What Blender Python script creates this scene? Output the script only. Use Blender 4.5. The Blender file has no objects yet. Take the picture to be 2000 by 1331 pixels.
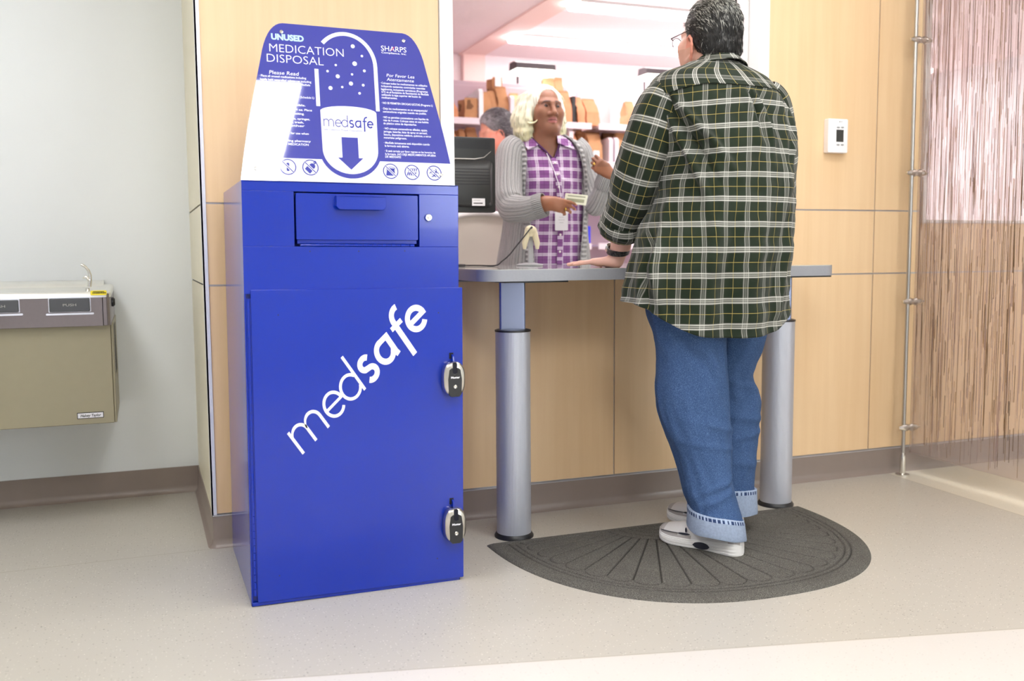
import bpy, bmesh, math, random
import numpy as np
from mathutils import Vector, Matrix, noise as mnoise

random.seed(11)
rng = np.random.default_rng(11)
SC = bpy.context.scene
COL = SC.collection
PI = math.pi

# ---------------------------------------------------------------- camera
# X runs along the panelled wall to the right, Y runs into the room away from
# the camera, Z is up.  The camera stands at the origin, 1 m above the floor.
FPX = 1877.16
YAW, PITCH, ROLL = math.radians(21.096), math.radians(5.311), math.radians(-0.381)
def _cam_rows():
    cy, sy, cp, sp, cr, sr = (math.cos(YAW), math.sin(YAW), math.cos(PITCH),
                              math.sin(PITCH), math.cos(ROLL), math.sin(ROLL))
    B = np.array([[1, 0, 0], [0, 0, -1], [0, 1, 0]], float)
    Ry = np.array([[cy, 0, -sy], [0, 1, 0], [sy, 0, cy]])
    Rp = np.array([[1, 0, 0], [0, cp, -sp], [0, sp, cp]])
    Rr = np.array([[cr, -sr, 0], [sr, cr, 0], [0, 0, 1]])
    return Rr @ Rp @ Ry @ B
CM = _cam_rows()
CP = np.array([0.0, 0.0, 1.0])
cam_data = bpy.data.cameras.new('camera')
cam = bpy.data.objects.new('camera', cam_data)
COL.objects.link(cam)
cam_data.sensor_width = 36.0
cam_data.lens = FPX * 36.0 / 2000.0
cam_data.clip_start = 0.05
cam_data.clip_end = 60
r_, d_, f_ = CM
cam.matrix_world = Matrix(((r_[0], -d_[0], -f_[0], CP[0]), (r_[1], -d_[1], -f_[1], CP[1]),
                           (r_[2], -d_[2], -f_[2], CP[2]), (0, 0, 0, 1)))
cam_data.dof.use_dof = True
cam_data.dof.focus_distance = 3.1
cam_data.dof.aperture_fstop = 2.4
SC.camera = cam
# ---------------------------------------------------------------- view, world
SC.view_settings.view_transform = 'Standard'
SC.view_settings.look = 'None'
SC.view_settings.gamma = 1.0
SC.view_settings.use_curve_mapping = False
SC.view_settings.exposure = -0.34
SC.cycles.max_bounces = 8
SC.cycles.diffuse_bounces = 6
SC.cycles.glossy_bounces = 4
SC.cycles.transmission_bounces = 6
SC.cycles.transparent_max_bounces = 8
SC.cycles.caustics_reflective = False
SC.cycles.caustics_refractive = False
SC.cycles.sample_clamp_indirect = 6.0
wd = bpy.data.worlds.new('world')
SC.world = wd
wd.use_nodes = True
wd.node_tree.nodes['Background'].inputs[0].default_value = (0.9, 0.95, 1.0, 1)
wd.node_tree.nodes['Background'].inputs[1].default_value = 0.35
# strength of the seen, inferred and added lamps (used in the lamp builders below)
TROFFER_W = 10.0       # ceiling panels of the lobby
STRIP_W = 40.0        # ceiling strips of the pharmacy, seen and added
CORNER_W = 22.0       # the panel over the fountain corner
SIGN_W = 32.0         # the panel that the sign mirrors
COUNTER_W = 12.0      # the panel over the customer side of the counter
FILL_W = 11.0          # unseen window added behind the camera for frontal fill
TASK_W = 8.0         # task lamps over the pharmacy shelves

# ---------------------------------------------------------------- measuring helpers
def ray(u, v):
    return CM.T @ np.array([(u - 1000) / FPX, (v - 665.5) / FPX, 1.0])
def on_y(u, v, y):
    d = ray(u, v); return CP + d * ((y - CP[1]) / d[1])
def on_z(u, v, z=0.0):
    d = ray(u, v); return CP + d * ((z - CP[2]) / d[2])
def on_x(u, v, x):
    d = ray(u, v); return CP + d * ((x - CP[0]) / d[0])
def at_depth(u, v, t):
    return CP + ray(u, v) * t
def mpp(P):
    """metres covered by one photo pixel at point P"""
    return float(CM[2] @ (np.asarray(P, float) - CP)) / FPX
E1 = np.array([CM[0][0], CM[0][1], 0]); E1 /= np.linalg.norm(E1)      # level, to the right
E2 = np.array([-E1[1], E1[0], 0])                                     # level, away

# ---------------------------------------------------------------- colour / materials
def lin(c):
    c = c / 255.0
    return c / 12.92 if c <= 0.04045 else ((c + 0.055) / 1.055) ** 2.4
def rgb(r, g, b):
    return (lin(r), lin(g), lin(b), 1.0)
MATS = {}
class NT:
    """small node-tree writer"""
    def __init__(s, name):
        s.m = bpy.data.materials.new(name); s.m.use_nodes = True
        s.t = s.m.node_tree; s.n = s.t.nodes; s.l = s.t.links
        s.bsdf = s.n['Principled BSDF']; s.out = s.n['Material Output']
    def node(s, kind, **kw):
        n = s.n.new(kind)
        for k, v in kw.items(): setattr(n, k, v)
        return n
    def put(s, sock, v):
        if hasattr(v, 'is_output') or isinstance(v, bpy.types.NodeSocket): s.l.new(v, sock)
        else: sock.default_value = v
    def math(s, op, a, b=None, c=None, clamp=False):
        n = s.node('ShaderNodeMath', operation=op); n.use_clamp = clamp
        s.put(n.inputs[0], a)
        if b is not None: s.put(n.inputs[1], b)
        if c is not None: s.put(n.inputs[2], c)
        return n.outputs[0]
    def mix(s, f, a, b):
        n = s.node('ShaderNodeMix', data_type='RGBA')
        s.put(n.inputs[0], f); s.put(n.inputs[6], a); s.put(n.inputs[7], b)
        return n.outputs[2]
    def coord(s, which='Object'):
        return s.node('ShaderNodeTexCoord').outputs[which]
    def mapping(s, vec, scale=(1, 1, 1), loc=(0, 0, 0), rot=(0, 0, 0)):
        n = s.node('ShaderNodeMapping'); s.l.new(vec, n.inputs[0])
        n.inputs['Scale'].default_value = scale; n.inputs['Location'].default_value = loc
        n.inputs['Rotation'].default_value = rot
        return n.outputs[0]
    def noise(s, vec, scale=5, detail=3, rough=0.5):
        n = s.node('ShaderNodeTexNoise'); s.l.new(vec, n.inputs['Vector'])
        n.inputs['Scale'].default_value = scale; n.inputs['Detail'].default_value = detail
        n.inputs['Roughness'].default_value = rough
        return n.outputs['Fac']
    def voronoi(s, vec, scale=5, out='Distance'):
        n = s.node('ShaderNodeTexVoronoi'); s.l.new(vec, n.inputs['Vector'])
        n.inputs['Scale'].default_value = scale
        return n.outputs[out]
    def xyz(s, vec):
        n = s.node('ShaderNodeSeparateXYZ'); s.l.new(vec, n.inputs[0]); return n.outputs
    def ramp(s, f, stops):
        n = s.node('ShaderNodeValToRGB'); s.l.new(f, n.inputs[0])
        e = n.color_ramp.elements
        while len(e) < len(stops): e.new(0.5)
        for i, (p, c) in enumerate(stops):
            e[i].position = p; e[i].color = c
        return n.outputs[0]
    def smooth(s, x, lo, hi):
        n = s.node('ShaderNodeMapRange', interpolation_type='SMOOTHSTEP')
        s.put(n.inputs[0], x); n.inputs[1].default_value = lo; n.inputs[2].default_value = hi
        return n.outputs[0]
    def bump(s, h, strength=0.2, dist=0.01):
        n = s.node('ShaderNodeBump'); s.l.new(h, n.inputs['Height'])
        n.inputs['Strength'].default_value = strength; n.inputs['Distance'].default_value = dist
        s.l.new(n.outputs[0], s.bsdf.inputs['Normal'])
    def set(s, **kw):
        for k, v in kw.items(): s.put(s.bsdf.inputs[k.replace('_', ' ')], v)
        return s

def plain(name, col, rough=0.5, metal=0.0, coat=0.0, var=0.04, scale=40, bump=0.0, spec=None):
    """a procedural material: base colour with a slight mottling"""
    if name in MATS: return MATS[name]
    t = NT(name); v = t.coord()
    n = t.noise(v, scale, 3)
    dark = tuple(c * (1 - var) for c in col[:3]) + (1,)
    lite = tuple(min(1, c * (1 + var)) for c in col[:3]) + (1,)
    t.set(Base_Color=t.mix(n, dark, lite), Roughness=rough, Metallic=metal, Coat_Weight=coat)
    t.bsdf.inputs['Coat Roughness'].default_value = 0.05
    if spec is not None: t.bsdf.inputs['Specular IOR Level'].default_value = spec
    if bump: t.bump(n, bump, 0.002)
    MATS[name] = t.m
    return t.m
def glow(name, col, strength):
    if name in MATS: return MATS[name]
    t = NT(name)
    t.set(Base_Color=col, Emission_Color=col, Emission_Strength=strength, Roughness=0.5)
    MATS[name] = t.m
    return t.m

# ---------------------------------------------------------------- object helpers
WORLD = {}
def link(o, parent=None):
    COL.objects.link(o)
    if parent is not None:
        o.parent = parent
        o.matrix_parent_inverse = WORLD.get(parent.name, Matrix()).inverted()
def tag(o, label=None, cat=None, group=None, kind=None):
    if label: o['label'] = label
    if cat: o['category'] = cat
    if group: o['group'] = group
    if kind: o['kind'] = kind
    return o
def thing(name, loc, label, cat, group=None):
    o = bpy.data.objects.new(name, None)
    o.empty_display_size = 0.1
    o.location = Vector([float(x) for x in loc])
    COL.objects.link(o)
    WORLD[o.name] = Matrix.Translation(o.location)
    return tag(o, label, cat, group)
class MB:
    """collects shapes, builds ONE mesh object"""
    def __init__(s): s.v = []; s.f = []; s.m = []; s.uv = []
    def add(s, verts, faces, mi=0, uvs=None):
        b = len(s.v)
        s.v += [tuple(float(q) for q in p) for p in verts]
        s.f += [tuple(b + i for i in f) for f in faces]
        s.m += [mi] * len(faces)
        if uvs is None: uvs = [(0, 0)] * len(verts)
        s.uv += [tuple(map(float, q)) for q in uvs]
        return s
    def box(s, a, b, mi=0):
        x0, y0, z0 = a; x1, y1, z1 = b
        return s.add([(x0, y0, z0), (x1, y0, z0), (x1, y1, z0), (x0, y1, z0), (x0, y0, z1), (x1, y0, z1), (x1, y1, z1), (x0, y1, z1)],
                     [(0, 3, 2, 1), (4, 5, 6, 7), (0, 1, 5, 4), (1, 2, 6, 5), (2, 3, 7, 6), (3, 0, 4, 7)], mi)
    def prism(s, poly, axis, lo, hi, mi=0):
        """extrude a 2-D outline; axis 'y': poly is (x,z); 'z': (x,y); 'x': (y,z)"""
        n = len(poly)
        def P(p, h): return {'y': (p[0], h, p[1]), 'z': (p[0], p[1], h), 'x': (h, p[0], p[1])}[axis]
        vs = [P(p, lo) for p in poly] + [P(p, hi) for p in poly]
        a = sum(poly[i][0] * poly[(i + 1) % n][1] - poly[(i + 1) % n][0] * poly[i][1] for i in range(n))
        sides = [(i, (i + 1) % n, n + (i + 1) % n, n + i) for i in range(n)]
        fs = [tuple(range(n))[::-1], tuple(range(n, 2 * n))] + sides
        flip = (a < 0) != (axis == 'y')
        if flip: fs = [f[::-1] for f in fs]
        return s.add(vs, fs, mi)
    def tube(s, pts, radii, n=12, mi=0, caps=True, flat=None, up=(0, 0, 1)):
        pts = [np.asarray(p, float) for p in pts]
        if not hasattr(radii, '__len__'): radii = [radii] * len(pts)
        rings = []; prev = None
        for i, p in enumerate(pts):
            t = pts[min(i + 1, len(pts) - 1)] - pts[max(i - 1, 0)]
            t /= np.linalg.norm(t) + 1e-12
            if prev is None:
                a = np.cross(t, up)
                if np.linalg.norm(a) < 1e-3: a = np.cross(t, (1, 0, 0))
            else: a = prev - t * (prev @ t)
            a /= np.linalg.norm(a); prev = a
            b = np.cross(t, a)
            k = 1.0 if flat is None else flat
            rings.append([p + radii[i] * (math.cos(q) * a + k * math.sin(q) * b) for q in np.linspace(0, 2 * PI, n, endpoint=False)])
        return s.loft(rings, mi, caps)
    def loft(s, rings, mi=0, caps=True, closed=True, uvf=None):
        n = len(rings[0]); vs = [p for r in rings for p in r]; fs = []
        for i in range(len(rings) - 1):
            for j in range(n if closed else n - 1):
                k = (j + 1) % n
                fs.append((i * n + j, i * n + k, (i + 1) * n + k, (i + 1) * n + j))
        if caps:
            fs.append(tuple(range(n))[::-1]); b = (len(rings) - 1) * n
            fs.append(tuple(range(b, b + n)))
        uvs = None
        if uvf: uvs = [uvf(i, j) for i in range(len(rings)) for j in range(n)]
        return s.add(vs, fs, mi, uvs)
    def lathe(s, prof, c, n=24, mi=0, axis='z'):
        """profile of (radius, height) about an axis through c"""
        rings = []
        for r, h in prof:
            ring = []
            for q in np.linspace(0, 2 * PI, n, endpoint=False):
                x, y = r * math.cos(q), r * math.sin(q)
                ring.append({'z': (c[0] + x, c[1] + y, c[2] + h), 'y': (c[0] + x, c[1] + h, c[2] - y), 'x': (c[0] + h, c[1] + x, c[2] + y)}[axis])
            rings.append(ring)
        return s.loft(rings, mi)
    def ball(s, c, r, n=12, m=8, mi=0):
        r = np.ones(3) * r
        prof = []
        rings = []
        for i in range(m + 1):
            ph = -PI / 2 + PI * i / m
            rr = max(math.cos(ph), 1e-3)
            rings.append([(c[0] + r[0] * rr * math.cos(q), c[1] + r[1] * rr * math.sin(q), c[2] + r[2] * math.sin(ph)) for q in np.linspace(0, 2 * PI, n, endpoint=False)])
        return s.loft(rings, mi)
    def build(s, name, mats, parent=None, smooth=35, bevel=0, seg=2, fixn=False, recenter=True):
        me = bpy.data.meshes.new(name)
        off = np.zeros(3)
        v = np.array(s.v, float)
        if parent is None and recenter and len(v):
            lo, hi = v.min(0), v.max(0)
            off = np.array([(lo[0] + hi[0]) / 2, (lo[1] + hi[1]) / 2, lo[2]])
        me.from_pydata([tuple(p) for p in (v - off)], [], s.f)
        if not isinstance(mats, (list, tuple)): mats = [mats]
        for m in mats: me.materials.append(m)
        me.polygons.foreach_set('material_index', s.m)
        if any(q != (0, 0) for q in s.uv):
            ul = me.uv_layers.new(name='UVMap')
            idx = np.empty(len(me.loops), np.int32); me.loops.foreach_get('vertex_index', idx)
            ul.data.foreach_set('uv', np.array(s.uv, np.float32)[idx].ravel())
        me.update()
        if fixn:
            bm = bmesh.new(); bm.from_mesh(me)
            bmesh.ops.recalc_face_normals(bm, faces=bm.faces)
            bm.to_mesh(me); bm.free()
        if smooth is not None:
            me.shade_smooth()
            if smooth < 180: me.set_sharp_from_angle(angle=math.radians(smooth))
        o = bpy.data.objects.new(name, me)
        o.location = tuple(off)
        link(o, parent)
        if parent is None: WORLD[o.name] = Matrix.Translation(o.location)
        if bevel:
            b = o.modifiers.new('bevel', 'BEVEL'); b.width = bevel; b.segments = seg
            b.limit_method = 'ANGLE'; b.angle_limit = math.radians(40); b.harden_normals = True
        return o
def part(name, mat, parent, fn, **kw):
    m = MB(); fn(m); return m.build(name, mat, parent, **kw)
def structure(name, mb, mat, **kw):
    o = mb.build(name, mat, None, recenter=False, **kw); o['kind'] = 'structure'; return o
def copy_tree(o, parent=None):
    c = o.copy(); COL.objects.link(c)
    if parent is not None: c.parent = parent
    for ch in list(o.children): copy_tree(ch, c)
    return c
def rrect(x0, z0, x1, z1, r, n=5):
    """outline of a rounded rectangle"""
    out = []
    for cx, cz, a in ((x1 - r, z1 - r, 0), (x0 + r, z1 - r, 90), (x0 + r, z0 + r, 180), (x1 - r, z0 + r, 270)):
        for k in range(n + 1):
            q = math.radians(a + 90 * k / n); out.append((cx + r * math.cos(q), cz + r * math.sin(q)))
    return out
def text_mesh(txt, size, place, bold=0.0, thick=0.0006, align='LEFT', sx=1.0, shear=0.0, spacing=1.0, line=1.0):
    """lettering turned into mesh; place maps (x, y, h) of the text plane to the world"""
    cu = bpy.data.curves.new('t', 'FONT')
    cu.body = txt; cu.size = size; cu.align_x = align; cu.offset = bold; cu.shear = shear
    cu.space_character = spacing; cu.space_line = line; cu.resolution_u = 3
    o = bpy.data.objects.new('t', cu); COL.objects.link(o)
    me = bpy.data.meshes.new_from_object(o.evaluated_get(bpy.context.evaluated_depsgraph_get()))
    vs = [place(v.co.x * sx, v.co.y, thick) for v in me.vertices]
    fs = [tuple(p.vertices) for p in me.polygons]
    bpy.data.objects.remove(o); bpy.data.curves.remove(cu); bpy.data.meshes.remove(me)
    return vs, fs
def stroke(m, pts, w, place, h=0.0006, mi=0, closed=False):
    """flat ribbon of width w along a polyline in a text plane, butt ends"""
    p = [np.array(pts[0], float)]
    keepw = [w[0]] if hasattr(w, '__len__') else None
    for i_, q in enumerate(pts[1:], 1):
        if np.hypot(*(np.array(q, float) - p[-1])) > 1e-6:
            p.append(np.array(q, float))
            if keepw is not None: keepw.append(w[i_])
    if keepw is not None: w = keepw
    n = len(p); L = []; R_ = []
    for i in range(n):
        if closed: t = p[(i + 1) % n] - p[i - 1]
        else: t = p[min(i + 1, n - 1)] - p[max(i - 1, 0)]
        t /= np.linalg.norm(t) + 1e-12
        nn = np.array([-t[1], t[0]])
        k = 1.0
        if 0 < i < n - 1 or closed:
            t1 = p[i] - p[i - 1]; t1 /= np.linalg.norm(t1) + 1e-12
            k = 1 / max(0.5, abs(t1 @ t))
        ww = w[i] if hasattr(w, '__len__') else w
        L.append(p[i] + nn * ww / 2 * k); R_.append(p[i] - nn * ww / 2 * k)
    vs = [place(q[0], q[1], h) for q in R_] + [place(q[0], q[1], h) for q in L]
    fs = [(i, i + 1, n + i + 1, n + i) for i in range(n - 1)]
    if closed: fs.append((n - 1, 0, n, 2 * n - 1))
    m.add(vs, fs, mi)
def arc(cx, cy, rx, ry, a0, a1, n=18):
    return [(cx + rx * math.cos(math.radians(a)), cy + ry * math.sin(math.radians(a))) for a in np.linspace(a0, a1, n)]
def disc(m, c, rx, place, h=0.0006, mi=0, ry=None, n=20):
    pts = arc(c[0], c[1], rx, ry or rx, 0, 360, n + 1)[:-1]
    m.add([place(x, y, h) for x, y in pts], [tuple(range(n))], mi)
def fill(m, pts, place, h=0.0006, mi=0):
    m.add([place(x, y, h) for x, y in pts], [tuple(range(len(pts)))], mi)

# ---------------------------------------------------------------- implicit solids
class Solid:
    """signed-distance grid: round cones and ellipsoids blended, then meshed"""
    def __init__(s, lo, hi, h):
        s.lo = np.array(lo, float); s.h = h
        s.n = np.ceil((np.array(hi, float) - s.lo) / h).astype(int) + 1
        s.d = np.full(s.n, 0.5, np.float32)
    def _sub(s, lo, hi):
        i0 = np.maximum(np.floor((lo - s.lo) / s.h).astype(int), 0)
        i1 = np.minimum(np.ceil((hi - s.lo) / s.h).astype(int) + 1, s.n)
        if (i1 <= i0).any(): return None
        ax = [(s.lo[k] + s.h * np.arange(i0[k], i1[k])).astype(np.float32) for k in range(3)]
        return tuple(slice(i0[k], i1[k]) for k in range(3)), np.meshgrid(*ax, indexing='ij', sparse=True)
    def _blend(s, sl, dn, k, op):
        a = s.d[sl]
        if op == 'add':
            hh = np.maximum(k - np.abs(a - dn), 0) / k
            s.d[sl] = np.minimum(a, dn) - hh * hh * k * 0.25
        else:
            dn = -dn
            hh = np.maximum(k - np.abs(a - dn), 0) / k
            s.d[sl] = np.maximum(a, dn) + hh * hh * k * 0.25
    def cone(s, a, b, ra, rb, k=0.02, op='add'):
        a = np.asarray(a, float); b = np.asarray(b, float); m = max(ra, rb) + k + 4 * s.h
        q = s._sub(np.minimum(a, b) - m, np.maximum(a, b) + m)
        if q is None: return s
        sl, (X, Y, Z) = q
        d = b - a; L2 = d @ d + 1e-12
        t = np.clip(((X - a[0]) * d[0] + (Y - a[1]) * d[1] + (Z - a[2]) * d[2]) / L2, 0, 1)
        dn = np.sqrt((X - a[0] - t * d[0]) ** 2 + (Y - a[1] - t * d[1]) ** 2 + (Z - a[2] - t * d[2]) ** 2) - (ra + (rb - ra) * t)
        s._blend(sl, dn, k, op); return s
    def chain(s, pts, rs, k=0.02):
        for i in range(len(pts) - 1): s.cone(pts[i], pts[i + 1], rs[i], rs[i + 1], k)
        return s
    def ell(s, c, r, axes=None, k=0.02, op='add'):
        c = np.asarray(c, float); r = np.ones(3) * np.asarray(r, float)
        A = np.eye(3) if axes is None else np.asarray(axes, float)
        m = r.max() + k + 4 * s.h
        q = s._sub(c - m, c + m)
        if q is None: return s
        sl, (X, Y, Z) = q
        p = [(X - c[0]) * A[i][0] + (Y - c[1]) * A[i][1] + (Z - c[2]) * A[i][2] for i in range(3)]
        k0 = np.sqrt((p[0] / r[0]) ** 2 + (p[1] / r[1]) ** 2 + (p[2] / r[2]) ** 2)
        k1 = np.sqrt((p[0] / r[0] ** 2) ** 2 + (p[1] / r[1] ** 2) ** 2 + (p[2] / r[2] ** 2) ** 2) + 1e-9
        s._blend(sl, (k0 * (k0 - 1) / k1).astype(np.float32), k, op); return s
    def mesh(s):
        d = s.d; ins = d < 0
        c = ins[:-1, :-1, :-1].astype(np.int8)
        tot = np.zeros(np.array(d.shape) - 1, np.int8)
        for dx in (0, 1):
            for dy in (0, 1):
                for dz in (0, 1):
                    tot += ins[dx:d.shape[0] - 1 + dx, dy:d.shape[1] - 1 + dy, dz:d.shape[2] - 1 + dz]
        I, J, K = np.nonzero((tot > 0) & (tot < 8))
        acc = np.zeros((len(I), 3)); cnt = np.zeros(len(I))
        cor = [(x, y, z) for x in (0, 1) for y in (0, 1) for z in (0, 1)]
        for a in cor:
            for ax in range(3):
                if a[ax]: continue
                b = list(a); b[ax] = 1
                va = d[I + a[0], J + a[1], K + a[2]].astype(float); vb = d[I + b[0], J + b[1], K + b[2]].astype(float)
                mk = (va < 0) != (vb < 0)
                t = np.where(mk, va / (va - vb + 1e-20), 0)
                p = np.tile(np.array(a, float), (len(I), 1)); p[:, ax] += t
                acc[mk] += p[mk]; cnt[mk] += 1
        V = (np.stack([I, J, K], 1) + acc / cnt[:, None]) * s.h + s.lo
        idx = np.full(tot.shape, -1, np.int32); idx[I, J, K] = np.arange(len(I))
        F = []
        for ax in range(3):
            lo_ = [slice(None)] * 3; hi_ = [slice(None)] * 3
            lo_[ax] = slice(0, -1); hi_[ax] = slice(1, None)
            e = ins[tuple(lo_)] != ins[tuple(hi_)]
            P = np.stack(np.nonzero(e), 1)
            o1, o2 = [k for k in range(3) if k != ax]
            P = P[(P[:, o1] > 0) & (P[:, o2] > 0) & (P[:, o1] < d.shape[o1] - 1) & (P[:, o2] < d.shape[o2] - 1)]
            q = []
            for s1, s2 in ((-1, -1), (0, -1), (0, 0), (-1, 0)):
                Q = P.copy(); Q[:, o1] += s1; Q[:, o2] += s2
                q.append(idx[Q[:, 0], Q[:, 1], Q[:, 2]])
            q = np.stack(q, 1)
            inn = ins[P[:, 0], P[:, 1], P[:, 2]]
            fl = inn if ax != 1 else ~inn
            q[~fl] = q[~fl][:, ::-1]
            F.append(q)
        F = np.concatenate(F); F = F[(F >= 0).all(1)]
        return V, F
    def build(s, name, mat, parent=None, colour=None, jitter=None, relax=1):
        V, F = s.mesh()
        for _ in range(relax):
            A = np.zeros_like(V); n = np.zeros(len(V))
            for a in range(4):
                b = (a + 1) % 4
                np.add.at(A, F[:, a], V[F[:, b]]); np.add.at(n, F[:, a], 1)
                np.add.at(A, F[:, b], V[F[:, a]]); np.add.at(n, F[:, b], 1)
            V = 0.5 * V + 0.5 * A / n[:, None]
        if jitter is not None: V = jitter(V)
        me = bpy.data.meshes.new(name)
        me.vertices.add(len(V)); me.vertices.foreach_set('co', V.astype(np.float32).ravel())
        me.loops.add(F.size); me.loops.foreach_set('vertex_index', F.astype(np.int32).ravel())
        me.polygons.add(len(F)); me.polygons.foreach_set('loop_start', np.arange(0, F.size, 4, dtype=np.int32))
        me.update(calc_edges=True); me.validate()
        me.materials.append(mat)
        if colour is not None:
            at = me.attributes.new('Col', 'FLOAT_COLOR', 'POINT')
            c = np.ones((len(V), 4), np.float32); c[:, :3] = colour(V)
            at.data.foreach_set('color', c.ravel())
        me.shade_smooth()
        o = bpy.data.objects.new(name, me); link(o, parent)
        return o
# ================================================================ setting: materials
YW = 3.352          # face of the panelled wall
YL = 4.207          # face of the white wall on the left
XC = 0.2            # outer corner of the panelled wall
ZC = 2.7            # lobby ceiling
ZP = 2.475          # pharmacy ceiling
YB = 7.0            # back wall of the pharmacy

def mat_floor():
    t = NT('speckled_sheet_floor'); p = t.node('ShaderNodeNewGeometry').outputs['Position']
    X, Y, Z = t.xyz(p)
    # inlaid lighter borders: in front of a slanted seam, and beside the screen
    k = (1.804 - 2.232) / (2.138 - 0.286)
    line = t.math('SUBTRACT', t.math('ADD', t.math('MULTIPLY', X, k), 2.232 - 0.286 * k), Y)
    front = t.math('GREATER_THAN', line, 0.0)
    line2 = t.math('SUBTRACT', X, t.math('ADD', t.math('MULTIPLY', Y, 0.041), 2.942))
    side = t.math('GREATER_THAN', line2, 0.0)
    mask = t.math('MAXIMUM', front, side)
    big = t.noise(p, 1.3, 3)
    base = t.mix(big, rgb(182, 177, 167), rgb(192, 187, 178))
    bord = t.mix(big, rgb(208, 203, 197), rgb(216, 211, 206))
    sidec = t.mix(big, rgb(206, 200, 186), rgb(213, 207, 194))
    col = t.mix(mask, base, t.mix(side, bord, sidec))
    # flecks: dark, brown and white chips
    q = t.mapping(p, scale=(1.0, 1.7, 1.0))
    for sc, thr, cr, c, f in ((95, 0.20, 0.80, rgb(98, 92, 84), 0.85), (120, 0.20, 0.80, rgb(246, 242, 232), 0.8), (60, 0.11, 0.88, rgb(112, 98, 84), 0.75)):
        v = t.node('ShaderNodeTexVoronoi'); t.l.new(t.mapping(q, loc=(sc, sc * 0.3, 0)), v.inputs['Vector']); v.inputs['Scale'].default_value = sc
        cell = t.math('GREATER_THAN', t.xyz(v.outputs['Color'])[0], cr)
        near = t.math('LESS_THAN', v.outputs['Distance'], thr)
        fl = t.math('MULTIPLY', t.math('MULTIPLY', cell, near), f)
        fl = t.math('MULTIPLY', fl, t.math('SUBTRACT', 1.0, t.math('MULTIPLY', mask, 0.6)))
        col = t.mix(fl, col, c)
    # welded seams
    s1 = t.math('LESS_THAN', t.math('ABSOLUTE', t.math('SUBTRACT', Y, 3.338)), 0.0022)
    s1 = t.math('MULTIPLY', s1, t.math('LESS_THAN', X, 0.19))
    s2 = t.math('LESS_THAN', t.math('ABSOLUTE', line), 0.0025)
    s3 = t.math('LESS_THAN', t.math('ABSOLUTE', line2), 0.0025)
    seam = t.math('MAXIMUM', s1, t.math('MAXIMUM', s2, s3))
    col = t.mix(t.math('MULTIPLY', seam, 0.55), col, rgb(150, 140, 118))
    t.set(Base_Color=col, Roughness=t.math('ADD', t.math('MULTIPLY', big, 0.12), 0.3))
    t.bsdf.inputs['Specular IOR Level'].default_value = 0.4
    t.bump(t.noise(p, 220, 2), 0.05, 0.001)
    return t.m
def mat_wood(name, a, b, rough=0.35):
    t = NT(name); p = t.node('ShaderNodeNewGeometry').outputs['Position']
    g = t.noise(t.mapping(p, scale=(26, 26, 1.1)), 1.0, 5, 0.6)
    cl = t.noise(t.mapping(p, scale=(3, 3, 1.4)), 1.0, 3)
    f = t.math('ADD', t.math('MULTIPLY', g, 0.55), t.math('MULTIPLY', cl, 0.45))
    col = t.ramp(f, [(0.32, a), (0.68, b)])
    kn = t.smooth(t.voronoi(t.mapping(p, scale=(2.2, 2.2, 1.0)), 2.2), 0.035, 0.0)
    col = t.mix(t.math('MULTIPLY', kn, 0.25), col, rgb(150, 112, 74))
    t.set(Base_Color=col, Roughness=rough); t.bump(g, 0.03, 0.001)
    return t.m
M_FLOOR = mat_floor()
M_MAPLE = mat_wood('maple_laminate', rgb(229, 194, 149), rgb(239, 208, 166))
M_MAPLE_END = plain('cream_laminate', rgb(240, 232, 206), 0.4, scale=6)
M_WHITE = plain('white_wall_paint', rgb(231, 235, 237), 0.6, scale=3, var=0.015)
M_CEIL = plain('white_ceiling_tile', rgb(238, 236, 230), 0.8, scale=90, var=0.03)
M_PINK = plain('pink_cast_paint', rgb(248, 237, 239), 0.6, scale=3, var=0.02)  # pink cast of the pharmacy lamps put into the wall colour
M_BEAM = plain('salmon_paint', rgb(246, 218, 210), 0.6, scale=3, var=0.02)
M_BASE = plain('taupe_rubber_base', rgb(140, 126, 118), 0.32, scale=20, var=0.05)
M_JOINT = plain('grey_metal_joint', rgb(196, 194, 198), 0.35, 0.6, scale=30)
M_TRIM = plain('pale_metal_corner', rgb(228, 230, 242), 0.4, 0.1, scale=20)
M_FRAME = plain('white_painted_metal', rgb(243, 243, 241), 0.4, scale=20, var=0.01)
M_DARK = plain('dark_gasket', rgb(52, 50, 50), 0.6)

# ================================================================ setting: geometry
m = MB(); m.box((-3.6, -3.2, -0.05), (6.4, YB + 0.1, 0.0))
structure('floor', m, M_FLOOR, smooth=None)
m = MB(); m.box((-3.6, -3.2, ZC), (6.4, YW + 0.14, ZC + 0.05)); m.box((-3.6, YW + 0.14, ZC), (XC + 0.12, YL + 0.1, ZC + 0.05))
structure('ceiling', m, M_CEIL, smooth=None)
m = MB(); m.box((-3.6, YL, 0), (XC + 0.1, YL + 0.1, ZC))
structure('wall_left', m, M_WHITE, smooth=None)
m = MB(); m.box((-3.7, -3.2, 0), (-3.6, YL + 0.1, ZC))
structure('wall_side', m, M_WHITE, smooth=None)
WF = (2.4, 5.2, 1.22, 2.45)      # unseen window added as fill light, placed by the bin's highlight
m = MB(); m.box((-3.6, -3.3, 0), (WF[0], -3.2, ZC)); m.box((WF[1], -3.3, 0), (6.4, -3.2, ZC)); m.box((WF[0], -3.3, 0), (WF[1], -3.2, WF[2])); m.box((WF[0], -3.3, WF[3]), (WF[1], -3.2, ZC))
structure('wall_front', m, M_WHITE, smooth=None)
m = MB()
for q in np.linspace(WF[0], WF[1], 4): m.box((q - 0.025, -3.29, WF[2]), (q + 0.025, -3.2, WF[3]), 0)
m.box((WF[0], -3.28, WF[2]), (WF[1], -3.27, WF[3]), 1)
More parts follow.
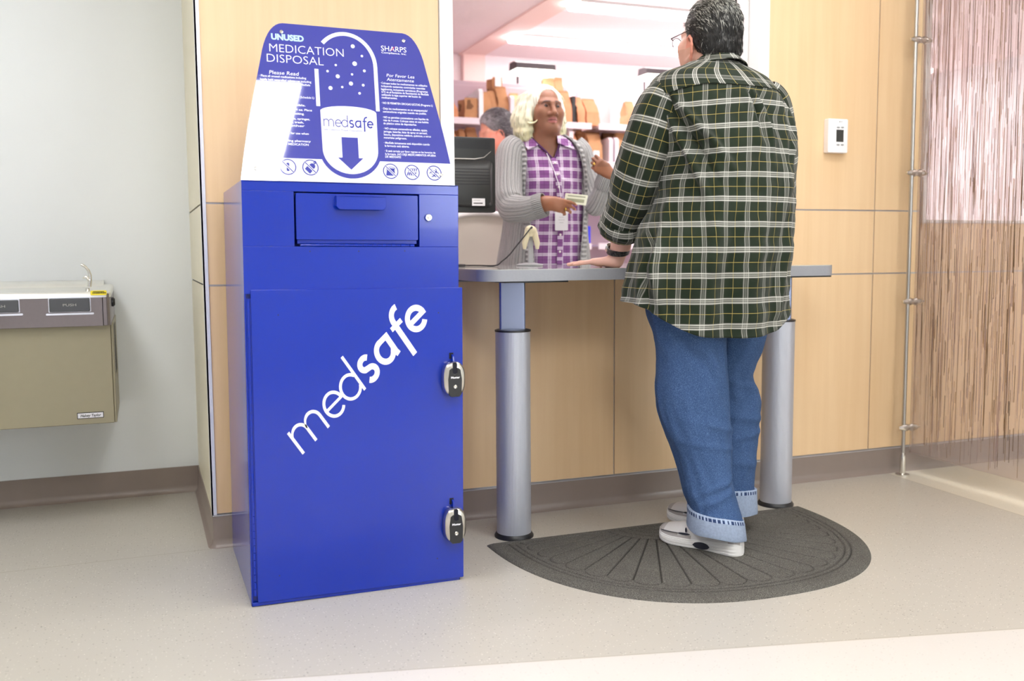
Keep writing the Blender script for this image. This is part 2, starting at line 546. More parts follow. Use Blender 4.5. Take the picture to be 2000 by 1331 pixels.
structure('fill_window', m, [M_FRAME, glow('daylight_fill_pane', (0.9, 0.96, 1.0, 1), FILL_W)], smooth=None)
m = MB(); m.box((6.4, -3.2, 0), (6.5, YB, ZC))
structure('wall_right', m, M_WHITE, smooth=None)

# panelled wall: panels on a recessed metal ground, with two openings
WIN = (1.024, 2.42, 0.9, 2.25)
WIN2 = (3.235, 4.9, 1.115, 2.3)
def rects_without(xs, zs, holes):
    out = []
    X = sorted(set(xs + [h[0] for h in holes] + [h[1] for h in holes]))
    return out
m = MB()
J = 0.0032
cols = [0.205, 1.024, 1.723, 2.42, 2.982, 3.235, 4.13, 4.9, 6.4]
rows = [0.0, 0.113, 0.8925, 1.165, 2.7]
for i in range(len(cols) - 1):
    x0, x1 = cols[i], cols[i + 1]
    for j in range(len(rows) - 1):
        z0, z1 = rows[j], rows[j + 1]
        segs = [(z0, z1)]
        for h in (WIN, WIN2):
            if x0 >= h[0] - 1e-6 and x1 <= h[1] + 1e-6:
                ns = []
                for a, b in segs:
                    if b <= h[2] or a >= h[3]: ns.append((a, b)); continue
                    if a < h[2]: ns.append((a, h[2]))
                    if b > h[3]: ns.append((h[3], b))
                segs = ns
        for a, b in segs:
            if b - a < 0.012: continue
            ja = 0.0 if j == 0 else J
            m.box((x0 + J * 0.9, YW, a + ja), (x1 - J * 0.9, YW + 0.012, b - J), 0)
            m.box((x0, YW + 0.005, a), (x1, YW + 0.14, b), 1)
structure('wall_back', m, [M_MAPLE, M_JOINT], smooth=None)
m = MB()
for a, b in ((0.0, 0.113), (0.113, 0.8925), (0.8925, 1.165), (1.165, 2.7)):
    m.box((XC, YW + 0.012, a + J), (XC + 0.012, YL, b - J), 0)
m.box((XC + 0.004, YW + 0.012, 0), (XC + 0.1, YL, 2.7), 1)
structure('wall_return', m, [M_MAPLE_END, M_DARK], smooth=None)
m = MB(); m.box((XC - 0.004, YW - 0.004, 0.108), (XC + 0.001, YW + 0.02, 2.7)); m.box((XC - 0.004, YW - 0.004, 0.108), (XC + 0.012, YW + 0.001, 2.7))
structure('trim_1', m, M_TRIM, smooth=None)
# cove bases
def cove(pts, name, h=0.108):
    m = MB()
    prof = [(0.0, h), (0.004, h), (0.0045, 0.03), (0.007, 0.014), (0.016, 0.002), (0.019, 0.0), (0.0, 0.0)]
    rings = []
    for i, p in enumerate(pts):
        p = np.array(p, float)
        d0 = p - np.array(pts[i - 1], float) if i else np.array(pts[1], float) - p
        d1 = np.array(pts[i + 1], float) - p if i < len(pts) - 1 else d0
        d0 /= np.linalg.norm(d0); d1 /= np.linalg.norm(d1)
        n0 = np.array([d0[1], -d0[0]]); n1 = np.array([d1[1], -d1[0]])
        n = (n0 + n1); n /= (1 + n0 @ n1)
        rings.append([(p[0] + n[0] * a, p[1] + n[1] * a, z) for a, z in prof])
    m.loft(rings)
    return structure(name, m, M_BASE, smooth=50, fixn=True)
cove([(-3.6, YL), (XC, YL)], 'baseboard_left')
rc = [(XC, YL), (XC, YW + 0.012), (XC + 0.002, YW + 0.004), (XC + 0.012, YW), (6.4, YW)]
cove(rc, 'baseboard_back')
m = MB(); m.box((XC - 0.003, YW - 0.0055, 0.108), (6.4, YW + 0.001, 0.1125))
structure('trim_2', m, M_JOINT, smooth=None)

# pharmacy shell behind the window
m = MB(); m.box((0.9, YB, 0), (6.4, YB + 0.1, ZC)); structure('wall_pharmacy', m, M_PINK, smooth=None)
m = MB(); m.box((0.8, YW + 0.14, 0), (0.9, YB, ZC)); structure('wall_pharmacy_left', m, M_PINK, smooth=None)
m = MB(); m.box((0.9, YW + 0.14, ZP), (6.4, YB, ZP + 0.05)); structure('ceiling_pharmacy', m, M_PINK, smooth=None)
bx = on_z(895, 105, ZP)[0]; bx1 = on_z(940, 97, ZP)[0]
m = MB(); m.box((bx, YW + 0.16, ZP - 0.012), (bx + 0.19, YB, ZP)); m.box((bx + 0.02, YB - 0.06, 0), (bx + 0.19, YB, ZP - 0.012)); structure('trim_3', m, M_BEAM, smooth=None)

# window frames
def frame(name, w, d0, d1, wid):
    x0, x1, z0, z1 = w; m = MB()
    m.box((x0, d0, z0), (x0 + wid, d1, z1)); m.box((x1 - wid, d0, z0), (x1, d1, z1))
    m.box((x0 + wid, d0, z1 - wid), (x1 - wid, d1, z1)); m.box((x0 + wid, d0, z0), (x1 - wid, d1, z0 + 0.012))
    # stops along the reveals and a dark edge at the back
    for a, b in ((x0 + wid, x0 + wid + 0.008), (x1 - wid - 0.008, x1 - wid)):
        m.box((a, d0 + 0.075, z0 + 0.02), (b, d1 - 0.02, z1 - wid)); m.box((a, d1, z0), (b, d1 + 0.006, z1 - wid), 1)
    return structure(name, m, [M_FRAME, M_DARK], smooth=None, bevel=0.002)
frame('window_1', WIN, YW - 0.006, YW + 0.155, 0.05)
frame('window_2', WIN2, YW - 0.006, YW + 0.155, 0.03)

# ================================================================ lamps of the room
M_TROF = glow('troffer_diffuser', (1.0, 0.99, 0.985, 1), TROFFER_W)
M_TROF2 = glow('corner_troffer_diffuser', (1.0, 0.99, 0.985, 1), CORNER_W)
M_STRIP = glow('strip_diffuser', (1.0, 0.93, 0.94, 1), STRIP_W)
def troffer(x0, y0, x1, y1, label, mat=None):
    t = thing('ceiling_light', ((x0 + x1) / 2, (y0 + y1) / 2, ZC - 0.03), label, 'ceiling light', 'recessed panels in the lobby ceiling')
    def fr(m):
        w = 0.025
        m.box((x0, y0, ZC - 0.03), (x0 + w, y1, ZC)); m.box((x1 - w, y0, ZC - 0.03), (x1, y1, ZC))
        m.box((x0 + w, y0, ZC - 0.03), (x1 - w, y0 + w, ZC)); m.box((x0 + w, y1 - w, ZC - 0.03), (x1 - w, y1, ZC))
    part('light_frame', M_FRAME, t, fr, smooth=None)
    part('diffuser', mat or M_TROF, t, lambda m: m.box((x0 + 0.025, y0 + 0.025, ZC - 0.02), (x1 - 0.025, y1 - 0.025, ZC - 0.008)), smooth=None)
troffer(0.22, -0.36, 0.84, 0.88, 'ceiling light panel mirrored in the white corner of the sign', glow('sign_troffer_diffuser', (1.0, 0.99, 0.985, 1), SIGN_W))
troffer(1.75, 1.98, 2.95, 2.6, 'ceiling light panel right above the man at the counter', glow('counter_troffer_diffuser', (1.0, 0.99, 0.985, 1), COUNTER_W))
troffer(-1.12, 1.5, -0.5, 2.74, 'ceiling light panel over the water fountain corner', M_TROF2)
troffer(1.6, 0.6, 2.22, 1.84, 'ceiling light panel in front of the service counter')
troffer(3.85, 2.0, 5.05, 2.62, 'ceiling light panel beyond the reed screen')
troffer(2.6, -1.8, 3.2, -0.56, 'ceiling light panel behind the camera on the right')
troffer(-1.6, -1.9, -1.0, -0.66, 'ceiling light panel behind the camera on the left')
# ================================================================ blue disposal bin
def mat_blue():
    t = NT('blue_powder_coat'); v = t.node('ShaderNodeNewGeometry').outputs['Position']
    n = t.noise(v, 3, 2)
    t.set(Base_Color=t.mix(n, rgb(0, 40, 158), rgb(2, 46, 170)), Roughness=0.16)
    t.bsdf.inputs['Specular IOR Level'].default_value = 0.5
    t.bsdf.inputs['Coat Weight'].default_value = 0.15
    t.bsdf.inputs['Coat Roughness'].default_value = 0.03
    t.bump(t.noise(v, 420, 2), 0.035, 0.0006)
    return t.m
M_BLUE = mat_blue()
M_LETTER = plain('white_vinyl', rgb(246, 246, 252), 0.35, var=0.01)
M_CHROME = plain('bright_chrome', rgb(225, 222, 215), 0.12, 1.0)
M_STEEL = plain('satin_steel', rgb(190, 188, 184), 0.28, 1.0, scale=60)
M_BLACK = plain('black_plastic', rgb(34, 34, 36), 0.4)
M_HOLE = plain('dark_hole', rgb(8, 10, 30), 0.8)

BX0, BX1, BY0, BY1, BZ = 0.258, 0.877, 2.728, 3.318, 1.196
bin_t = thing('disposal_bin', ((BX0 + BX1) / 2, (BY0 + BY1) / 2, 0), 'tall glossy blue metal drop-off bin with white sign on top', 'disposal bin')
# body with a recessed drop opening
OX0, OX1, OZ0, OZ1 = 0.398, 0.757, 1.016, 1.168
def body(m):
    t = 0.004
    m.box((BX0, BY0 + 0.002, 0), (BX0 + t, BY1, BZ)); m.box((BX1 - t, BY0 + 0.002, 0), (BX1, BY1, BZ))
    m.box((BX0, BY1 - t, 0), (BX1, BY1, BZ)); m.box((BX0 + t, BY0, BZ - t), (BX1 - t, BY1 - t, BZ))
    m.box((BX0 + t, BY0 + 0.03, 0.0), (BX1 - t, BY1 - t, 0.012))
    # front sheet round the opening and down behind the lower door
    m.box((BX0, BY0, OZ1), (BX1, BY0 + t, BZ)); m.box((BX0, BY0, 0.885), (BX1, BY0 + t, OZ0))
    m.box((BX0, BY0, OZ0), (OX0, BY0 + t, OZ1)); m.box((OX1, BY0, OZ0), (BX1, BY0 + t, OZ1))
    m.box((BX0, BY0 + 0.012, 0.0), (BX1, BY0 + 0.016, 0.885))
    m.box((BX0, BY0, 0.0), (BX1, BY0 + 0.016, 0.01)); m.box((BX0, BY0, 0.0), (BX0 + 0.004, BY0 + 0.016, 0.885)); m.box((BX1 - 0.004, BY0, 0.0), (BX1, BY0 + 0.016, 0.885))
    # walls of the recess
    m.box((OX0 - t, BY0 + t, OZ0 - t), (OX0, BY0 + 0.06, OZ1 + t)); m.box((OX1, BY0 + t, OZ0 - t), (OX1 + t, BY0 + 0.06, OZ1 + t))
    m.box((OX0, BY0 + 0.05, OZ0), (OX1, BY0 + 0.06, OZ1)); m.box((OX0, BY0 + t, OZ1), (OX1, BY0 + 0.05, OZ1 + t)); m.box((OX0, BY0 + t, OZ0 - t), (OX1, BY0 + 0.05, OZ0))
body_o = part('body', M_BLUE, bin_t, body, bevel=0.0012, smooth=30)
def dd(m):
    m.prism(rrect(OX0 + 0.005, OZ0 + 0.019, OX1 - 0.004, OZ1 - 0.004, 0.004), 'y', BY0 - 0.002, BY0 + 0.012)
    m.box((OX0 + 0.008, BY0 + 0.004, OZ0 + 0.008), (OX1 - 0.007, BY0 + 0.016, OZ0 + 0.019))
drop = part('drop_door', M_BLUE, bin_t, dd, bevel=0.001)
def dh(m):
    o = [(0.511, 1.157), (0.511, 1.128), (0.519, 1.1195), (0.645, 1.1195), (0.653, 1.128), (0.653, 1.157)]
    m.prism(o, 'y', BY0 - 0.028, BY0 - 0.024)
    m.box((0.511, BY0 - 0.028, 1.154), (0.653, BY0 - 0.002, 1.158))
    m.prism([(0.511, 1.157), (0.511, 1.13), (0.514, 1.13), (0.514, 1.157)], 'y', BY0 - 0.026, BY0 - 0.002)
    m.prism([(0.650, 1.157), (0.650, 1.13), (0.653, 1.13), (0.653, 1.157)], 'y', BY0 - 0.026, BY0 - 0.002)
part('handle', M_BLUE, drop, dh, bevel=0.001)
def hinge(m):
    n = 24; w = (OX1 - OX0 - 0.03) / n
    for i in range(n):
        x = OX0 + 0.015 + i * w
        m.lathe([(0.003 + 0.0008 * (i % 2), x + 0.0006), (0.003 + 0.0008 * (i % 2), x + w - 0.0006)], (0, BY0 + 0.001, OZ0 + 0.004), 10, axis='x')
part('hinge', M_BLUE, drop, hinge)
for x, z in ((0.44, 1.0025), (0.578, 1.003), (0.713, 1.004)):
    part('rivet', M_HOLE, bin_t, lambda m: m.lathe([(0.0018, -0.0006), (0.0018, 0.002)], (x, BY0, z), 10, axis='y'))
def lock(m):
    c = (0.784, BY0, 1.101)
    m.lathe([(0.0108, 0.002), (0.0108, -0.004), (0.0088, -0.008), (0.0065, -0.008), (0.006, -0.005), (0.0042, -0.005), (0.004, -0.0075), (0.0005, -0.0078)], c, 24, axis='y')
    m.box((c[0] + 0.003, BY0 - 0.0085, c[2] - 0.001), (c[0] + 0.006, BY0 - 0.007, c[2] + 0.002))
part('cylinder_lock', M_CHROME, bin_t, lock)
# lower door, slightly proud of the body and overhanging on the right
DX0, DX1, DZ0, DZ1 = 0.275, 0.8865, 0.0115, 0.8965
DY = BY0 - 0.006
SL = [(0.8505, 0.684, 0.702), (0.849, 0.242, 0.261)]      # hasp slots
def door(m):
    m.prism(rrect(DX0, DZ0, DX1, DZ1, 0.003), 'y', DY, DY + 0.008)
    m.box((DX0 + 0.02, DY + 0.008, DZ0 + 0.02), (DX1 - 0.02, DY + 0.013, DZ1 - 0.02))
ld = part('lower_door', M_BLUE, bin_t, door, bevel=0.0012)
def dhinge(m):
    n = 40; z0, z1 = 0.03, 0.872; w = (z1 - z0) / n
    for i in range(n):
        m.lathe([(0.0038, z0 + i * w + 0.0008), (0.0038, z0 + (i + 1) * w - 0.0008)], (0.2685, DY + 0.004, 0), 10)
    m.box((0.2625, DY + 0.005, z0), (0.2755, DY + 0.0075, z1))
part('hinge', M_BLUE, ld, dhinge)
for x, z in ((0.348, 0.826), (0.812, 0.822), (0.336, 0.083), (0.803, 0.079)):
    part('rivet', M_HOLE, ld, lambda m: m.lathe([(0.0018, -0.0006), (0.0018, 0.002)], (x, DY, z), 10, axis='y'))
for x, z0, z1 in SL:
    def hasp(m):
        m.box((x - 0.0065, DY - 0.0006, z0), (x + 0.0065, DY + 0.001, z1), 1)
        m.prism([(DY + 0.002, z1 - 0.004), (DY - 0.013, z1 - 0.010), (DY - 0.016, z0 - 0.006), (DY - 0.016, z0 - 0.022), (DY - 0.011, z0 - 0.024), (DY - 0.006, z0 - 0.008), (DY + 0.002, z0 - 0.002)], 'x', x + 0.0005, x + 0.0045, 0)
    part('hasp', [M_BLUE, M_HOLE], bin_t, hasp, smooth=30)

# big lettering, drawn with strokes in an x-height = 1 letter grid
def letters(m, place, W1, W2, mi=0):
    a, b = W1, W2
    lo, hi = 0.0006, 0.00055
    # m
    stroke(m, [(0, 0), (0, 1.03)], a, place, mi=mi)
    for q in (0.0, 0.70):
        k = arc(q + 0.35, 0.60, 0.35, 0.385, 178, 0, 22)
        stroke(m, k, [a * (0.45 + 0.55 * min(1, t / 9)) for t in range(len(k))], place, h=hi, mi=mi)
        stroke(m, [(q + 0.70, 0.61), (q + 0.70, 0.0)], a, place, h=lo, mi=mi)
    def e(ex, w, rx, ry):
        stroke(m, arc(ex, 0.5, rx, ry, 2, 316, 40), w, place, mi=mi)
        stroke(m, [(ex - rx, 0.5), (ex + rx + w / 2, 0.5)], w * 0.9, place, h=hi, mi=mi)
    e(2.10, a, 0.415, 0.455)
    # d
    stroke(m, arc(3.04, 0.5, 0.43, 0.455, -28, -332, 36), a, place, h=hi, mi=mi)
    stroke(m, [(3.04 + 0.38, 0.29), (3.43, 0.16)], a, place, h=hi * 0.9, mi=mi)
    stroke(m, [(3.455, -0.01), (3.455, 1.6)], a, place, mi=mi)
    # s
    sx = 4.06
    up = arc(sx, 0.715, 0.25, 0.225, 35, 235, 20); dn = arc(sx - 0.01, 0.27, 0.27, 0.235, 62, -145, 20)
    mid = [up[-1], ((up[-1][0] * 2 + dn[0][0]) / 3, (up[-1][1] * 2 + dn[0][1]) / 3), ((up[-1][0] + dn[0][0] * 2) / 3, (up[-1][1] + dn[0][1] * 2) / 3)]
    stroke(m, up + mid[1:] + dn, b, place, mi=mi)
    # a, single storey with a flat shoulder
    ax = 5.01
    stroke(m, arc(ax, 0.49, 0.36, 0.405, -30, -275, 34), b, place, mi=mi)
    stroke(m, [(ax - 0.02, 0.895), (ax + 0.5, 0.895)], b * 0.95, place, h=hi, mi=mi)
    stroke(m, [(ax + 0.385, 0.95), (ax + 0.385, 0.12)], b, place, h=hi * 0.9, mi=mi)
    stroke(m, [(ax + 0.385, 0.16), (ax + 0.42, 0.0)], b, place, h=hi * 0.8, mi=mi)
    stroke(m, [(ax + 0.28, 0.25), (ax + 0.36, 0.38)], b * 0.8, place, h=hi * 0.7, mi=mi)
    # f with a descender
    fx = 5.97
    stroke(m, [(fx, -0.5), (fx, 1.05)] + arc(fx + 0.36, 1.05, 0.36, 0.40, 176, 76, 16), b, place, mi=mi)
    stroke(m, [(fx - 0.25, 0.9), (fx + 0.33, 0.9)], b * 0.85, place, h=hi, mi=mi)
    e(6.84, b, 0.39, 0.405)
LO = on_y(591, 887.2, DY); LX = (on_y(591 + 33.8 * 7, 887.2 - 35.9 * 7, DY) - LO) / 7; LY = on_y(591 - 30.0, 887.2 - 39.1, DY) - LO
lm = MB(); letters(lm, lambda x, z, h: (LO[0] + LX[0] * x + LY[0] * z, DY - h, LO[2] + LX[2] * x + LY[2] * z), 0.122, 0.225)
lm.build('lettering', M_LETTER, ld, smooth=None)

# ---- the sign, leaning back on top of the bin
TILT = math.radians(11)
SP0 = np.array([0.0, BY0 + 0.008, BZ]); SN = np.array([0, -math.cos(TILT), math.sin(TILT)])
def sg(u, v):
    d = ray(u, v); t = ((SP0 - CP) @ SN) / (d @ SN); p = CP + d * t - SP0
    return (p[0], p[1] * math.sin(TILT) + p[2] * math.cos(TILT))
SCX = 0.5635
def splace(x, s, h):
    return (x, SP0[1] + s * math.sin(TILT) - h * math.cos(TILT), SP0[2] + s * math.cos(TILT) + h * math.sin(TILT))
def half_outline():
    right = [sg(*p) for p in ((889, 357), (878, 318), (866, 275), (850, 218), (828, 140))]
    left = [sg(*p) for p in ((471, 350), (475, 300), (481, 240), (491, 180), (503, 117))]
    out = []
    for (a, s1), (b, s2) in zip(left, right): out.append(((b - a) / 2, (s1 + s2) / 2))
    out[0] = (out[0][0], 0.0)
    top = sg(660, 55)[1]
    # round the upper shoulder
    x1, s1 = out[-1]
    c = 0.055
    tl = sg(541, 46); tr = sg(776, 63); xt = (tr[0] - tl[0]) / 2; st = (tl[1] + tr[1]) / 2
    ctrl = (xt + 0.047, st - 0.004)
    for k in np.linspace(0.15, 1, 9):
        out.append(tuple((1 - k) ** 2 * np.array((x1, s1)) + 2 * k * (1 - k) * np.array(ctrl) + k * k * np.array((xt, st))))
    return out
HO = half_outline()
OUT = [(SCX + x, s) for x, s in HO] + [(SCX - x, s) for x, s in HO[::-1]]
M_SIGNW = plain('white_glossy_plastic', rgb(238, 240, 252), 0.02, coat=1.0, var=0.008)
M_SIGNB = plain('violet_blue_print', rgb(54, 60, 158), 0.02, coat=1.0, var=0.02, scale=8)
M_SIGNP = plain('white_print', rgb(240, 242, 253), 0.1, var=0.01)
M_SIGNC = plain('pale_cyan_print', rgb(190, 226, 248), 0.1, var=0.01)
M_SIGNR = plain('red_print', rgb(206, 60, 96), 0.1, var=0.01)
def panel(m):
    n = len(OUT)
    vs = [splace(x, s, 0.0) for x, s in OUT] + [splace(x, s, -0.005) for x, s in OUT]
    m.add(vs, [tuple(range(n)), tuple(range(n, 2 * n))[::-1]] + [(i, n + i, n + (i + 1) % n, (i + 1) % n) for i in range(n)])
sign = part('sign_panel', M_SIGNW, bin_t, panel, smooth=30)
# blue field above the pictogram strip
zb = sg(640, 312)[1]
def xr(s):
    a = sorted([(q[1], q[0]) for q in HO]); return float(np.interp(s, [p[0] for p in a], [p[1] for p in a]))
def field(m):
    rr = [(SCX + xr(s), s) for s in np.linspace(zb, HO[4][1], 10)] + [(SCX + x, s) for x, s in HO[5:]]
    ll = [(2 * SCX - x, s) for x, s in rr[::-1]]
    fill(m, rr + ll, splace, 0.0004)
part('blue_field', M_SIGNB, sign, field, smooth=None)
# capsule: white outline above, white body below
CL, CR = sg(614, 200)[0], sg(730, 200)[0]
cxm = (CL + CR) / 2; rx = (CR - CL) / 2
sj = sg(672, 197)[1]; s_top = sg(672, 63)[1]; s_bot = sg(680, 349)[1]; s_c0 = sg(672, 128)[1]; s_c1 = sg(676, 292)[1]
wl = 0.011
def capsule(m):
    # blue rim right round, then the white lower body
    low = [(CL - 0.004, sj - 0.012)] + arc(cxm, s_c1, rx + 0.004, s_c1 - s_bot, 180, 360, 26) + [(CR + 0.004, sj - 0.016)]
    fill(m, low, splace, 0.0006, 0)
    k = rx / 0.077
    top_in = [(CL + wl * 0.7 - 0.004 + 0.001, sj - 0.024 + 0.02 * 0)] 
    bodyp = [(CL + 0.005, sj - 0.03)] + arc(cxm, s_c1, rx - 0.006, s_c1 - s_bot - 0.013, 180, 360, 26) + [(CR - 0.005, sj - 0.036)] + \
            [(cxm + (rx - 0.005) * math.cos(q), sj - 0.033 + 0.017 * math.sin(q)) for q in np.linspace(0.12, PI - 0.12, 12)]
    fill(m, bodyp, splace, 0.0009, 1)
    # outline of the clear half
    stroke(m, [(CL, sj - 0.02), (CL, sg(614, 135)[1])], wl, splace, 0.0008, 1)
    stroke(m, [(CR, sj - 0.026), (CR, s_c0)] + arc(cxm, s_c0, rx, s_top - s_c0 - wl / 2, 0, 139, 22), wl, splace, 0.0008, 1)
    # granules
    for u, v, r in ((681, 90, .0058), (699, 109, .0036), (685, 124, .0066), (648, 127, .0034), (632, 139, .0036), (704, 138, .0042), (680, 145, .0034), (652, 149, .0058), (678, 163, .0060), (702, 166, .0040), (638, 172, .0058), (661, 170, .0034), (695, 182, .0038)):
        disc(m, sg(u, v), r, splace, 0.0008, 1)
    # arrow
    a = [sg(*p) for p in ((660, 268), (692, 268), (692, 309), (703, 309), (681, 332), (655, 308), (667, 308))]
    ac = (a[0][0] + a[1][0]) / 2; hw = (a[1][0] - a[0][0]) / 2; st, sm, sb = a[0][1], a[2][1], a[4][1]
    fill(m, [(ac - hw, st), (ac - hw, sm), (ac - hw * 1.55, sm), (ac, sb), (ac + hw * 1.55, sm), (ac + hw, sm), (ac + hw, st)][::-1], splace, 0.0012, 0)
part('capsule_picture', [M_SIGNB, M_SIGNP], sign, capsule, smooth=None)
def tput(m, txt, u, v, size, u2=None, mi=0, h=0.0008, **kw):
    """lettering whose first base line starts at photo pixel (u, v); u2 = right end of the first line"""
    x, s = sg(u, v)
    vs, fs = text_mesh(txt, size, lambda a, b, q: (a, b, q), **kw)
    k = 1.0
    if u2 is not None:
        first = text_mesh(txt.split('\n')[0], size, lambda a, b, q: (a, b, q), **kw)[0]
        w = max(p[0] for p in first) - min(0, min(p[0] for p in first)); k = (sg(u2, v)[0] - x) / w
    m.add([splace(x + p[0] * k, s + p[1], h) for p in vs], fs, mi)
def words(m):
    tput(m, 'UNUSED', 521, 77, 0.0235, 585, 1, bold=0.0011)
    tput(m, 'MEDICATION', 516, 101, 0.034, 663, 0, bold=-0.0004)
    tput(m, 'DISPOSAL', 511, 121, 0.034, 624, 0, bold=-0.0004)
    tput(m, 'Please Read', 517, 145, 0.0150, 576, 0, shear=0.12)
    tput(m, 'SHARPS', 736, 98, 0.0225, 786, 0)
    tput(m, 'Compliance, Inc.', 737, 103, 0.0074, 786, 0, bold=0.0001)
    tput(m, 'Por Favor Lea', 747, 149, 0.0134, 802, 0, shear=0.12)
    tput(m, 'Atentamente', 748, 157, 0.0134, 801, 0, shear=0.12)
    L = [(498, 150, '· Place all unused medications including', 590), (500, 157, 'legally held controlled substances including', 600),
         (500, 163.5, 'narcotics (Schedules II-V) into the MedSafe', 598), (499, 170, 'Collection Receptacle using the top', 581), (499, 176.5, 'drop door.', 525),
         (494, 188, '· NO ILLICIT DRUGS ACCEPTED (Schedule I.)', 606), (492, 197, '· Leave medications in original', 571), (494, 204, 'packaging, when possible.', 589),
         (491, 213, '· NO liquids greater than 4 oz. Place', 602), (493, 221, 'in plastic bag before depositing.', 587), (489, 231, '· NO loose sharps, needles, syringes,', 598),
         (491, 238, 'batteries, aerosol cans, trash,', 586), (490, 245, 'chemicals, or other', 588), (490, 252, 'hazardous materials.', 545), (487, 260, '· MedSafe is only available for use when', 596), (489, 267, 'pharmacy is open.', 540),
         (485, 275, '· If closed, return during pharmacy', 600), (487, 282, 'hours. DO NOT LEAVE MEDICATION', 596)]
    R_ = [(735, 163, '· Coloque todos los medicamentos no utilizados', 827), (737, 169, 'incluyendo sustancias controladas retenidas', 823), (737, 175, 'legalmente, incluyendo narcóticos (Programas', 828),
          (738, 180.5, 'II-V) en el Recipiente de Recolección de MedSafe', 830), (738, 186, 'utilizando la tapa superior del buzón de', 815), (738, 191.5, 'medicamentos.', 769),
          (738, 202, '· NO SE PERMITEN DROGAS ILÍCITAS (Programa I.)', 838), (739, 213, '· Deje los medicamentos en su empaquetado/', 828), (741, 219, 'contenedores originales cuando sea posible.', 826),
          (740, 230, '· NO se permiten contenedores con líquidos de', 830), (742, 236, 'más de 4 onzas. Coloque estos en una bolsita', 830), (742, 242, 'de plástico antes de depositarlos.', 807),
          (742, 252, '· NO coloque contenedores afilados, agujas,', 828), (743, 258, 'jeringas, baterías, latas de spray en aerosol,', 828), (743, 264, 'basura, dispositivos médicos, químicos, u otros', 835), (743, 270, 'materiales peligrosos.', 788),
          (743, 280, '· MedSafe únicamente está disponible cuando', 833), (745, 286, 'la farmacia está abierta.', 793), (745, 296, '· Si está cerrado por favor regrese en los horarios de', 844),
          (746, 302, 'la farmacia. ¡NO DEJE MEDICAMENTOS AFUERA', 845), (746, 307.5, 'DE MEDSAFE!', 777)]
    for u, v, t_, u2 in L + R_: tput(m, t_, u, v, 0.0086, u2, 0, bold=0.00012)
part('sign_lettering', [M_SIGNP, M_SIGNC], sign, words, smooth=None)
part('sign_lettering', M_SIGNR, sign, lambda m: stroke(m, [sg(757, 98), sg(762, 91)], 0.0022, splace, 0.0009), smooth=None)
# small word mark in the capsule
wm = MB()
p0 = sg(626, 247); p1 = sg(722, 250)
ks = (p1[0] - p0[0]) / 7.25
letters(wm, lambda x, z, h: splace(p0[0] + ks * x, p0[1] + ks * 1.12 * z, 0.0009 + h), 0.11, 0.2)
tput(wm, 'Safe Collection Proper Destruction', 625, 254.5, 0.0072, 701, 0, h=0.0013)
tput(wm, 'TM', 722, 236, 0.004, 727, 0, h=0.0013)
wm.build('sign_lettering', M_SIGNB, sign, smooth=None)
# pictograms in rings
def picto(m, spots):
    for u, v in spots:
        c = sg(u, v); R = 0.0213
        P_ = lambda x, s, h: splace(c[0] + x, c[1] + s, h)
        stroke(m, arc(0, 0, R, R, 0, 360, 33)[:-1], 0.0028, P_, 0.0006, closed=True)
        stroke(m, [(-R * 0.7, R * 0.7), (R * 0.7, -R * 0.7)], 0.0062, P_, 0.0010, mi=1)
        stroke(m, [(-R * 0.7, R * 0.7), (R * 0.7, -R * 0.7)], 0.0026, P_, 0.0012)
        if u == 556:
            fill(m, rrect(-0.004, -0.012, 0.004, 0.012, 0.003), P_, 0.0007)
        elif u == 600:
            fill(m, [(-0.016, -0.004), (-0.002, -0.018), (0.008, -0.006), (-0.006, 0.007)], P_, 0.0007)
            disc(m, (0.005, 0.004), 0.0085, P_, 0.0007)
            stroke(m, [(0.012, 0.011), (0.017, 0.016), (0.014, 0.019), (0.009, 0.014)], 0.002, P_, 0.0007, closed=True)
        elif u == 757:
            fill(m, [(-0.014, -0.013), (0.013, -0.013), (0.011, 0.008), (-0.010, 0.010)], P_, 0.0007)
            stroke(m, arc(0.0, 0.008, 0.013, 0.004, 0, 360, 17)[:-1], 0.0016, P_, 0.0007, closed=True)
        elif u == 799:
            for k in range(5):
                for sgn in (-1, 1):
                    a = -0.013 + k * 0.0056; fill(m, [(a + sgn * 0.001, sgn * 0.001), (a + 0.004, sgn * 0.001 + 0.003), (a + 0.004 + 0.003 * sgn, sgn * 0.011 + 0.003), (a + 0.003 * sgn, sgn * 0.011)][::sgn], P_, 0.0007)
        else:
            for k in range(3):
                q = math.radians(90 + 120 * k); cc = (0.0062 * math.cos(q), 0.0062 * math.sin(q))
                g = math.degrees(q); stroke(m, arc(cc[0] * 1.15, cc[1] * 1.15, 0.0072, 0.0072, g + 40, g + 320, 15), 0.0024, P_, 0.0007)
            stroke(m, arc(0, 0, 0.0075, 0.0075, 0, 360, 21)[:-1], 0.0014, P_, 0.0007, closed=True)
            disc(m, (0, 0), 0.0028, P_, 0.0008)
for uv_ in ((556, 327), (600, 328), (757, 334), (799, 336), (842, 337)):
    part('pictogram', [M_SIGNB, M_SIGNW], sign, lambda m: picto(m, (uv_,)), smooth=None)
for u, v in ((541, 63), (780, 79), (493, 331), (856, 341)):
    c = sg(u, v)
    def bolt(m):
        a = 0.0058
        rings = []
        for r, h in ((a, 0.0), (a, 0.002), (a * 0.8, 0.0038), (a * 0.35, 0.0045), (a * 0.3, 0.003)):
            rings.append([splace(c[0] + r * math.cos(q), c[1] + r * math.sin(q), h) for q in np.linspace(0, 2 * PI, 14, endpoint=False)])
        m.loft(rings)
    part('bolt', M_CHROME, sign, bolt, smooth=40)
# lean of the whole bin: a fraction of a degree to the right
bin_t.rotation_euler = (0, math.radians(0.42), 0)

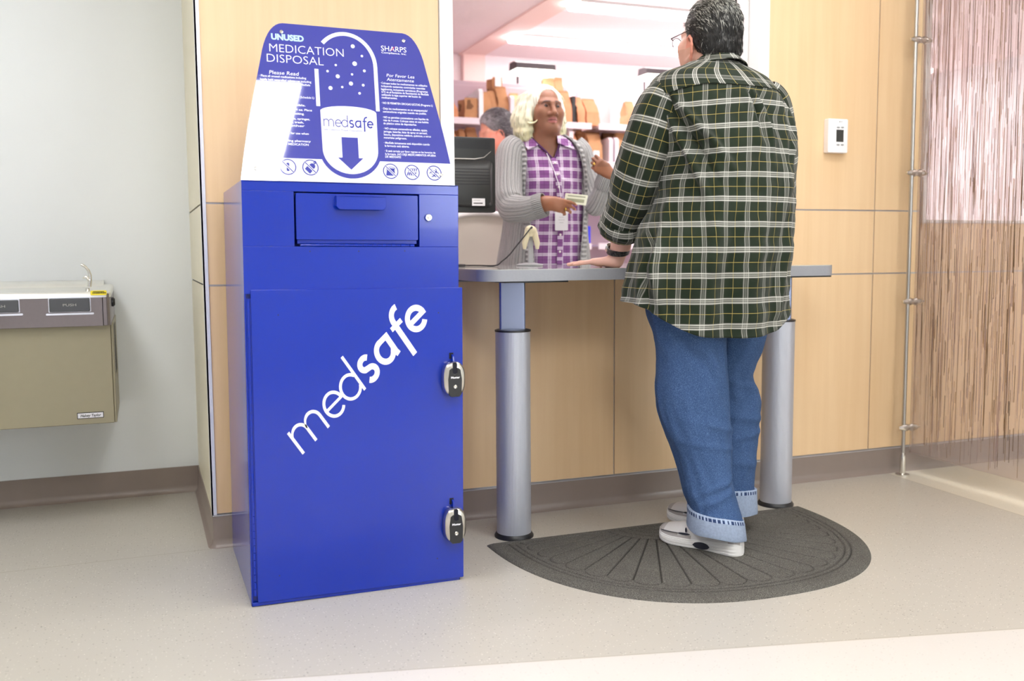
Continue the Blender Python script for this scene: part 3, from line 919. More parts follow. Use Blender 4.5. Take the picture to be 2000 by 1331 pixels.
# ================================================================ padlocks on the hasps
M_PLS = plain('brushed_silver', rgb(205, 200, 192), 0.26, 1.0, scale=120)
M_PLK = plain('black_padlock_face', rgb(30, 30, 32), 0.45)
def padlock(cx, z0, z1, label):
    t = thing('padlock', (cx, DY - 0.02, z0), label, 'padlock', 'padlocks on the blue bin')
    cz = (z0 + z1) / 2; hh = (z1 - z0) / 2; hw = 0.0345
    def oval(sx, sz, y, n=40, pw=2.6):
        return [(cx + sx * abs(math.cos(q)) ** (2 / pw) * math.copysign(1, math.cos(q)), y, cz + sz * abs(math.sin(q)) ** (2 / pw) * math.copysign(1, math.sin(q))) for q in np.linspace(0, 2 * PI, n, endpoint=False)]
    y0 = DY - 0.001
    part('shell', M_PLS, t, lambda m: m.loft([oval(hw * 0.93, hh * 0.95, y0), oval(hw, hh, y0 - 0.008), oval(hw, hh, y0 - 0.02), oval(hw * 0.95, hh * 0.96, y0 - 0.028), oval(hw * 0.8, hh * 0.86, y0 - 0.032)]), smooth=60)
    def face(m):
        o = [(-0.0195, -hh * 0.86), (-0.012, -hh * 1.0), (0.012, -hh * 1.0), (0.0195, -hh * 0.86), (0.021, 0.0), (0.0165, hh * 0.55), (0.008, hh * 0.66)]
        o += [(0.0065, hh * 0.36), (0.0, hh * 0.28), (-0.0065, hh * 0.36)] + [(-0.008, hh * 0.66), (-0.0165, hh * 0.55), (-0.021, 0.0)]
        m.prism([(cx + a, cz + b) for a, b in o], 'y', y0 - 0.0355, y0 - 0.02)
    f = part('face', M_PLK, t, face, bevel=0.001)
    def slot(m):
        m.prism(rrect(cx - 0.0065, cz + hh * 0.3, cx + 0.0065, cz + hh * 0.97, 0.005), 'y', y0 - 0.0338, y0 - 0.03)
    part('shackle_slot', M_HOLE, t, slot)
    def key(m):
        m.lathe([(0.0058, 0.0), (0.0058, -0.0012), (0.0046, -0.002), (0.0026, -0.0012), (0.0004, -0.001)], (cx, y0 - 0.0355, cz - hh * 0.42), 18, axis='y')
    part('key_cylinder', M_CHROME, t, key)
    vs, fs = text_mesh('Master', 0.0085, lambda a, b, h: (cx + a, y0 - 0.0355 - h, cz + hh * 0.06 + b), bold=0.0003, align='CENTER', sx=1.15)
    mm = MB(); mm.add(vs, fs); mm.build('lettering', M_LETTER, f, smooth=None)
padlock(0.856, 0.572, 0.676, 'silver and black padlock on the upper hasp of the blue bin')
padlock(0.854, 0.128, 0.234, 'silver and black padlock on the lower hasp of the blue bin')

# ================================================================ water fountain on the white wall
M_SSTOP = plain('polished_stainless', rgb(240, 240, 236), 0.34, 0.75, scale=20)
M_SSFR = plain('brushed_stainless', rgb(138, 130, 134), 0.3, 1.0, scale=80)
M_BRONZE = plain('bronze_tone_enamel', rgb(152, 145, 122), 0.42, 0.35, scale=30, var=0.03)
M_PUSH = plain('charcoal_push_bar', rgb(74, 76, 80), 0.45)
M_YEL = plain('yellow_sticker', rgb(246, 226, 46), 0.5)
M_INK = plain('black_ink', rgb(22, 20, 18), 0.6)
M_PLATE = plain('silver_nameplate', rgb(226, 226, 232), 0.3, 0.3)
FY = 3.70                                                   # front face of the fountain
ft = thing('drinking_fountain', (-0.5, 3.95, 0.38), 'stainless and bronze wall-hung drinking fountain with black push bars', 'drinking fountain')
fx1 = on_y(216, 600, FY)[0]; fz1 = on_y(200, 580, FY)[2]; fz0 = on_y(200, 637, FY)[2]; czb = on_y(222, 826, FY + 0.03)[2]
FX0 = -0.95
part('cabinet', M_BRONZE, ft, lambda m: (m.box((FX0, FY + 0.03, czb), (fx1 - 0.004, YL - 0.001, fz0 + 0.01)), m.box((fx1 - 0.004, FY + 0.034, czb), (fx1 + 0.004, YL - 0.001, fz0 + 0.01))), bevel=0.003)
def fpanel(m):
    m.box((FX0, FY, fz0), (fx1 - 0.026, FY + 0.03, fz1))
    m.box((fx1 - 0.0255, FY, fz0 + 0.001), (fx1 - 0.012, FY + 0.03, fz1)); 
    m.prism([(fx1 - 0.012, FY), (fx1 - 0.004, FY + 0.006), (fx1, FY + 0.02), (fx1, YL - 0.002), (fx1 - 0.012, YL - 0.002)], 'z', fz0 + 0.001, fz1 + 0.012)
part('front_panel', M_SSFR, ft, fpanel, bevel=0.002)
tz = on_y(150, 548, YL)[2]
def basin(m):
    # rim all round, sloping dished top
    x1 = fx1 + 0.002
    o = [(FX0, FY - 0.002), (x1 - 0.02, FY - 0.002), (x1 - 0.006, FY + 0.006), (x1, FY + 0.02), (x1, YL - 0.06), (x1 - 0.02, YL - 0.02), (x1 - 0.06, YL - 0.001), (FX0, YL - 0.001)]
    def ring(ins, z):
        c = np.array([(FX0 + x1) / 2, (FY + YL) / 2]); out = []
        for p in o:
            q = np.array(p); d = np.sign(c - q); out.append((q[0] + d[0] * ins * (0 if p[0] == FX0 else 1), q[1] + d[1] * ins, z + 0.012 * (q[1] - FY) / (YL - FY)))
        return out
    m.loft([ring(0, fz1 - 0.002), ring(0, fz1 + 0.014), ring(0.006, fz1 + 0.02), ring(0.016, fz1 + 0.02), ring(0.03, fz1 + 0.014), ring(0.06, fz1 + 0.010), ring(0.12, fz1 + 0.006)])
    # raised back ledge
    m.prism([(YL - 0.06, fz1 + 0.02), (YL - 0.05, tz - 0.012), (YL - 0.03, tz), (YL - 0.001, tz), (YL - 0.001, fz1)], 'x', FX0, x1 - 0.035)
part('basin', M_SSTOP, ft, basin, smooth=50)
sp = on_y(172, 563, FY + 0.1)
def spout(m):
    P_ = lambda u, v: on_y(u, v, FY + 0.1)
    m.lathe([(0.014, 0.0), (0.014, 0.006), (0.0095, 0.008), (0.0095, 0.016), (0.007, 0.018), (0.007, 0.03)], (P_(171, 563)[0], FY + 0.1, fz1 - 0.002), 18)
    m.tube([P_(174, 560), P_(176, 548), P_(176, 538), P_(173, 529), P_(166, 521), P_(158, 517)], [0.008, 0.0065, 0.0058, 0.005, 0.0048, 0.0052], 12)
    m.tube([P_(175, 548), P_(168, 541), P_(161, 544)], [0.007, 0.006, 0.0025], 10)
part('spout', M_CHROME, ft, spout, smooth=60)
for u0, u1, v0, v1 in ((97, 175, 582, 610), (-42, 36, 586, 612)):
    a = on_y(u0, v1, FY); b = on_y(u1, v0, FY)
    pb = part('push_bar', M_PUSH, ft, lambda m: m.prism(rrect(a[0], a[2], b[0], b[2], 0.004), 'y', FY - 0.012, FY + 0.002), bevel=0.003)
    def pl(m):
        vs, fs = text_mesh('PUSH', 0.0125, lambda x, z, h: ((a[0] + b[0]) / 2 + x, FY - 0.0121 - h, (a[2] + b[2]) / 2 - 0.004 + z), align='CENTER', sx=1.5)
        m.add(vs, fs)
    part('lettering', M_STEEL, pb, pl, smooth=None)
    part('bar_bracket', M_TRIM, ft, lambda m: (m.prism(rrect(a[0] - 0.012, a[2] - 0.012, b[0] + 0.012, a[2] - 0.005, 0.003), 'y', FY - 0.006, FY + 0.002), m.box((a[0] - 0.003, FY - 0.004, a[2] - 0.002), (b[0] + 0.003, FY + 0.001, b[2] + 0.003))), bevel=0.001)
a = on_y(177, 577, FY - 0.003); b = on_y(208, 567.5, FY - 0.003)
part('yellow_label', M_YEL, ft, lambda m: m.prism(rrect(a[0], a[2], b[0], b[2], 0.003), 'y', FY - 0.0045, FY - 0.002))
def bars(m):
    x = a[0] + 0.006
    while x < b[0] - 0.004:
        w = random.choice((0.0006, 0.001, 0.0016)); m.box((x, FY - 0.005, a[2] + 0.005), (x + w, FY - 0.0044, a[2] + 0.0105)); x += w + random.choice((0.0006, 0.0012))
    m.box((a[0] + 0.008, FY - 0.005, b[2] - 0.005), (b[0] - 0.008, FY - 0.0044, b[2] - 0.003))
part('label_print', M_INK, ft, bars, smooth=None)
a = on_y(151, 819, FY + 0.03); b = on_y(202.5, 804, FY + 0.03)
npl = part('nameplate', [M_INK, M_PLATE], ft, lambda m: (m.box((a[0], FY + 0.0275, a[2]), (b[0], FY + 0.031, b[2]), 0), m.box((a[0] + 0.0022, FY + 0.027, a[2] + 0.0022), (b[0] - 0.0022, FY + 0.0276, b[2] - 0.0022), 1)), smooth=None)
def nlt(m):
    vs, fs = text_mesh('Halsey Taylor', 0.0135, lambda x, z, h: ((a[0] + b[0]) / 2 + x, FY + 0.0269 - h, (a[2] + b[2]) / 2 - 0.0045 + z), align='CENTER', shear=0.25, bold=0.0003)
    k = (b[0] - a[0]) * 0.78 / (max(v[0] for v in vs) - min(v[0] for v in vs)); c = (a[0] + b[0]) / 2
    m.add([(c + (v[0] - c) * k, v[1], v[2]) for v in vs], fs)
part('lettering', M_INK, npl, nlt, smooth=None)
def bump_(m):
    p = on_y(221, 590, FY + 0.12); m.lathe([(0.017, 0.0), (0.017, 0.006), (0.012, 0.012)], (fx1 + 0.0005, FY + 0.12, p[2]), 16, axis='x')
part('side_button', M_BLACK, ft, bump_)
def vent(m):
    for i in range(30):
        for j in range(10):
            z = fz0 - 0.01 - i * 0.0062; y = FY + 0.14 + j * 0.02 + (i % 2) * 0.01
            m.box((fx1 + 0.0035, y, z), (fx1 + 0.0046, y + 0.009, z + 0.003))
part('side_vent', M_HOLE, ft, vent, smooth=None)

# ================================================================ service counter
M_CTOP = plain('grey_solid_surface', rgb(186, 188, 184), 0.12, coat=0.6, scale=60, var=0.03)
M_CEDGE = plain('grey_counter_edge', rgb(150, 152, 158), 0.35, scale=150, var=0.06)
M_ALU = None
def mat_alu():
    t = NT('ribbed_aluminium'); v = t.coord()
    t.set(Base_Color=rgb(196, 199, 210), Roughness=0.36, Metallic=0.55)
    w = t.node('ShaderNodeTexWave', wave_type='RINGS', rings_direction='Z'); 
    X, Y, Z = t.xyz(v)
    a = t.math('ARCTAN2', Y, X)
    t.bump(t.math('SINE', t.math('MULTIPLY', a, 90)), 0.25, 0.002)
    return t.m
M_ALU = mat_alu()
M_COL = plain('satin_anodised_column', rgb(150, 160, 190), 0.25, 0.8, scale=40)
ct = thing('service_counter', (1.78, 3.35, 0), 'grey service counter on two silver telescopic legs under the window', 'counter')
CZ1, CZ0 = 0.94, 0.90
CX0, CX1, CY0, CY1 = 1.045, 2.487, 2.972, 3.98
def ctop_o(i):
    r = 0.07; o = []
    for cx, cy, a0 in ((CX1 - r, CY0 + r, -90), ):
        o += [(cx + (r - i) * math.cos(math.radians(a0 + 90 * k / 8)), cy + (r - i) * math.sin(math.radians(a0 + 90 * k / 8))) for k in range(9)]
    xa = 2.36 - i
    o += [(CX1 - i, YW - 0.012), (xa, YW - 0.012), (xa, CY1 - i), (1.085 + i, CY1 - i), (1.085 + i, YW - 0.012), (CX0 + i, YW - 0.012)]
    o += [(CX0 + r + (r - i) * math.cos(math.radians(180 + 90 * k / 8)), CY0 + r + (r - i) * math.sin(math.radians(180 + 90 * k / 8))) for k in range(9)]
    return o
def ctop(m):
    o = ctop_o(0.0); n = len(o); e = 0.0025
    m.prism(ctop_o(0.0), 'z', CZ0, CZ1 - e, 1); m.prism(ctop_o(0.0008), 'z', CZ1 - e, CZ1, 0)
part('countertop', [M_CTOP, M_CEDGE], ct, ctop, smooth=30)
for lx in (1.195, 2.3):
    ly = 3.09
    lg = part('leg', M_ALU, ct, lambda m: m.lathe([(0.0605, 0.0), (0.0605, 0.716), (0.056, 0.72)], (lx, ly, 0.008), 64), smooth=30)
    # put the leg's own origin on its axis so that its ribs run true
    for v in lg.data.vertices: v.co.x -= lx; v.co.y -= ly
    lg.location = (lx, ly, 0)
    inv = lg.matrix_parent_inverse.copy()
    WORLD[lg.name] = Matrix.Translation((lx, ly, 0))
    part('column', M_COL, lg, lambda m: m.prism([(lx - 0.002 + p[0] * 0.955 + p[1] * 0.297, ly - p[0] * 0.297 + p[1] * 0.955) for p in rrect(-0.045, -0.022, 0.045, 0.022, 0.008)], 'z', 0.7, CZ0 - 0.002), bevel=0.002)
    part('collar', M_BLACK, lg, lambda m: m.lathe([(0.0625, 0.724), (0.0625, 0.730), (0.052, 0.7325), (0.0, 0.7325)], (lx, ly, 0), 48), smooth=40)
    part('foot_ring', M_BLACK, lg, lambda m: m.lathe([(0.069, 0.0), (0.069, 0.006), (0.062, 0.016), (0.0, 0.016)], (lx, ly, 0), 48), smooth=40)
    part('mount_plate', M_BLACK, lg, lambda m: m.box((lx - 0.06, ly - 0.09, CZ0 - 0.006), (lx + 0.17, ly + 0.09, CZ0 - 0.0005)))

# ================================================================ half-round floor mat
def mat_mat():
    t = NT('charcoal_ribbed_carpet'); p = t.node('ShaderNodeNewGeometry').outputs['Position']
    n = t.noise(p, 480, 3); b = t.noise(p, 6, 3)
    col = t.ramp(n, [(0.3, rgb(66, 65, 62)), (0.52, rgb(104, 102, 97)), (0.72, rgb(160, 157, 150))])
    col = t.mix(t.math('MULTIPLY', b, 0.45), col, rgb(70, 65, 60))
    at = t.node('ShaderNodeAttribute'); at.attribute_name = 'Col'
    col = t.mix(t.math('MULTIPLY', at.outputs['Fac'], 0.8), col, rgb(44, 43, 42))
    t.set(Base_Color=col, Roughness=0.95); t.bsdf.inputs['Specular IOR Level'].default_value = 0.1
    t.bump(n, 0.8, 0.003)
    return t.m
def floor_mat():
    cx, cy, A, B = 1.712, 3.012, 0.645, 0.772
    def edge(a):
        c, s = math.cos(a), math.sin(a); pw = 2.35
        k = 1.0 / ((abs(c) / A) ** pw + (abs(s) / B) ** pw) ** (1 / pw)
        return k
    NA, NR = 900, 150
    rho = np.concatenate([[0.0], np.linspace(0.01, 0.985, NR - 3), [1.0, 1.002]])
    V = []; colr = []
    nf = 23
    for r in rho:
        for i in range(NA + 1):
            a = PI + PI * i / NA
            k = edge(a); x = k * math.cos(a) * r; y = k * math.sin(a) * r
            R_ = math.hypot(x, y)
            z = 0.011
            g = 0.0
            # border bead
            rim = (1 - r) * k
            top = -y
            for q, w in ((0.062, 0.0045), (0.082, 0.004)):
                g = max(g, 1 - abs(rim - q) / w) if (top > q - 0.03) else g
            for q in (0.035,):
                if rim > 0.062: g = max(g, 1 - abs(top - q) / 0.004)
            if rim > 0.09 and top > 0.035:
                # scalloped petals running out from the centre
                ph = (a - PI) / PI * nf; fr = ph - math.floor(ph)
                dl = min(fr, 1 - fr) / nf * PI * R_
                tip = 0.105 + 0.03 * (2 * abs(fr - 0.5)) ** 3
                if rim > tip and R_ > 0.2: g = max(g, 1 - dl / 0.0042)
                if R_ > 0.2: g = max(g, 1 - abs(rim - tip) / 0.004)
                # arcs near the middle
                if R_ <= 0.212:
                    for q in (0.205, 0.165, 0.125, 0.085): g = max(g, 1 - abs(R_ - q) / 0.004)
            g = max(0.0, min(1.0, g))
            z -= 0.005 * g
            if rim < 0.02: z = 0.003 + 0.008 * max(0, min(1, rim / 0.02))
            if top < 0.012: z = min(z, 0.005 + 0.006 * top / 0.012)
            if r > 1.0: z = 0.0
            V.append((cx + x, cy + y, z)); colr.append(g)
    n = NA + 1; F = []
    for i in range(len(rho) - 1):
        for j in range(NA):
            F.append((i * n + j, (i + 1) * n + j, (i + 1) * n + j + 1, i * n + j + 1))
    m = MB(); m.add(V, F)
    o = m.build('floor_mat', mat_mat(), None, smooth=180)
    at = o.data.attributes.new('Col', 'FLOAT_COLOR', 'POINT')
    c = np.ones((len(V), 4), np.float32); c[:, :3] = np.array(colr)[:, None]
    at.data.foreach_set('color', c.ravel())
    tag(o, 'half-round charcoal floor mat with a grooved fan pattern', 'floor mat')
floor_mat()

# ================================================================ thermostat
M_THERM = plain('white_thermostat_plastic', rgb(246, 244, 246), 0.35, var=0.01)
M_LCD = plain('dark_display', rgb(58, 60, 58), 0.15)
M_BTN = plain('grey_rubber_button', rgb(160, 162, 162), 0.5)
yt = YW - 0.03
a = on_y(1617, 298, yt); b = on_y(1657, 233, yt)
tt = thing('thermostat', ((a[0] + b[0]) / 2, YW, a[2]), 'small white thermostat with a dark display on the panelled wall', 'thermostat')
part('case', M_THERM, tt, lambda m: m.prism(rrect(a[0], a[2], b[0], b[2], 0.006), 'y', yt, YW), bevel=0.003)
def P_(u, v): return on_y(u, v, yt)
c, d = P_(1633.2, 277), P_(1647.6, 254)
part('display', M_LCD, tt, lambda m: m.box((c[0], yt - 0.001, c[2]), (d[0], yt + 0.001, d[2])), smooth=None)
for u, v in ((1637.5, 249), (1645.5, 249), (1636.8, 283), (1645, 283)):
    q = P_(u, v)
    part('button', M_BTN, tt, lambda m: m.ball((q[0], yt, q[2]), (0.0085, 0.003, 0.0035)), smooth=180)
part('lettering', M_BTN, tt, lambda m: (m.box((P_(1639, 239)[0], yt - 0.0005, P_(1639, 239)[2]), (P_(1641.5, 237)[0], yt + 0.0005, P_(1641, 237)[2])), m.box((P_(1643, 239)[0], yt - 0.0005, P_(1643, 238.6)[2]), (P_(1645, 237)[0], yt + 0.0005, P_(1645, 237.4)[2]))), smooth=None)

# ================================================================ reed screen on a post
def mat_resin():
    t = NT('clear_textured_resin'); p = t.coord('Object')
    n = t.noise(t.mapping(p, scale=(1, 60, 3)), 1.0, 3)
    tr = t.node('ShaderNodeBsdfTransparent'); tr.inputs[0].default_value = (0.94, 0.90, 0.90, 1)
    rf = t.node('ShaderNodeBsdfRefraction'); rf.inputs['IOR'].default_value = 1.01; rf.inputs['Roughness'].default_value = 0.12; rf.inputs['Color'].default_value = (0.95, 0.91, 0.92, 1)
    tl = t.node('ShaderNodeBsdfTranslucent'); tl.inputs[0].default_value = (0.88, 0.83, 0.83, 1)
    gl = t.node('ShaderNodeBsdfGlossy'); gl.inputs['Roughness'].default_value = 0.3
    def mx(f, a, b):
        s = t.node('ShaderNodeMixShader'); t.put(s.inputs[0], f); t.l.new(a, s.inputs[1]); t.l.new(b, s.inputs[2]); return s.outputs[0]
    a = mx(0.35, tr.outputs[0], rf.outputs[0])
    a = mx(0.18, a, tl.outputs[0])
    fr = t.node('ShaderNodeFresnel'); fr.inputs[0].default_value = 1.35
    a = mx(t.math('MULTIPLY', fr.outputs[0], 0.5), a, gl.outputs[0])
    t.l.new(a, t.out.inputs['Surface'])
    return t.m
def mat_reed():
    t = NT('dried_reed'); at = t.node('ShaderNodeAttribute'); at.attribute_name = 'Col'
    df = t.bsdf; df.inputs['Roughness'].default_value = 0.6
    t.l.new(at.outputs['Color'], df.inputs['Base Color'])
    tr = t.node('ShaderNodeBsdfTransparent'); t.l.new(at.outputs['Color'], tr.inputs[0])
    s = t.node('ShaderNodeMixShader'); s.inputs[0].default_value = 0.42
    t.l.new(tr.outputs[0], s.inputs[1]); t.l.new(df.outputs[0], s.inputs[2]); t.l.new(s.outputs[0], t.out.inputs['Surface'])
    return t.m
PXS = 3.2
sct = thing('privacy_screen', (3.12, 3.288, 0), 'clear resin divider screen full of upright reeds on a steel post', 'privacy screen')
pn = part('resin_panel', mat_resin(), sct, lambda m: m.box((PXS, 1.75, 0.084), (PXS + 0.012, 3.336, 2.45)), smooth=None)
def reeds():
    V = []; F = []; C_ = []
    r2 = np.random.default_rng(5)
    for i in range(3600):
        y = r2.uniform(1.76, 3.325); ln = r2.choice([r2.uniform(0.04, 0.16), r2.uniform(0.15, 0.7)]); z0 = r2.uniform(0.09, 2.44 - 0.05); z1 = min(z0 + ln, 2.44)
        w = r2.choice([0.0005, 0.0007, 0.001, 0.0014]); tl = r2.normal(0, 0.012) * (z1 - z0); x = PXS + r2.uniform(0.002, 0.010)
        b = len(V)
        y2 = min(max(y + tl, 1.76), 3.325)
        for (yy, zz) in ((y, z0), (y2, z1)):
            V += [(x - w * 0.6, yy, zz), (x, yy - w, zz), (x + w * 0.6, yy, zz), (x, yy + w, zz)]
        for k in range(4): F.append((b + k, b + (k + 1) % 4, b + 4 + (k + 1) % 4, b + 4 + k))
        q = r2.uniform()
        c = rgb(160, 128, 74) if q < 0.16 else rgb(206, 178, 124) if q < 0.42 else rgb(244, 230, 226) if q < 0.95 else rgb(80, 60, 42)
        C_ += [c] * 8
    m = MB(); m.add(V, F); o = m.build('reed', mat_reed(), pn, smooth=None)
    at = o.data.attributes.new('Col', 'FLOAT_COLOR', 'POINT'); at.data.foreach_set('color', np.array(C_, np.float32).ravel())
    o['kind'] = 'stuff'
reeds()
px_, py_ = 3.12, 3.288
post = part('post', M_STEEL, sct, lambda m: m.lathe([(0.0085, 0.09), (0.0085, 2.66), (0.02, 2.66), (0.02, 2.7)], (px_, py_, 0), 20), smooth=40)
part('post_base', M_CHROME, post, lambda m: m.lathe([(0.03, 0.0), (0.03, 0.005), (0.012, 0.009), (0.0125, 0.03), (0.0125, 0.075), (0.0085, 0.1)], (px_, py_, 0), 24), smooth=40)
for v in (77, 338, 589, 834):
    z = on_y(1785, v, py_)[2]
    def clamp(m):
        rings = []
        for k in range(15):
            q = k / 14; x = px_ - 0.028 + q * (PXS + 0.01 - px_ + 0.028); r = 0.0145 * (0.35 + 0.65 * math.sin(PI * min(1, max(0, q * 1.15 - 0.07))) ** 0.5) * (0.8 if 0.4 < q < 0.55 else 1.05)
            rings.append([(x, py_ + r * 1.0 * math.cos(a_), z + r * 1.15 * math.sin(a_)) for a_ in np.linspace(0, 2 * PI, 14, endpoint=False)])
        m.loft(rings)
    part('clamp', M_CHROME, sct, clamp, smooth=60)
# ================================================================ pharmacy behind the window
M_SHELF = plain('lilac_grey_steel', rgb(196, 174, 184), 0.45, scale=20, var=0.02)
M_SHLIP = plain('pale_shelf_edge', rgb(232, 220, 226), 0.4, scale=20, var=0.02)
def mat_kraft(name, a, b):
    t = NT(name); v = t.coord()
    n = t.noise(v, 14, 4); w = t.noise(t.mapping(v, scale=(60, 60, 9)), 1.0, 3)
    t.set(Base_Color=t.mix(n, a, b), Roughness=0.75); t.bump(w, 0.35, 0.004)
    return t.m
M_KRAFT = mat_kraft('kraft_paper', rgb(172, 124, 84), rgb(196, 148, 104))
M_KRAFT2 = mat_kraft('orange_kraft_paper', rgb(204, 136, 96), rgb(220, 158, 116))
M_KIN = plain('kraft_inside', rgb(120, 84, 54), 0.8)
M_PAPER = plain('white_paper', rgb(244, 242, 244), 0.6, var=0.01)
M_FILM = plain('white_plastic_bag', rgb(244, 240, 242), 0.35, var=0.02)

YS0, YS1 = 5.95, 6.36           # shelf front and back
ZT = on_y(1000, 163, YS1)[2]
zs = [on_y(1000, 237, YS0)[2], on_y(1000, 314, YS0)[2], 1.36, on_y(1165, 479, YS0)[2], 0.7, 0.36, 0.08]
edges = [1.62, on_y(1163, 200, YS0)[0], 3.98]
def shelving(x0, x1, label):
    t = thing('shelving_unit', ((x0 + x1) / 2, (YS0 + YS1) / 2, 0), label, 'shelving unit', 'steel shelving along the pharmacy')
    part('back_panel', M_SHELF, t, lambda m: (m.box((x0, YS1, 0.02), (x1, YS1 + 0.02, ZT)), m.box((x0 + 0.05, YS1 - 0.006, zs[0] + 0.06), (x1 - 0.05, YS1, ZT - 0.03))), bevel=0.003)
    part('upright', M_SHLIP, t, lambda m: (m.box((x0, YS1 - 0.03, 0), (x0 + 0.025, YS1 + 0.03, ZT + 0.03))))
    part('upright', M_SHLIP, t, lambda m: (m.box((x1 - 0.025, YS1 - 0.03, 0), (x1, YS1 + 0.03, ZT + 0.03))))
    for z in zs:
        part('shelf_board', M_SHLIP, t, lambda m: (m.box((x0 + 0.026, YS0, z - 0.03), (x1 - 0.026, YS0 + 0.01, z + 0.012)), m.box((x0 + 0.026, YS0 + 0.01, z - 0.012), (x1 - 0.026, YS1 - 0.008, z))), bevel=0.003)
    return t
shelving(edges[0], edges[1], 'left lilac-grey shelving unit holding paper bags behind the woman')
shelving(edges[1], edges[2], 'right lilac-grey shelving unit holding paper bags beyond the plaid shirt')

def divider(u, v0, z, lean, label, dep=0.34, mat=None):
    p = on_y(u, 240, YS0 + 0.02); h = on_y(u, v0, YS0 + 0.02)[2] - z
    m = MB()
    m.prism([(YS0 + 0.02, z), (YS0 + 0.02, z + h * 0.9), (YS0 + 0.04, z + h), (YS0 + 0.02 + dep * 0.85, z + h * lean), (YS0 + 0.02 + dep, z + h * 0.3), (YS0 + 0.02 + dep, z)], 'x', p[0], p[0] + 0.03)
    m.box((p[0] - 0.002, YS0 + 0.025, z), (p[0] + 0.034, YS0 + dep, z + 0.004))
    tag(m.build('shelf_divider', mat or M_SHLIP, None, bevel=0.004), label, 'shelf divider', 'upright dividers between the paper bags')
Z1, Z2, Z4 = zs[0] + 0.0005, zs[1] + 0.0005, zs[3] + 0.0005
divider(936, 172, Z1, 0.9, 'tall white shelf divider right of the small open paper bag', mat=M_PAPER)
divider(997, 186, Z1, 0.95, 'grey shelf divider left of the woman with white hair')
divider(1193, 197, Z1, 0.6, 'grey shelf divider on the upper shelf right of the leaning paper bags')
divider(1112, 250, Z2, 0.9, 'grey shelf divider on the lower shelf just right of the white hair')
divider(1190, 268, Z2, 0.9, 'left one of the pair of dividers above the raised hand')
divider(1201.5, 268, Z2, 0.9, 'right one of the pair of dividers above the raised hand')

def paper_bag(u0, u1, v0, z, y, label, mat=None, lean=0.0, openf=False, tag_=None, dep=0.12, grp='paper bags on the pharmacy shelves', folded=True):
    """kraft bag: creased sides, folded or open top; edges u0..u1, top at photo row v0"""
    a, b = on_y(u0, 240, y)[0], on_y(u1, 240, y)[0]; w = b - a; top = on_y((u0 + u1) / 2, v0, y)[2]; h = top - z
    t = thing('paper_bag', ((a + b) / 2, y + dep / 2, z), label, 'paper bag', grp)
    mt = mat or M_KRAFT
    r = random.Random(int(u0 * 7 + v0))
    def bag(m):
        rings = []
        K = 9
        for i in range(K):
            q = i / (K - 1); zz = z + h * q * (0.97 if folded else 1.0)
            sq = 1.0 if openf else (1.0 if q < 0.55 else 1.0 - 0.92 * ((q - 0.55) / 0.45) ** 1.1)
            d0 = y + dep / 2 - dep / 2 * sq; d1 = y + dep / 2 + dep / 2 * sq
            x0 = a + lean * h * q + r.uniform(-0.004, 0.004); x1 = b + lean * h * q + r.uniform(-0.004, 0.004)
            xm = (x0 + x1) / 2; gus = 0.02 * (0.3 + q) * (0 if i == 0 else 1); dm = (d0 + d1) / 2
            rings.append([(x0, d0, zz), (xm - 0.2 * w, d0 - 0.006 * r.random(), zz), (xm + 0.2 * w, d0 - 0.006 * r.random(), zz), (x1, d0, zz), (x1 - gus, dm, zz), (x1, d1, zz), (xm, d1, zz), (x0, d1, zz), (x0 + gus, dm, zz)])
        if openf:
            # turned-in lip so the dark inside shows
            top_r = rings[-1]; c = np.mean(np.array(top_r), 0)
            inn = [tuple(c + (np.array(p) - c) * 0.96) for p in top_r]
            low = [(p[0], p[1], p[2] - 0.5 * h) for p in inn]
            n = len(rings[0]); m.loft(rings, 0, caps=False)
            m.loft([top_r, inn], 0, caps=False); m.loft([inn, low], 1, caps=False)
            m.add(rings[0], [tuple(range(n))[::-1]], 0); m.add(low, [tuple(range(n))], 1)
        else: m.loft(rings)
        if folded and not openf:
            x0 = a + lean * h; m.box((x0 + 0.004, y + dep / 2 - 0.012, top - 0.12 * h), (x0 + w - 0.004, y + dep / 2 - 0.006, top), 0)
    part('bag_body', [mt, M_KIN], t, bag, smooth=25)
    if tag_:
        q0, q1, s0, s1 = tag_
        part('bag_label', M_PAPER, t, lambda m: m.prism([(a + w * q0 + lean * h * s0, z + h * s0), (a + w * q1 + lean * h * s0, z + h * s0), (a + w * q1 + lean * h * s1, z + h * s1), (a + w * q0 + lean * h * s1, z + h * s1)], 'y', y - 0.009, y - 0.0065), smooth=None)
    return t
ys = YS0 + 0.035
paper_bag(880, 897, 198, Z1, ys, 'paper bag at the far left of the upper shelf beside the window frame', M_KRAFT2, lean=-0.12)
paper_bag(908, 933, 190, Z1, ys, 'small open kraft bag left of the tall white divider', openf=True, dep=0.14)
paper_bag(944, 962, 177, Z1, ys, 'brown kraft bag right of the tall white divider', lean=-0.06)
paper_bag(960, 975, 176, Z1, ys + 0.02, 'kraft bag second to the right of the tall white divider', lean=-0.06)
paper_bag(972, 994, 166, Z1, ys + 0.01, 'wide kraft bag bulging left of the grey divider', lean=0.02, dep=0.15)
paper_bag(963, 981, 148, Z1 + 0.0005, ys + 0.16, 'tallest kraft bag with a white label on the upper shelf', openf=True, tag_=(0.2, 0.85, 0.6, 0.97), dep=0.12)
paper_bag(1000, 1018, 180, Z1, ys + 0.17, 'orange kraft bag hidden behind the grey divider', M_KRAFT2)
paper_bag(1066, 1088, 150, Z1, ys + 0.15, 'tall orange bag standing over the white hair', M_KRAFT2)
paper_bag(1086, 1103, 149, Z1, ys + 0.17, 'tall orange bag just right of the one over the white hair', M_KRAFT2, lean=0.02)
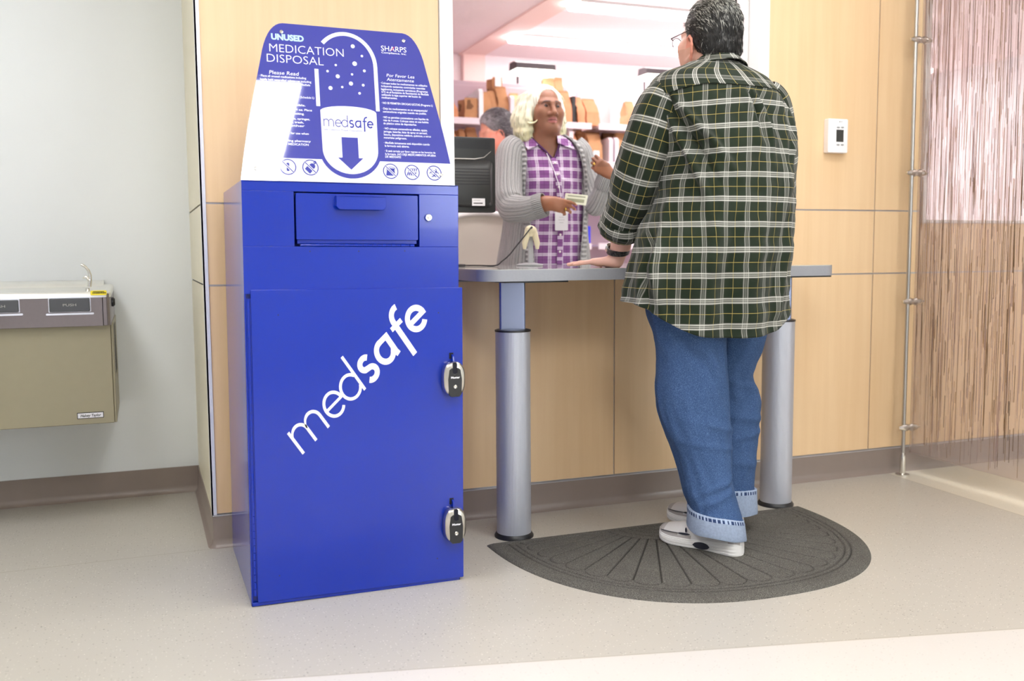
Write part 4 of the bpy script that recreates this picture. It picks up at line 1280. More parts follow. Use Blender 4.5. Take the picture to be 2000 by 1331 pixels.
paper_bag(1099, 1118, 175, Z1, ys + 0.01, 'orange bag left of the black sleeve on the upper shelf', M_KRAFT2, lean=-0.03)
paper_bag(1129, 1143, 188, Z1, ys, 'orange bag right of the black sleeve on the upper shelf', M_KRAFT2, lean=-0.04)
paper_bag(1148, 1173, 191, Z1, ys, 'leaning orange bag, last before the empty stretch of shelf', M_KRAFT2, lean=-0.12)
paper_bag(1226, 1243, 196, Z1, ys, 'tan bag beside the shoulder of the plaid shirt', M_KRAFT2)
paper_bag(882, 896, 248, Z2, ys, 'paper bag on the lower shelf beside the window frame', M_KRAFT2, lean=-0.1)
paper_bag(899, 911, 250, Z2, ys + 0.02, 'paper bag on the lower shelf left of the bowed head', M_KRAFT)
paper_bag(914, 934, 247, Z2, ys + 0.05, 'wide paper bag on the lower shelf behind the bowed head', M_KRAFT)
paper_bag(1092, 1109, 250, Z2, ys + 0.02, 'brown bag on the lower shelf touching the white hair', M_KRAFT)
paper_bag(1120, 1133, 254, Z2, ys, 'pink-lit bag on the lower shelf next to a divider', M_KRAFT2, lean=-0.1)
paper_bag(1134, 1150, 257, Z2, ys + 0.06, 'brown bag left of the bag with a square white label', M_KRAFT)
paper_bag(1152, 1177, 260, Z2, ys, 'crumpled kraft bag with a square white label', M_KRAFT, tag_=(0.25, 0.7, 0.1, 0.42), dep=0.13)
paper_bag(1208, 1226, 258, Z2, ys, 'brown bag on the lower shelf against the plaid sleeve', M_KRAFT)
for u0 in (884, 902, 921, 1094, 1110, 1128, 1144, 1162, 1182, 1200, 1218):
    paper_bag(u0, u0 + 15, 249 + (u0 * 7) % 9, Z2, YS0 + 0.235, 'brown paper bag in the back row of the lower shelf', M_KIN if u0 % 3 == 0 else M_KRAFT, lean=((u0 % 5) - 2) * 0.03, dep=0.1, grp='brown bags in the back row of the lower shelf')
# white film bag lying behind the first bags, black sleeve, brown parcel
def blob(name, c, r, mat, label, cat, seed=1, amp=0.12):
    S = Solid(np.array(c) - np.array(r) * 1.5, np.array(c) + np.array(r) * 1.5, max(min(r) / 9, 0.006))
    S.ell(c, r, k=0.01)
    def jit(V):
        return V + np.array([mnoise.noise_vector(Vector(p) * 14 + Vector((seed, 0, 0))) for p in V]) * amp * min(r)
    o = S.build(name, mat, None, jitter=jit); tag(o, label, cat); return o
c = on_y(944, 190, YS0 + 0.25)
blob('plastic_bag', (c[0], YS0 + 0.26, Z1 + 0.122), (0.11, 0.06, 0.095), M_FILM, 'crumpled white plastic bag behind the small open kraft bag', 'plastic bag', 3, 0.3)
p = on_y(1119, 240, ys)
m = MB(); m.prism(rrect(0, 0, 0.026, on_y(1119, 187, ys)[2] - Z1, 0.006), 'y', ys + 0.01, ys + 0.2)
m.v = [(x + p[0], y, z + Z1) for x, y, z in m.v]
tag(m.build('document_sleeve', M_BLACK, None, bevel=0.003), 'narrow black sleeve standing between orange bags', 'document sleeve')
p = on_y(1180, 300, ys + 0.05)
blob('brown_parcel', (p[0] + 0.06, ys + 0.10, Z2 + 0.075), (0.035, 0.04, 0.07), M_KIN, 'dark brown parcel behind the pair of dividers', 'parcel', 8, 0.2)
p = on_y(1146, 465, ys)
m = MB(); m.prism(rrect(p[0] - 0.02, Z4, p[0] + 0.03, Z4 + 0.13, 0.008), 'y', ys, ys + 0.14)
tag(m.build('blue_box', plain('bright_blue_card', rgb(52, 56, 220), 0.4), None, bevel=0.003), 'small bright blue box on the shelf beside the grey cardigan', 'box')

# task lamps on arms over the shelves
M_TUBE = glow('task_tube', (1.0, 0.97, 0.85, 1), TASK_W)
M_LAMPB = plain('dark_lamp_housing', rgb(62, 54, 58), 0.5)
def task_lamp(u0, u1, v, y, label, hang=True):
    a, b = on_y(u0, v, y), on_y(u1, v, y); z = (a[2] + b[2]) / 2; x0, x1 = a[0], b[0]
    t = thing('task_lamp', ((x0 + x1) / 2, y, z), label, 'task lamp', 'task lamps over the pharmacy shelves')
    part('housing', M_LAMPB, t, lambda m: m.prism([(y - 0.07, z), (y - 0.066, z + 0.036), (y - 0.02, z + 0.05), (y + 0.06, z + 0.05), (y + 0.07, z)], 'x', x0, x1), bevel=0.004)
    part('lit_tube', M_TUBE, t, lambda m: m.prism([(y - 0.068, z - 0.0005), (y - 0.055, z - 0.032), (y + 0.055, z - 0.032), (y + 0.068, z - 0.0005)], 'x', x0 + 0.006, x1 - 0.006), bevel=0.006)
    part('arm', M_LAMPB, t, lambda m: (m.tube([((x0 + x1) / 2, y + 0.03, z + 0.04), ((x0 + x1) / 2, YS1 + 0.01, z + 0.02), ((x0 + x1) / 2, YS1 + 0.01, ZT - 0.001)], 0.009, 8)))
task_lamp(1001, 1078, 138, 6.1, 'dark task lamp glowing above the woman with white hair')
task_lamp(1254, 1335, 149, 6.1, 'dark task lamp glowing above the plaid shoulder')
a, b = on_y(1160, 160, 6.34), on_y(1196, 160, 6.34)
# ceiling strips of the pharmacy
def strip(u0, v0, u1, label, wid=0.13):
    a = on_z(u0, v0, ZP); 
    x0, y0 = a[0], a[1]; x1 = on_y(u1, v0, y0)[0]
    t = thing('strip_light', ((x0 + x1) / 2, y0, ZP - 0.045), label, 'ceiling light', 'strip lights on the pharmacy ceiling')
    part('light_frame', M_FRAME, t, lambda m: m.box((x0, y0 - wid / 2, ZP - 0.02), (x1, y0 + wid / 2, ZP)), bevel=0.003)
    part('diffuser', M_STRIP, t, lambda m: m.prism([(y0 - wid / 2, ZP - 0.02), (y0 - wid / 2 + 0.02, ZP - 0.045), (y0 + wid / 2 - 0.02, ZP - 0.045), (y0 + wid / 2, ZP - 0.02)], 'x', x0 + 0.004, x1 - 0.004))
strip(997, 68, 1480, 'long ceiling strip light above the woman with white hair')
strip(1115, 2, 1420, 'ceiling strip light nearer the service window')
def strip_xy(x0, x1, y0, label, wid=0.16):
    t = thing('strip_light', ((x0 + x1) / 2, y0, ZP - 0.045), label, 'ceiling light', 'strip lights on the pharmacy ceiling')
    part('light_frame', M_FRAME, t, lambda m: m.box((x0, y0 - wid / 2, ZP - 0.02), (x1, y0 + wid / 2, ZP)), bevel=0.003)
    part('diffuser', M_STRIP, t, lambda m: m.prism([(y0 - wid / 2, ZP - 0.02), (y0 - wid / 2 + 0.02, ZP - 0.045), (y0 + wid / 2 - 0.02, ZP - 0.045), (y0 + wid / 2, ZP - 0.02)], 'x', x0 + 0.004, x1 - 0.004))
strip_xy(3.7, 4.75, 5.0, 'added ceiling strip light between the two service windows')  # unseen strip, added to brighten the space behind the reed screen
strip_xy(4.85, 6.05, 6.3, 'added ceiling strip light in the back right corner, beyond the reed screen')  # another strip added out of view, so the far corner washes out
strip_xy(4.5, 6.2, 3.8, 'added ceiling strip light at the next service window, beyond the reed screen')  # added outside the view to flood the next window with light
strip_xy(1.3, 2.5, 4.0, 'ceiling strip light right over the service window')
strip_xy(4.2, 5.35, 5.6, 'added ceiling strip light over the far end of the shelves')  # unseen, added as extra light past the shelves

# ---------------------------------------------------------------- monitor on the work surface
YM = 3.72
M_MON = plain('black_monitor_plastic', rgb(36, 37, 36), 0.38, scale=200)
M_MONB = plain('monitor_bezel', rgb(96, 84, 92), 0.35)
mx1 = on_y(968, 340, YM)[0]; mz1 = on_y(930, 268, YM)[2]; mz0 = on_y(940, 415, YM)[2]; mx0 = mx1 - 0.5
mt = thing('computer_monitor', ((mx0 + mx1) / 2, YM + 0.05, CZ1), 'black computer monitor seen from behind with a white label', 'monitor')
YAWM = 0.06
part('shell', M_MON, mt, lambda m: (m.prism(rrect(mx0, mz0, mx1, mz1, 0.008), 'y', YM, YM + 0.03)), bevel=0.004)
part('back_hump', M_MON, mt, lambda m: m.loft([[(x, YM + 0.001, z) for x, z in rrect(mx0 + 0.02, mz0 + 0.02, mx1 - 0.012, mz1 - 0.09, 0.02)], [(x, YM - 0.022, z) for x, z in rrect(mx0 + 0.05, mz0 + 0.03, mx1 - 0.03, mz1 - 0.12, 0.02)]]), smooth=40)
part('bezel', M_MONB, mt, lambda m: (m.prism(rrect(mx0 - 0.001, mz0 - 0.001, mx1 + 0.001, mz1 + 0.001, 0.009), 'y', YM + 0.022, YM + 0.045)), bevel=0.002)
def ventl(m):
    for i in range(14):
        z = mz1 - 0.012 - i * 0.0048 if i < 8 else mz1 - 0.13 - (i - 8) * 0.012
        m.box((mx0 + 0.05, YM - (0.0008 if i < 8 else 0.0228), z), (mx1 - (0.02 if i < 8 else 0.035), YM + 0.001, z + 0.0012))
part('vent', M_HOLE, mt, ventl, smooth=None)
def swoosh(m):
    pts = [(mx0 + 0.03, mz1 - 0.088), (mx1 - 0.09, mz1 - 0.088), (mx1 - 0.05, mz1 - 0.08), (mx1 - 0.02, mz1 - 0.055)]
    m.tube([(x, YM - 0.001, z) for x, z in pts], [0.003, 0.003, 0.002, 0.001], 8)
part('rim_line', M_STEEL, mt, swoosh)
a = on_y(922, 402, YM - 0.022); b = on_y(947, 388, YM - 0.022)
lb = part('rating_label', [M_PAPER, M_INK], mt, lambda m: (m.box((a[0], YM - 0.0235, a[2]), (b[0], YM - 0.02, b[2]), 0), m.box((a[0] + 0.006, YM - 0.0238, a[2] + 0.008), (b[0] - 0.01, YM - 0.0234, a[2] + 0.012), 1), m.box((a[0] + 0.006, YM - 0.0238, b[2] - 0.008), (b[0] - 0.02, YM - 0.0234, b[2] - 0.007), 1)), smooth=None)
part('stand', M_MON, mt, lambda m: (m.box(((mx0 + mx1) / 2 - 0.04, YM + 0.0, CZ1 + 0.012), ((mx0 + mx1) / 2 + 0.04, YM + 0.02, mz0 + 0.06)), m.lathe([(0.12, 0.0), (0.12, 0.008), (0.05, 0.013), (0.0, 0.013)], ((mx0 + mx1) / 2, YM + 0.03, CZ1 + 0.0005), 32)), smooth=40)

# ---------------------------------------------------------------- scanner in its stand
YSC = 3.62
M_BEIGE = plain('beige_scanner_plastic', rgb(226, 216, 182), 0.4, scale=50, var=0.02)
M_GREY = plain('grey_stand_plastic', rgb(176, 178, 180), 0.4)
def Q(u, v, y=YSC): return on_y(u, v, y)
k = mpp(Q(1037, 480))
sb = Q(1040, 515); sb[2] = CZ1 + 0.0005
st = thing('barcode_scanner', (sb[0], YSC, CZ1), 'beige handheld scanner hooked in an upright grey stand', 'barcode scanner')
part('stand', M_GREY, st, lambda m: (m.lathe([(0.055, 0.0), (0.055, 0.006), (0.02, 0.012), (0.0, 0.012)], (sb[0], YSC + 0.03, sb[2]), 24),
     m.loft([[(sb[0] + sx * w, YSC + 0.02 + sy, z) for sx, sy in ((-1, -0.006), (1, -0.006), (1, 0.006), (-1, 0.006))] for w, z in ((0.0105, sb[2] + 0.004), (0.0095, Q(1037, 462)[2]))])), bevel=0.002)
def head(m):
    top = Q(1036, 441); zc = top[2]
    for sx in (-1, 1):
        pts = [(Q(1037 + sx * 5, 447)), (Q(1037 + sx * 8, 460)), (Q(1037 + sx * 12, 475)), (Q(1037 + sx * 12.5, 487))]
        m.tube(pts, [0.012, 0.0125, 0.012, 0.006], 12)
    m.ball(Q(1036, 449), (0.024, 0.022, 0.018))
    m.tube([Q(1036, 446), Q(1037, 462)], [0.018, 0.011], 12)
part('scanner_body', M_BEIGE, st, head, smooth=60)
def cable(m):
    pts = [Q(1039, 444, YSC - 0.022), Q(1034, 449, YSC - 0.03), Q(1024, 462, YSC - 0.035), Q(1010, 479, YSC - 0.03), Q(995, 498, YSC - 0.03), Q(980, 511, YSC - 0.03)]
    e = on_z(967, 518.5, CZ1 + 0.003); e = Q(968, 516, YSC); e[2] = CZ1 + 0.0035
    pts += [e, e + np.array((-0.05, 0.06, 0)), e + np.array((-0.12, 0.16, 0))]
    # smooth path
    P = [np.array(p) for p in pts]; out = []
    for i in range(len(P) - 1):
        p0, p1, p2, p3 = P[max(i - 1, 0)], P[i], P[i + 1], P[min(i + 2, len(P) - 1)]
        for t_ in np.linspace(0, 1, 6, endpoint=False):
            out.append(0.5 * (2 * p1 + (p2 - p0) * t_ + (2 * p0 - 5 * p1 + 4 * p2 - p3) * t_ ** 2 + (3 * p1 - p0 - 3 * p2 + p3) * t_ ** 3))
    out.append(P[-1])
    m.tube(out, [0.0045] * 4 + [0.0026] * (len(out) - 4), 8)
part('cable', M_BLACK, st, cable, smooth=60)

# ---------------------------------------------------------------- mesh-back office chair
YC = 4.62
M_MESH = plain('off_white_mesh', rgb(232, 228, 214), 0.7, scale=300, var=0.06)
def mat_mesh():
    t = NT('ribbed_mesh_fabric'); v = t.coord(); X, Y, Z = t.xyz(v)
    s = t.math('SINE', t.math('MULTIPLY', X, 900))
    t.set(Base_Color=t.mix(t.smooth(s, -1, 1), rgb(216, 210, 192), rgb(240, 236, 226)), Roughness=0.7); t.bump(s, 0.3, 0.002)
    return t.m
M_CFR = plain('pale_chair_frame', rgb(236, 236, 232), 0.4, var=0.02)
cz = on_y(960, 417, YC)[2]; cx0 = on_y(880, 430, YC)[0]; cx1 = on_y(1003, 430, YC)[0]; cxm_ = (cx0 + cx1) / 2; chw = (cx1 - cx0) / 2 + 0.06
cht = thing('office_chair', (cxm_, YC + 0.25, 0), 'off-white mesh-back office chair behind the counter', 'chair')
def back_pt(u, v):          # u -1..1, v 0..1
    zb_ = 0.52; zz = zb_ + (cz - zb_ - 0.035 * u * u) * v
    wv = chw * (0.86 + 0.14 * math.sin(PI * min(1, v * 0.9)))
    return (cxm_ + u * wv, YC + 0.05 * (u * u) * -1 + 0.03 * math.sin(PI * v), zz)
def backp(m):
    V = [back_pt(u, v) for v in np.linspace(0, 1, 18) for u in np.linspace(-1, 1, 22)]
    m.add(V, [(j * 22 + i, j * 22 + i + 1, (j + 1) * 22 + i + 1, (j + 1) * 22 + i) for j in range(17) for i in range(21)])
bk = part('backrest', mat_mesh(), cht, backp, smooth=180)
sol = bk.modifiers.new('thick', 'SOLIDIFY'); sol.thickness = 0.006
rim = [back_pt(u, 1) for u in np.linspace(-1, 1, 20)] + [back_pt(1, v) for v in np.linspace(0.95, 0.0, 14)] + [back_pt(u, 0) for u in np.linspace(0.9, -0.9, 14)] + [back_pt(-1, v) for v in np.linspace(0, 0.97, 14)]
part('back_frame', M_CFR, cht, lambda m: m.tube(rim + [rim[0]], 0.015, 10), smooth=60)
part('seat', M_MESH, cht, lambda m: m.prism([(cxm_ + p[0], YC + 0.27 + p[1]) for p in rrect(-0.25, -0.24, 0.25, 0.24, 0.09)], 'z', 0.43, 0.49), bevel=0.02)
part('gas_column', M_STEEL, cht, lambda m: m.lathe([(0.03, 0.09), (0.03, 0.25), (0.02, 0.25), (0.02, 0.435)], (cxm_, YC + 0.27, 0), 16))
part('back_strut', M_CFR, cht, lambda m: m.tube([(cxm_, YC + 0.27, 0.42), (cxm_, YC - 0.02, 0.42), (cxm_, YC + 0.03, 0.75)], [0.03, 0.028, 0.022], 10), smooth=60)
for kk in range(5):
    q = 2 * PI * kk / 5 + 0.3; ex, ey = cxm_ + 0.3 * math.cos(q), YC + 0.27 + 0.3 * math.sin(q)
    lg = part('base_leg', M_CFR, cht, lambda m: m.tube([(cxm_, YC + 0.27, 0.1), (ex, ey, 0.07)], [0.026, 0.018], 8), smooth=60)
    part('caster', M_BLACK, lg, lambda m: m.lathe([(0.001, -0.02), (0.03, -0.02), (0.03, 0.02), (0.001, 0.02)], (ex, ey, 0.031), 16, axis='x'))
# ================================================================ people: shared builders
UP = np.array([0, 0, 1.0])
def nrm(v): v = np.asarray(v, float); return v / np.linalg.norm(v)
def pchip(x, xs, ys):
    """smooth monotone-ish interpolation through (xs, ys)"""
    xs = np.asarray(xs, float); ys = np.asarray(ys, float); x = np.asarray(x, float)
    d = np.diff(ys) / np.diff(xs); mm = np.zeros_like(ys)
    mm[1:-1] = np.where(d[:-1] * d[1:] > 0, 2 * d[:-1] * d[1:] / (d[:-1] + d[1:] + 1e-15), 0)
    mm[0], mm[-1] = d[0], d[-1]
    i = np.clip(np.searchsorted(xs, x) - 1, 0, len(xs) - 2)
    h = xs[i + 1] - xs[i]; t = np.clip((x - xs[i]) / h, 0, 1)
    return ((2 * t ** 3 - 3 * t ** 2 + 1) * ys[i] + (t ** 3 - 2 * t ** 2 + t) * h * mm[i] + (-2 * t ** 3 + 3 * t ** 2) * ys[i + 1] + (t ** 3 - t ** 2) * h * mm[i + 1])
def fbm(p, s=1.0, o=3):
    return mnoise.fractal(Vector((float(p[0]) * s, float(p[1]) * s, float(p[2]) * s)), 1.0, 2.0, o)

def mat_skin(name, rough=0.5):
    t = NT(name); at = t.node('ShaderNodeAttribute'); at.attribute_name = 'Col'
    n = t.noise(t.coord(), 90, 3)
    col = t.mix(t.math('MULTIPLY', n, 0.12), at.outputs['Color'], rgb(190, 110, 90))
    t.set(Base_Color=col, Roughness=rough, Subsurface_Weight=0.06)
    t.bsdf.inputs['Subsurface Radius'].default_value = (0.01, 0.004, 0.002)
    t.bump(t.noise(t.coord(), 400, 2), 0.08, 0.001)
    return t.m
def mat_attr(name, rough=0.5, sc=300, bump=0.1):
    t = NT(name); at = t.node('ShaderNodeAttribute'); at.attribute_name = 'Col'
    t.set(Base_Color=at.outputs['Color'], Roughness=rough); t.bump(t.noise(t.coord(), sc, 2), bump, 0.001)
    return t.m
def mat_plaid(name, base, base2, white, accent, P=0.08, wu=0.42, wv=0.74, acc=0.5, LW=0.026, WASH=0.2):
    t = NT(name); uv = t.node('ShaderNodeUVMap').outputs[0]; U, V, _ = t.xyz(uv)
    ob = t.coord()
    def bands(x):
        f = t.math('FRACT', t.math('DIVIDE', x, P)); d = t.math('ABSOLUTE', t.math('SUBTRACT', f, 0.5))
        l1 = t.smooth(t.math('ABSOLUTE', t.math('SUBTRACT', d, 0.085)), LW, LW * 0.35)
        l2 = t.math('MULTIPLY', t.smooth(d, 0.03, 0.008), 0.5)
        wsh = t.math('MULTIPLY', t.smooth(d, 0.15, 0.09), WASH)
        w = t.math('MAXIMUM', t.math('MAXIMUM', l1, l2), wsh)
        y = t.smooth(d, 0.484, 0.492)
        return w, y
    tw = t.math('FRACT', t.math('MULTIPLY', t.math('ADD', U, V), 420.0))
    twm = t.math('ADD', 0.45, t.math('MULTIPLY', t.math('GREATER_THAN', tw, 0.45), 0.55))
    nz = t.noise(t.mapping(ob, scale=(1, 1, 1)), 650, 2)
    nm = t.math('ADD', 0.55, t.math('MULTIPLY', nz, 0.9), clamp=True)
    a, ya = bands(U); b, yb = bands(V)
    big = t.noise(ob, 9, 3)
    col = t.mix(big, base, base2)
    col = t.mix(t.math('MULTIPLY', t.math('MULTIPLY', a, twm), wu), col, white)
    col = t.mix(t.math('MULTIPLY', t.math('MULTIPLY', b, nm), wv), col, white)
    col = t.mix(t.math('MULTIPLY', ya, acc * 0.7), col, accent)
    col = t.mix(t.math('MULTIPLY', yb, acc), col, accent)
    t.set(Base_Color=col, Roughness=0.9); t.bsdf.inputs['Specular IOR Level'].default_value = 0.15
    t.bsdf.inputs['Sheen Weight'].default_value = 0.15
    t.bump(nz, 0.25, 0.0015)
    return t.m
def sheet(name, grid, mat, parent, uv=None, closed=True, thick=0.0, caps=False, skip=None, flip=False, sub=False):
    """grid[row][col] of points -> one smooth cloth mesh (own uv per loop, so a closed tube has no smeared seam)"""
    G = np.asarray(grid, float); R, C = G.shape[:2]
    me = bpy.data.meshes.new(name); F = []; UVs = []
    for i in range(R - 1):
        for j in range(C if closed else C - 1):
            k = (j + 1) % C
            if skip is not None and skip[i, j]: continue
            q = [(i, j, j), (i, k, j + 1), (i + 1, k, j + 1), (i + 1, j, j)]
            if flip: q = q[::-1]
            F.append([a * C + b for a, b, c in q])
            if uv is not None: UVs += [uv(a, c) for a, b, c in q]
    me.from_pydata([tuple(p) for p in G.reshape(-1, 3)], [], F)
    me.materials.append(mat)
    if uv is not None:
        ul = me.uv_layers.new(name='UVMap'); ul.data.foreach_set('uv', np.array(UVs, np.float32).ravel())
    if skip is not None:
        bm = bmesh.new(); bm.from_mesh(me)
        bmesh.ops.delete(bm, geom=[v for v in bm.verts if not v.link_faces], context='VERTS'); bm.to_mesh(me); bm.free()
    me.update(); me.shade_smooth()
    o = bpy.data.objects.new(name, me); link(o, parent)
    if thick:
        s = o.modifiers.new('thick', 'SOLIDIFY'); s.thickness = thick; s.offset = -1
    return o
def frames(path):
    """Catmull-Rom resample helper + transported frames"""
    P = [np.asarray(p, float) for p in path]; T = []; A = []; B = []; prev = None
    for i in range(len(P)):
        t = nrm(P[min(i + 1, len(P) - 1)] - P[max(i - 1, 0)])
        if prev is None:
            a = -E2 - t * (-E2 @ t)
        else: a = prev - t * (prev @ t)
        a = nrm(a); prev = a; T.append(t); A.append(a); B.append(np.cross(t, a))
    return np.array(P), np.array(T), np.array(A), np.array(B)
def resample(path, n):
    P = [np.asarray(p, float) for p in path]; out = []; m = len(P) - 1
    for k in range(n):
        x = k / (n - 1) * m; i = min(int(x), m - 1); t = x - i
        p0, p1, p2, p3 = P[max(i - 1, 0)], P[i], P[i + 1], P[min(i + 2, m)]
        out.append(0.5 * (2 * p1 + (p2 - p0) * t + (2 * p0 - 5 * p1 + 4 * p2 - p3) * t ** 2 + (3 * p1 - p0 - 3 * p2 + p3) * t ** 3))
    return out
def sleeve(name, path, radii, mat, parent, n=90, c=72, wr=None, P=None, cap_in=True, flat=1.0, uo=(0, 0), thick=0.0):
    pts = resample(path, n); rr = np.interp(np.linspace(0, 1, n), np.linspace(0, 1, len(radii)), radii)
    rr = pchip(np.linspace(0, 1, n), np.linspace(0, 1, len(radii)), radii)
    Pp, T, A, B = frames(pts); th = np.linspace(0, 2 * PI, c, endpoint=False)
    L = np.concatenate([[0], np.cumsum(np.linalg.norm(np.diff(Pp, axis=0), axis=1))])
    G = np.zeros((n, c, 3))
    for i in range(n):
        for j, q in enumerate(th):
            r = rr[i] * (1 + (wr(i / (n - 1), q, L[i]) if wr else 0))
            G[i, j] = Pp[i] + r * (math.cos(q) * A[i] * flat + math.sin(q) * B[i])
    rm = float(np.mean(rr))
    return sheet(name, G, mat, parent, uv=lambda i, j: (uo[0] + rm * 2 * PI * j / c, uo[1] - L[i]), thick=thick), Pp, rr
def head_frame(O, f):
    f = nrm(f); r = nrm(np.cross(f, UP)); u = np.cross(r, f)
    return np.asarray(O, float), np.stack([r, f, u])
def head(S, O, A, k=1.0, fem=False):
    """skull, face, ears and neck root in head axes (right, front, up)"""
    W = lambda x, y, z: O + k * (x * A[0] + y * A[1] + z * A[2])
    e = lambda c, r, kk=0.02, op='add': S.ell(W(*c), np.array(r) * k, A, kk, op)
    cn = lambda a, b, ra, rb, kk=0.012, op='add': S.cone(W(*a), W(*b), ra * k, rb * k, kk, op)
    e((0, -0.018, 0.04), (0.074, 0.094, 0.084))
    e((0, 0.022, -0.03), (0.061, 0.067, 0.086), 0.03)
    cn((-0.05, 0.0, -0.06), (-0.014, 0.07, -0.098), 0.017, 0.016, 0.03); cn((0.05, 0.0, -0.06), (0.014, 0.07, -0.098), 0.017, 0.016, 0.03)
    e((0, 0.078, -0.098), (0.02, 0.016, 0.016), 0.025)
    for s in (-1, 1):
        e((s * 0.042, 0.056, -0.022), (0.024, 0.022, 0.022), 0.03)
        cn((s * 0.012, 0.086, 0.026), (s * 0.05, 0.066, 0.026), 0.009, 0.009, 0.02)
        e((s * 0.031, 0.098, 0.006), (0.019, 0.018, 0.013), 0.012, 'sub')
        e((s * 0.032, 0.0705, 0.006), (0.0155, 0.0125, 0.0155), 0.008)
        e((s * 0.0135, 0.092, -0.034), (0.0095, 0.011, 0.008), 0.008)
        # ear
        ez, ey = (0.0, 0.0) if fem else (-0.034, 0.012)
        e((s * 0.077, -0.006 + ey, 0.0 + ez), (0.006, 0.015, 0.026), 0.008)
        ks_ = 1.0 if fem else 1.14; rim_ = [(a_, b_, c_ * ks_) for a_, b_, c_ in ((0.076, 0.006, 0.016), (0.081, 0.002, 0.03), (0.086, -0.012, 0.035), (0.09, -0.023, 0.026), (0.09, -0.027, 0.008), (0.086, -0.022, -0.012), (0.081, -0.012, -0.026), (0.078, -0.003, -0.034), (0.076, 0.004, -0.03))]
        for a_, b_ in zip(rim_[:-1], rim_[1:]): cn((s * a_[0], a_[1] + ey, a_[2] + ez), (s * b_[0], b_[1] + ey, b_[2] + ez), 0.0042, 0.0042, 0.006)
        cn((s * 0.079, -0.008 + ey, -0.028 + ez), (s * 0.0775, -0.003 + ey, -0.036 + ez), 0.0065, 0.0065, 0.006)
    cn((0, 0.09, 0.018), (0, 0.108, -0.026), 0.0085, 0.0125, 0.014)
    e((0, 0.107, -0.03), (0.012, 0.011, 0.0095), 0.008)
    # mouth
    lf = 0.0082 if fem else 0.005
    if fem:
        for s in (-1, 1):
            e((s * 0.040, 0.045, -0.062), (0.027, 0.028, 0.03), 0.03); e((s * 0.044, 0.058, -0.018), (0.023, 0.022, 0.02), 0.03)
            e((s * 0.016, 0.093, -0.034), (0.0105, 0.011, 0.0085), 0.008)
        e((0, 0.04, -0.104), (0.045, 0.045, 0.024), 0.03)
    cn((-0.024, 0.081, -0.059), (-0.006, 0.095, -0.0545), 0.004, lf, 0.008); cn((0.024, 0.081, -0.059), (0.006, 0.095, -0.0545), 0.004, lf, 0.008); cn((-0.006, 0.095, -0.0545), (0.006, 0.095, -0.0545), lf, lf, 0.006)
    cn((-0.022, 0.081, -0.064), (0.0, 0.0935, -0.0685), 0.004, lf + 0.0018, 0.007); cn((0.022, 0.081, -0.064), (0.0, 0.0935, -0.0685), 0.004, lf + 0.0018, 0.007)
    if not fem:
        for s in (-1, 1): e((s * 0.05, 0.05, -0.028), (0.026, 0.026, 0.03), 0.03); e((s * 0.048, 0.036, -0.072), (0.028, 0.03, 0.032), 0.03)
        cn((-0.02, 0.099, -0.0615), (0.02, 0.099, -0.0615), 0.0028, 0.0028, 0.003, 'sub')
    return W
def hand(S, Wp, d, nb, ts, k=1.0, curl=((20, 25, 15),) * 4, spread=(8, 2, -4, -10), thumb=None, fr=0.0084):
    """palm with four bent fingers and a thumb; d to the fingertips, nb out of the back, ts thumb side"""
    d = nrm(d); nb = nrm(nb - d * (nb @ d)); ts = nrm(ts - d * (ts @ d) - nb * (ts @ nb)); Wp = np.asarray(Wp, float)
    tips = []
    base = [(0.088, 0.030), (0.092, 0.010), (0.088, -0.010), (0.079, -0.028)]
    lens = [(0.042, 0.026, 0.021), (0.046, 0.029, 0.022), (0.043, 0.027, 0.021), (0.034, 0.021, 0.019)]
    for i, (bl, bs) in enumerate(base):
        b = Wp + k * (bl * d + bs * ts)
        S.cone(Wp + k * (0.008 * d + bs * 0.55 * ts), b, 0.0155 * k, 0.0118 * k, 0.016)
        sp = math.radians(spread[i]); dirv = nrm(d * math.cos(sp) + ts * math.sin(sp)); a = 0.0; p = b; r = (fr - 0.0006 * (i == 3)) * k
        seq = [p]
        for j in range(3):
            a += math.radians(curl[i][j]); dv = dirv * math.cos(a) - nb * math.sin(a); q = p + k * lens[i][j] * dv
            S.cone(p, q, r * (1.04 - 0.1 * j), r * (0.97 - 0.1 * j), 0.004); p = q; seq.append(p)
        tips.append(seq)
    S.cone(Wp + k * 0.012 * d + k * 0.012 * ts, Wp + k * (0.045 * d + 0.034 * ts) - k * 0.008 * nb, 0.018 * k, 0.0135 * k, 0.016)
    if thumb is None: thumb = [(0.03, 0.030, -0.008), (0.062, 0.050, -0.012), (0.088, 0.056, -0.014), (0.108, 0.054, -0.016)]
    tp = [Wp + k * (a * d + b * ts + c * nb) for a, b, c in thumb]
    S.chain(tp, [0.0135 * k, 0.0108 * k, 0.0098 * k, 0.0078 * k], 0.008)
    return tips, tp
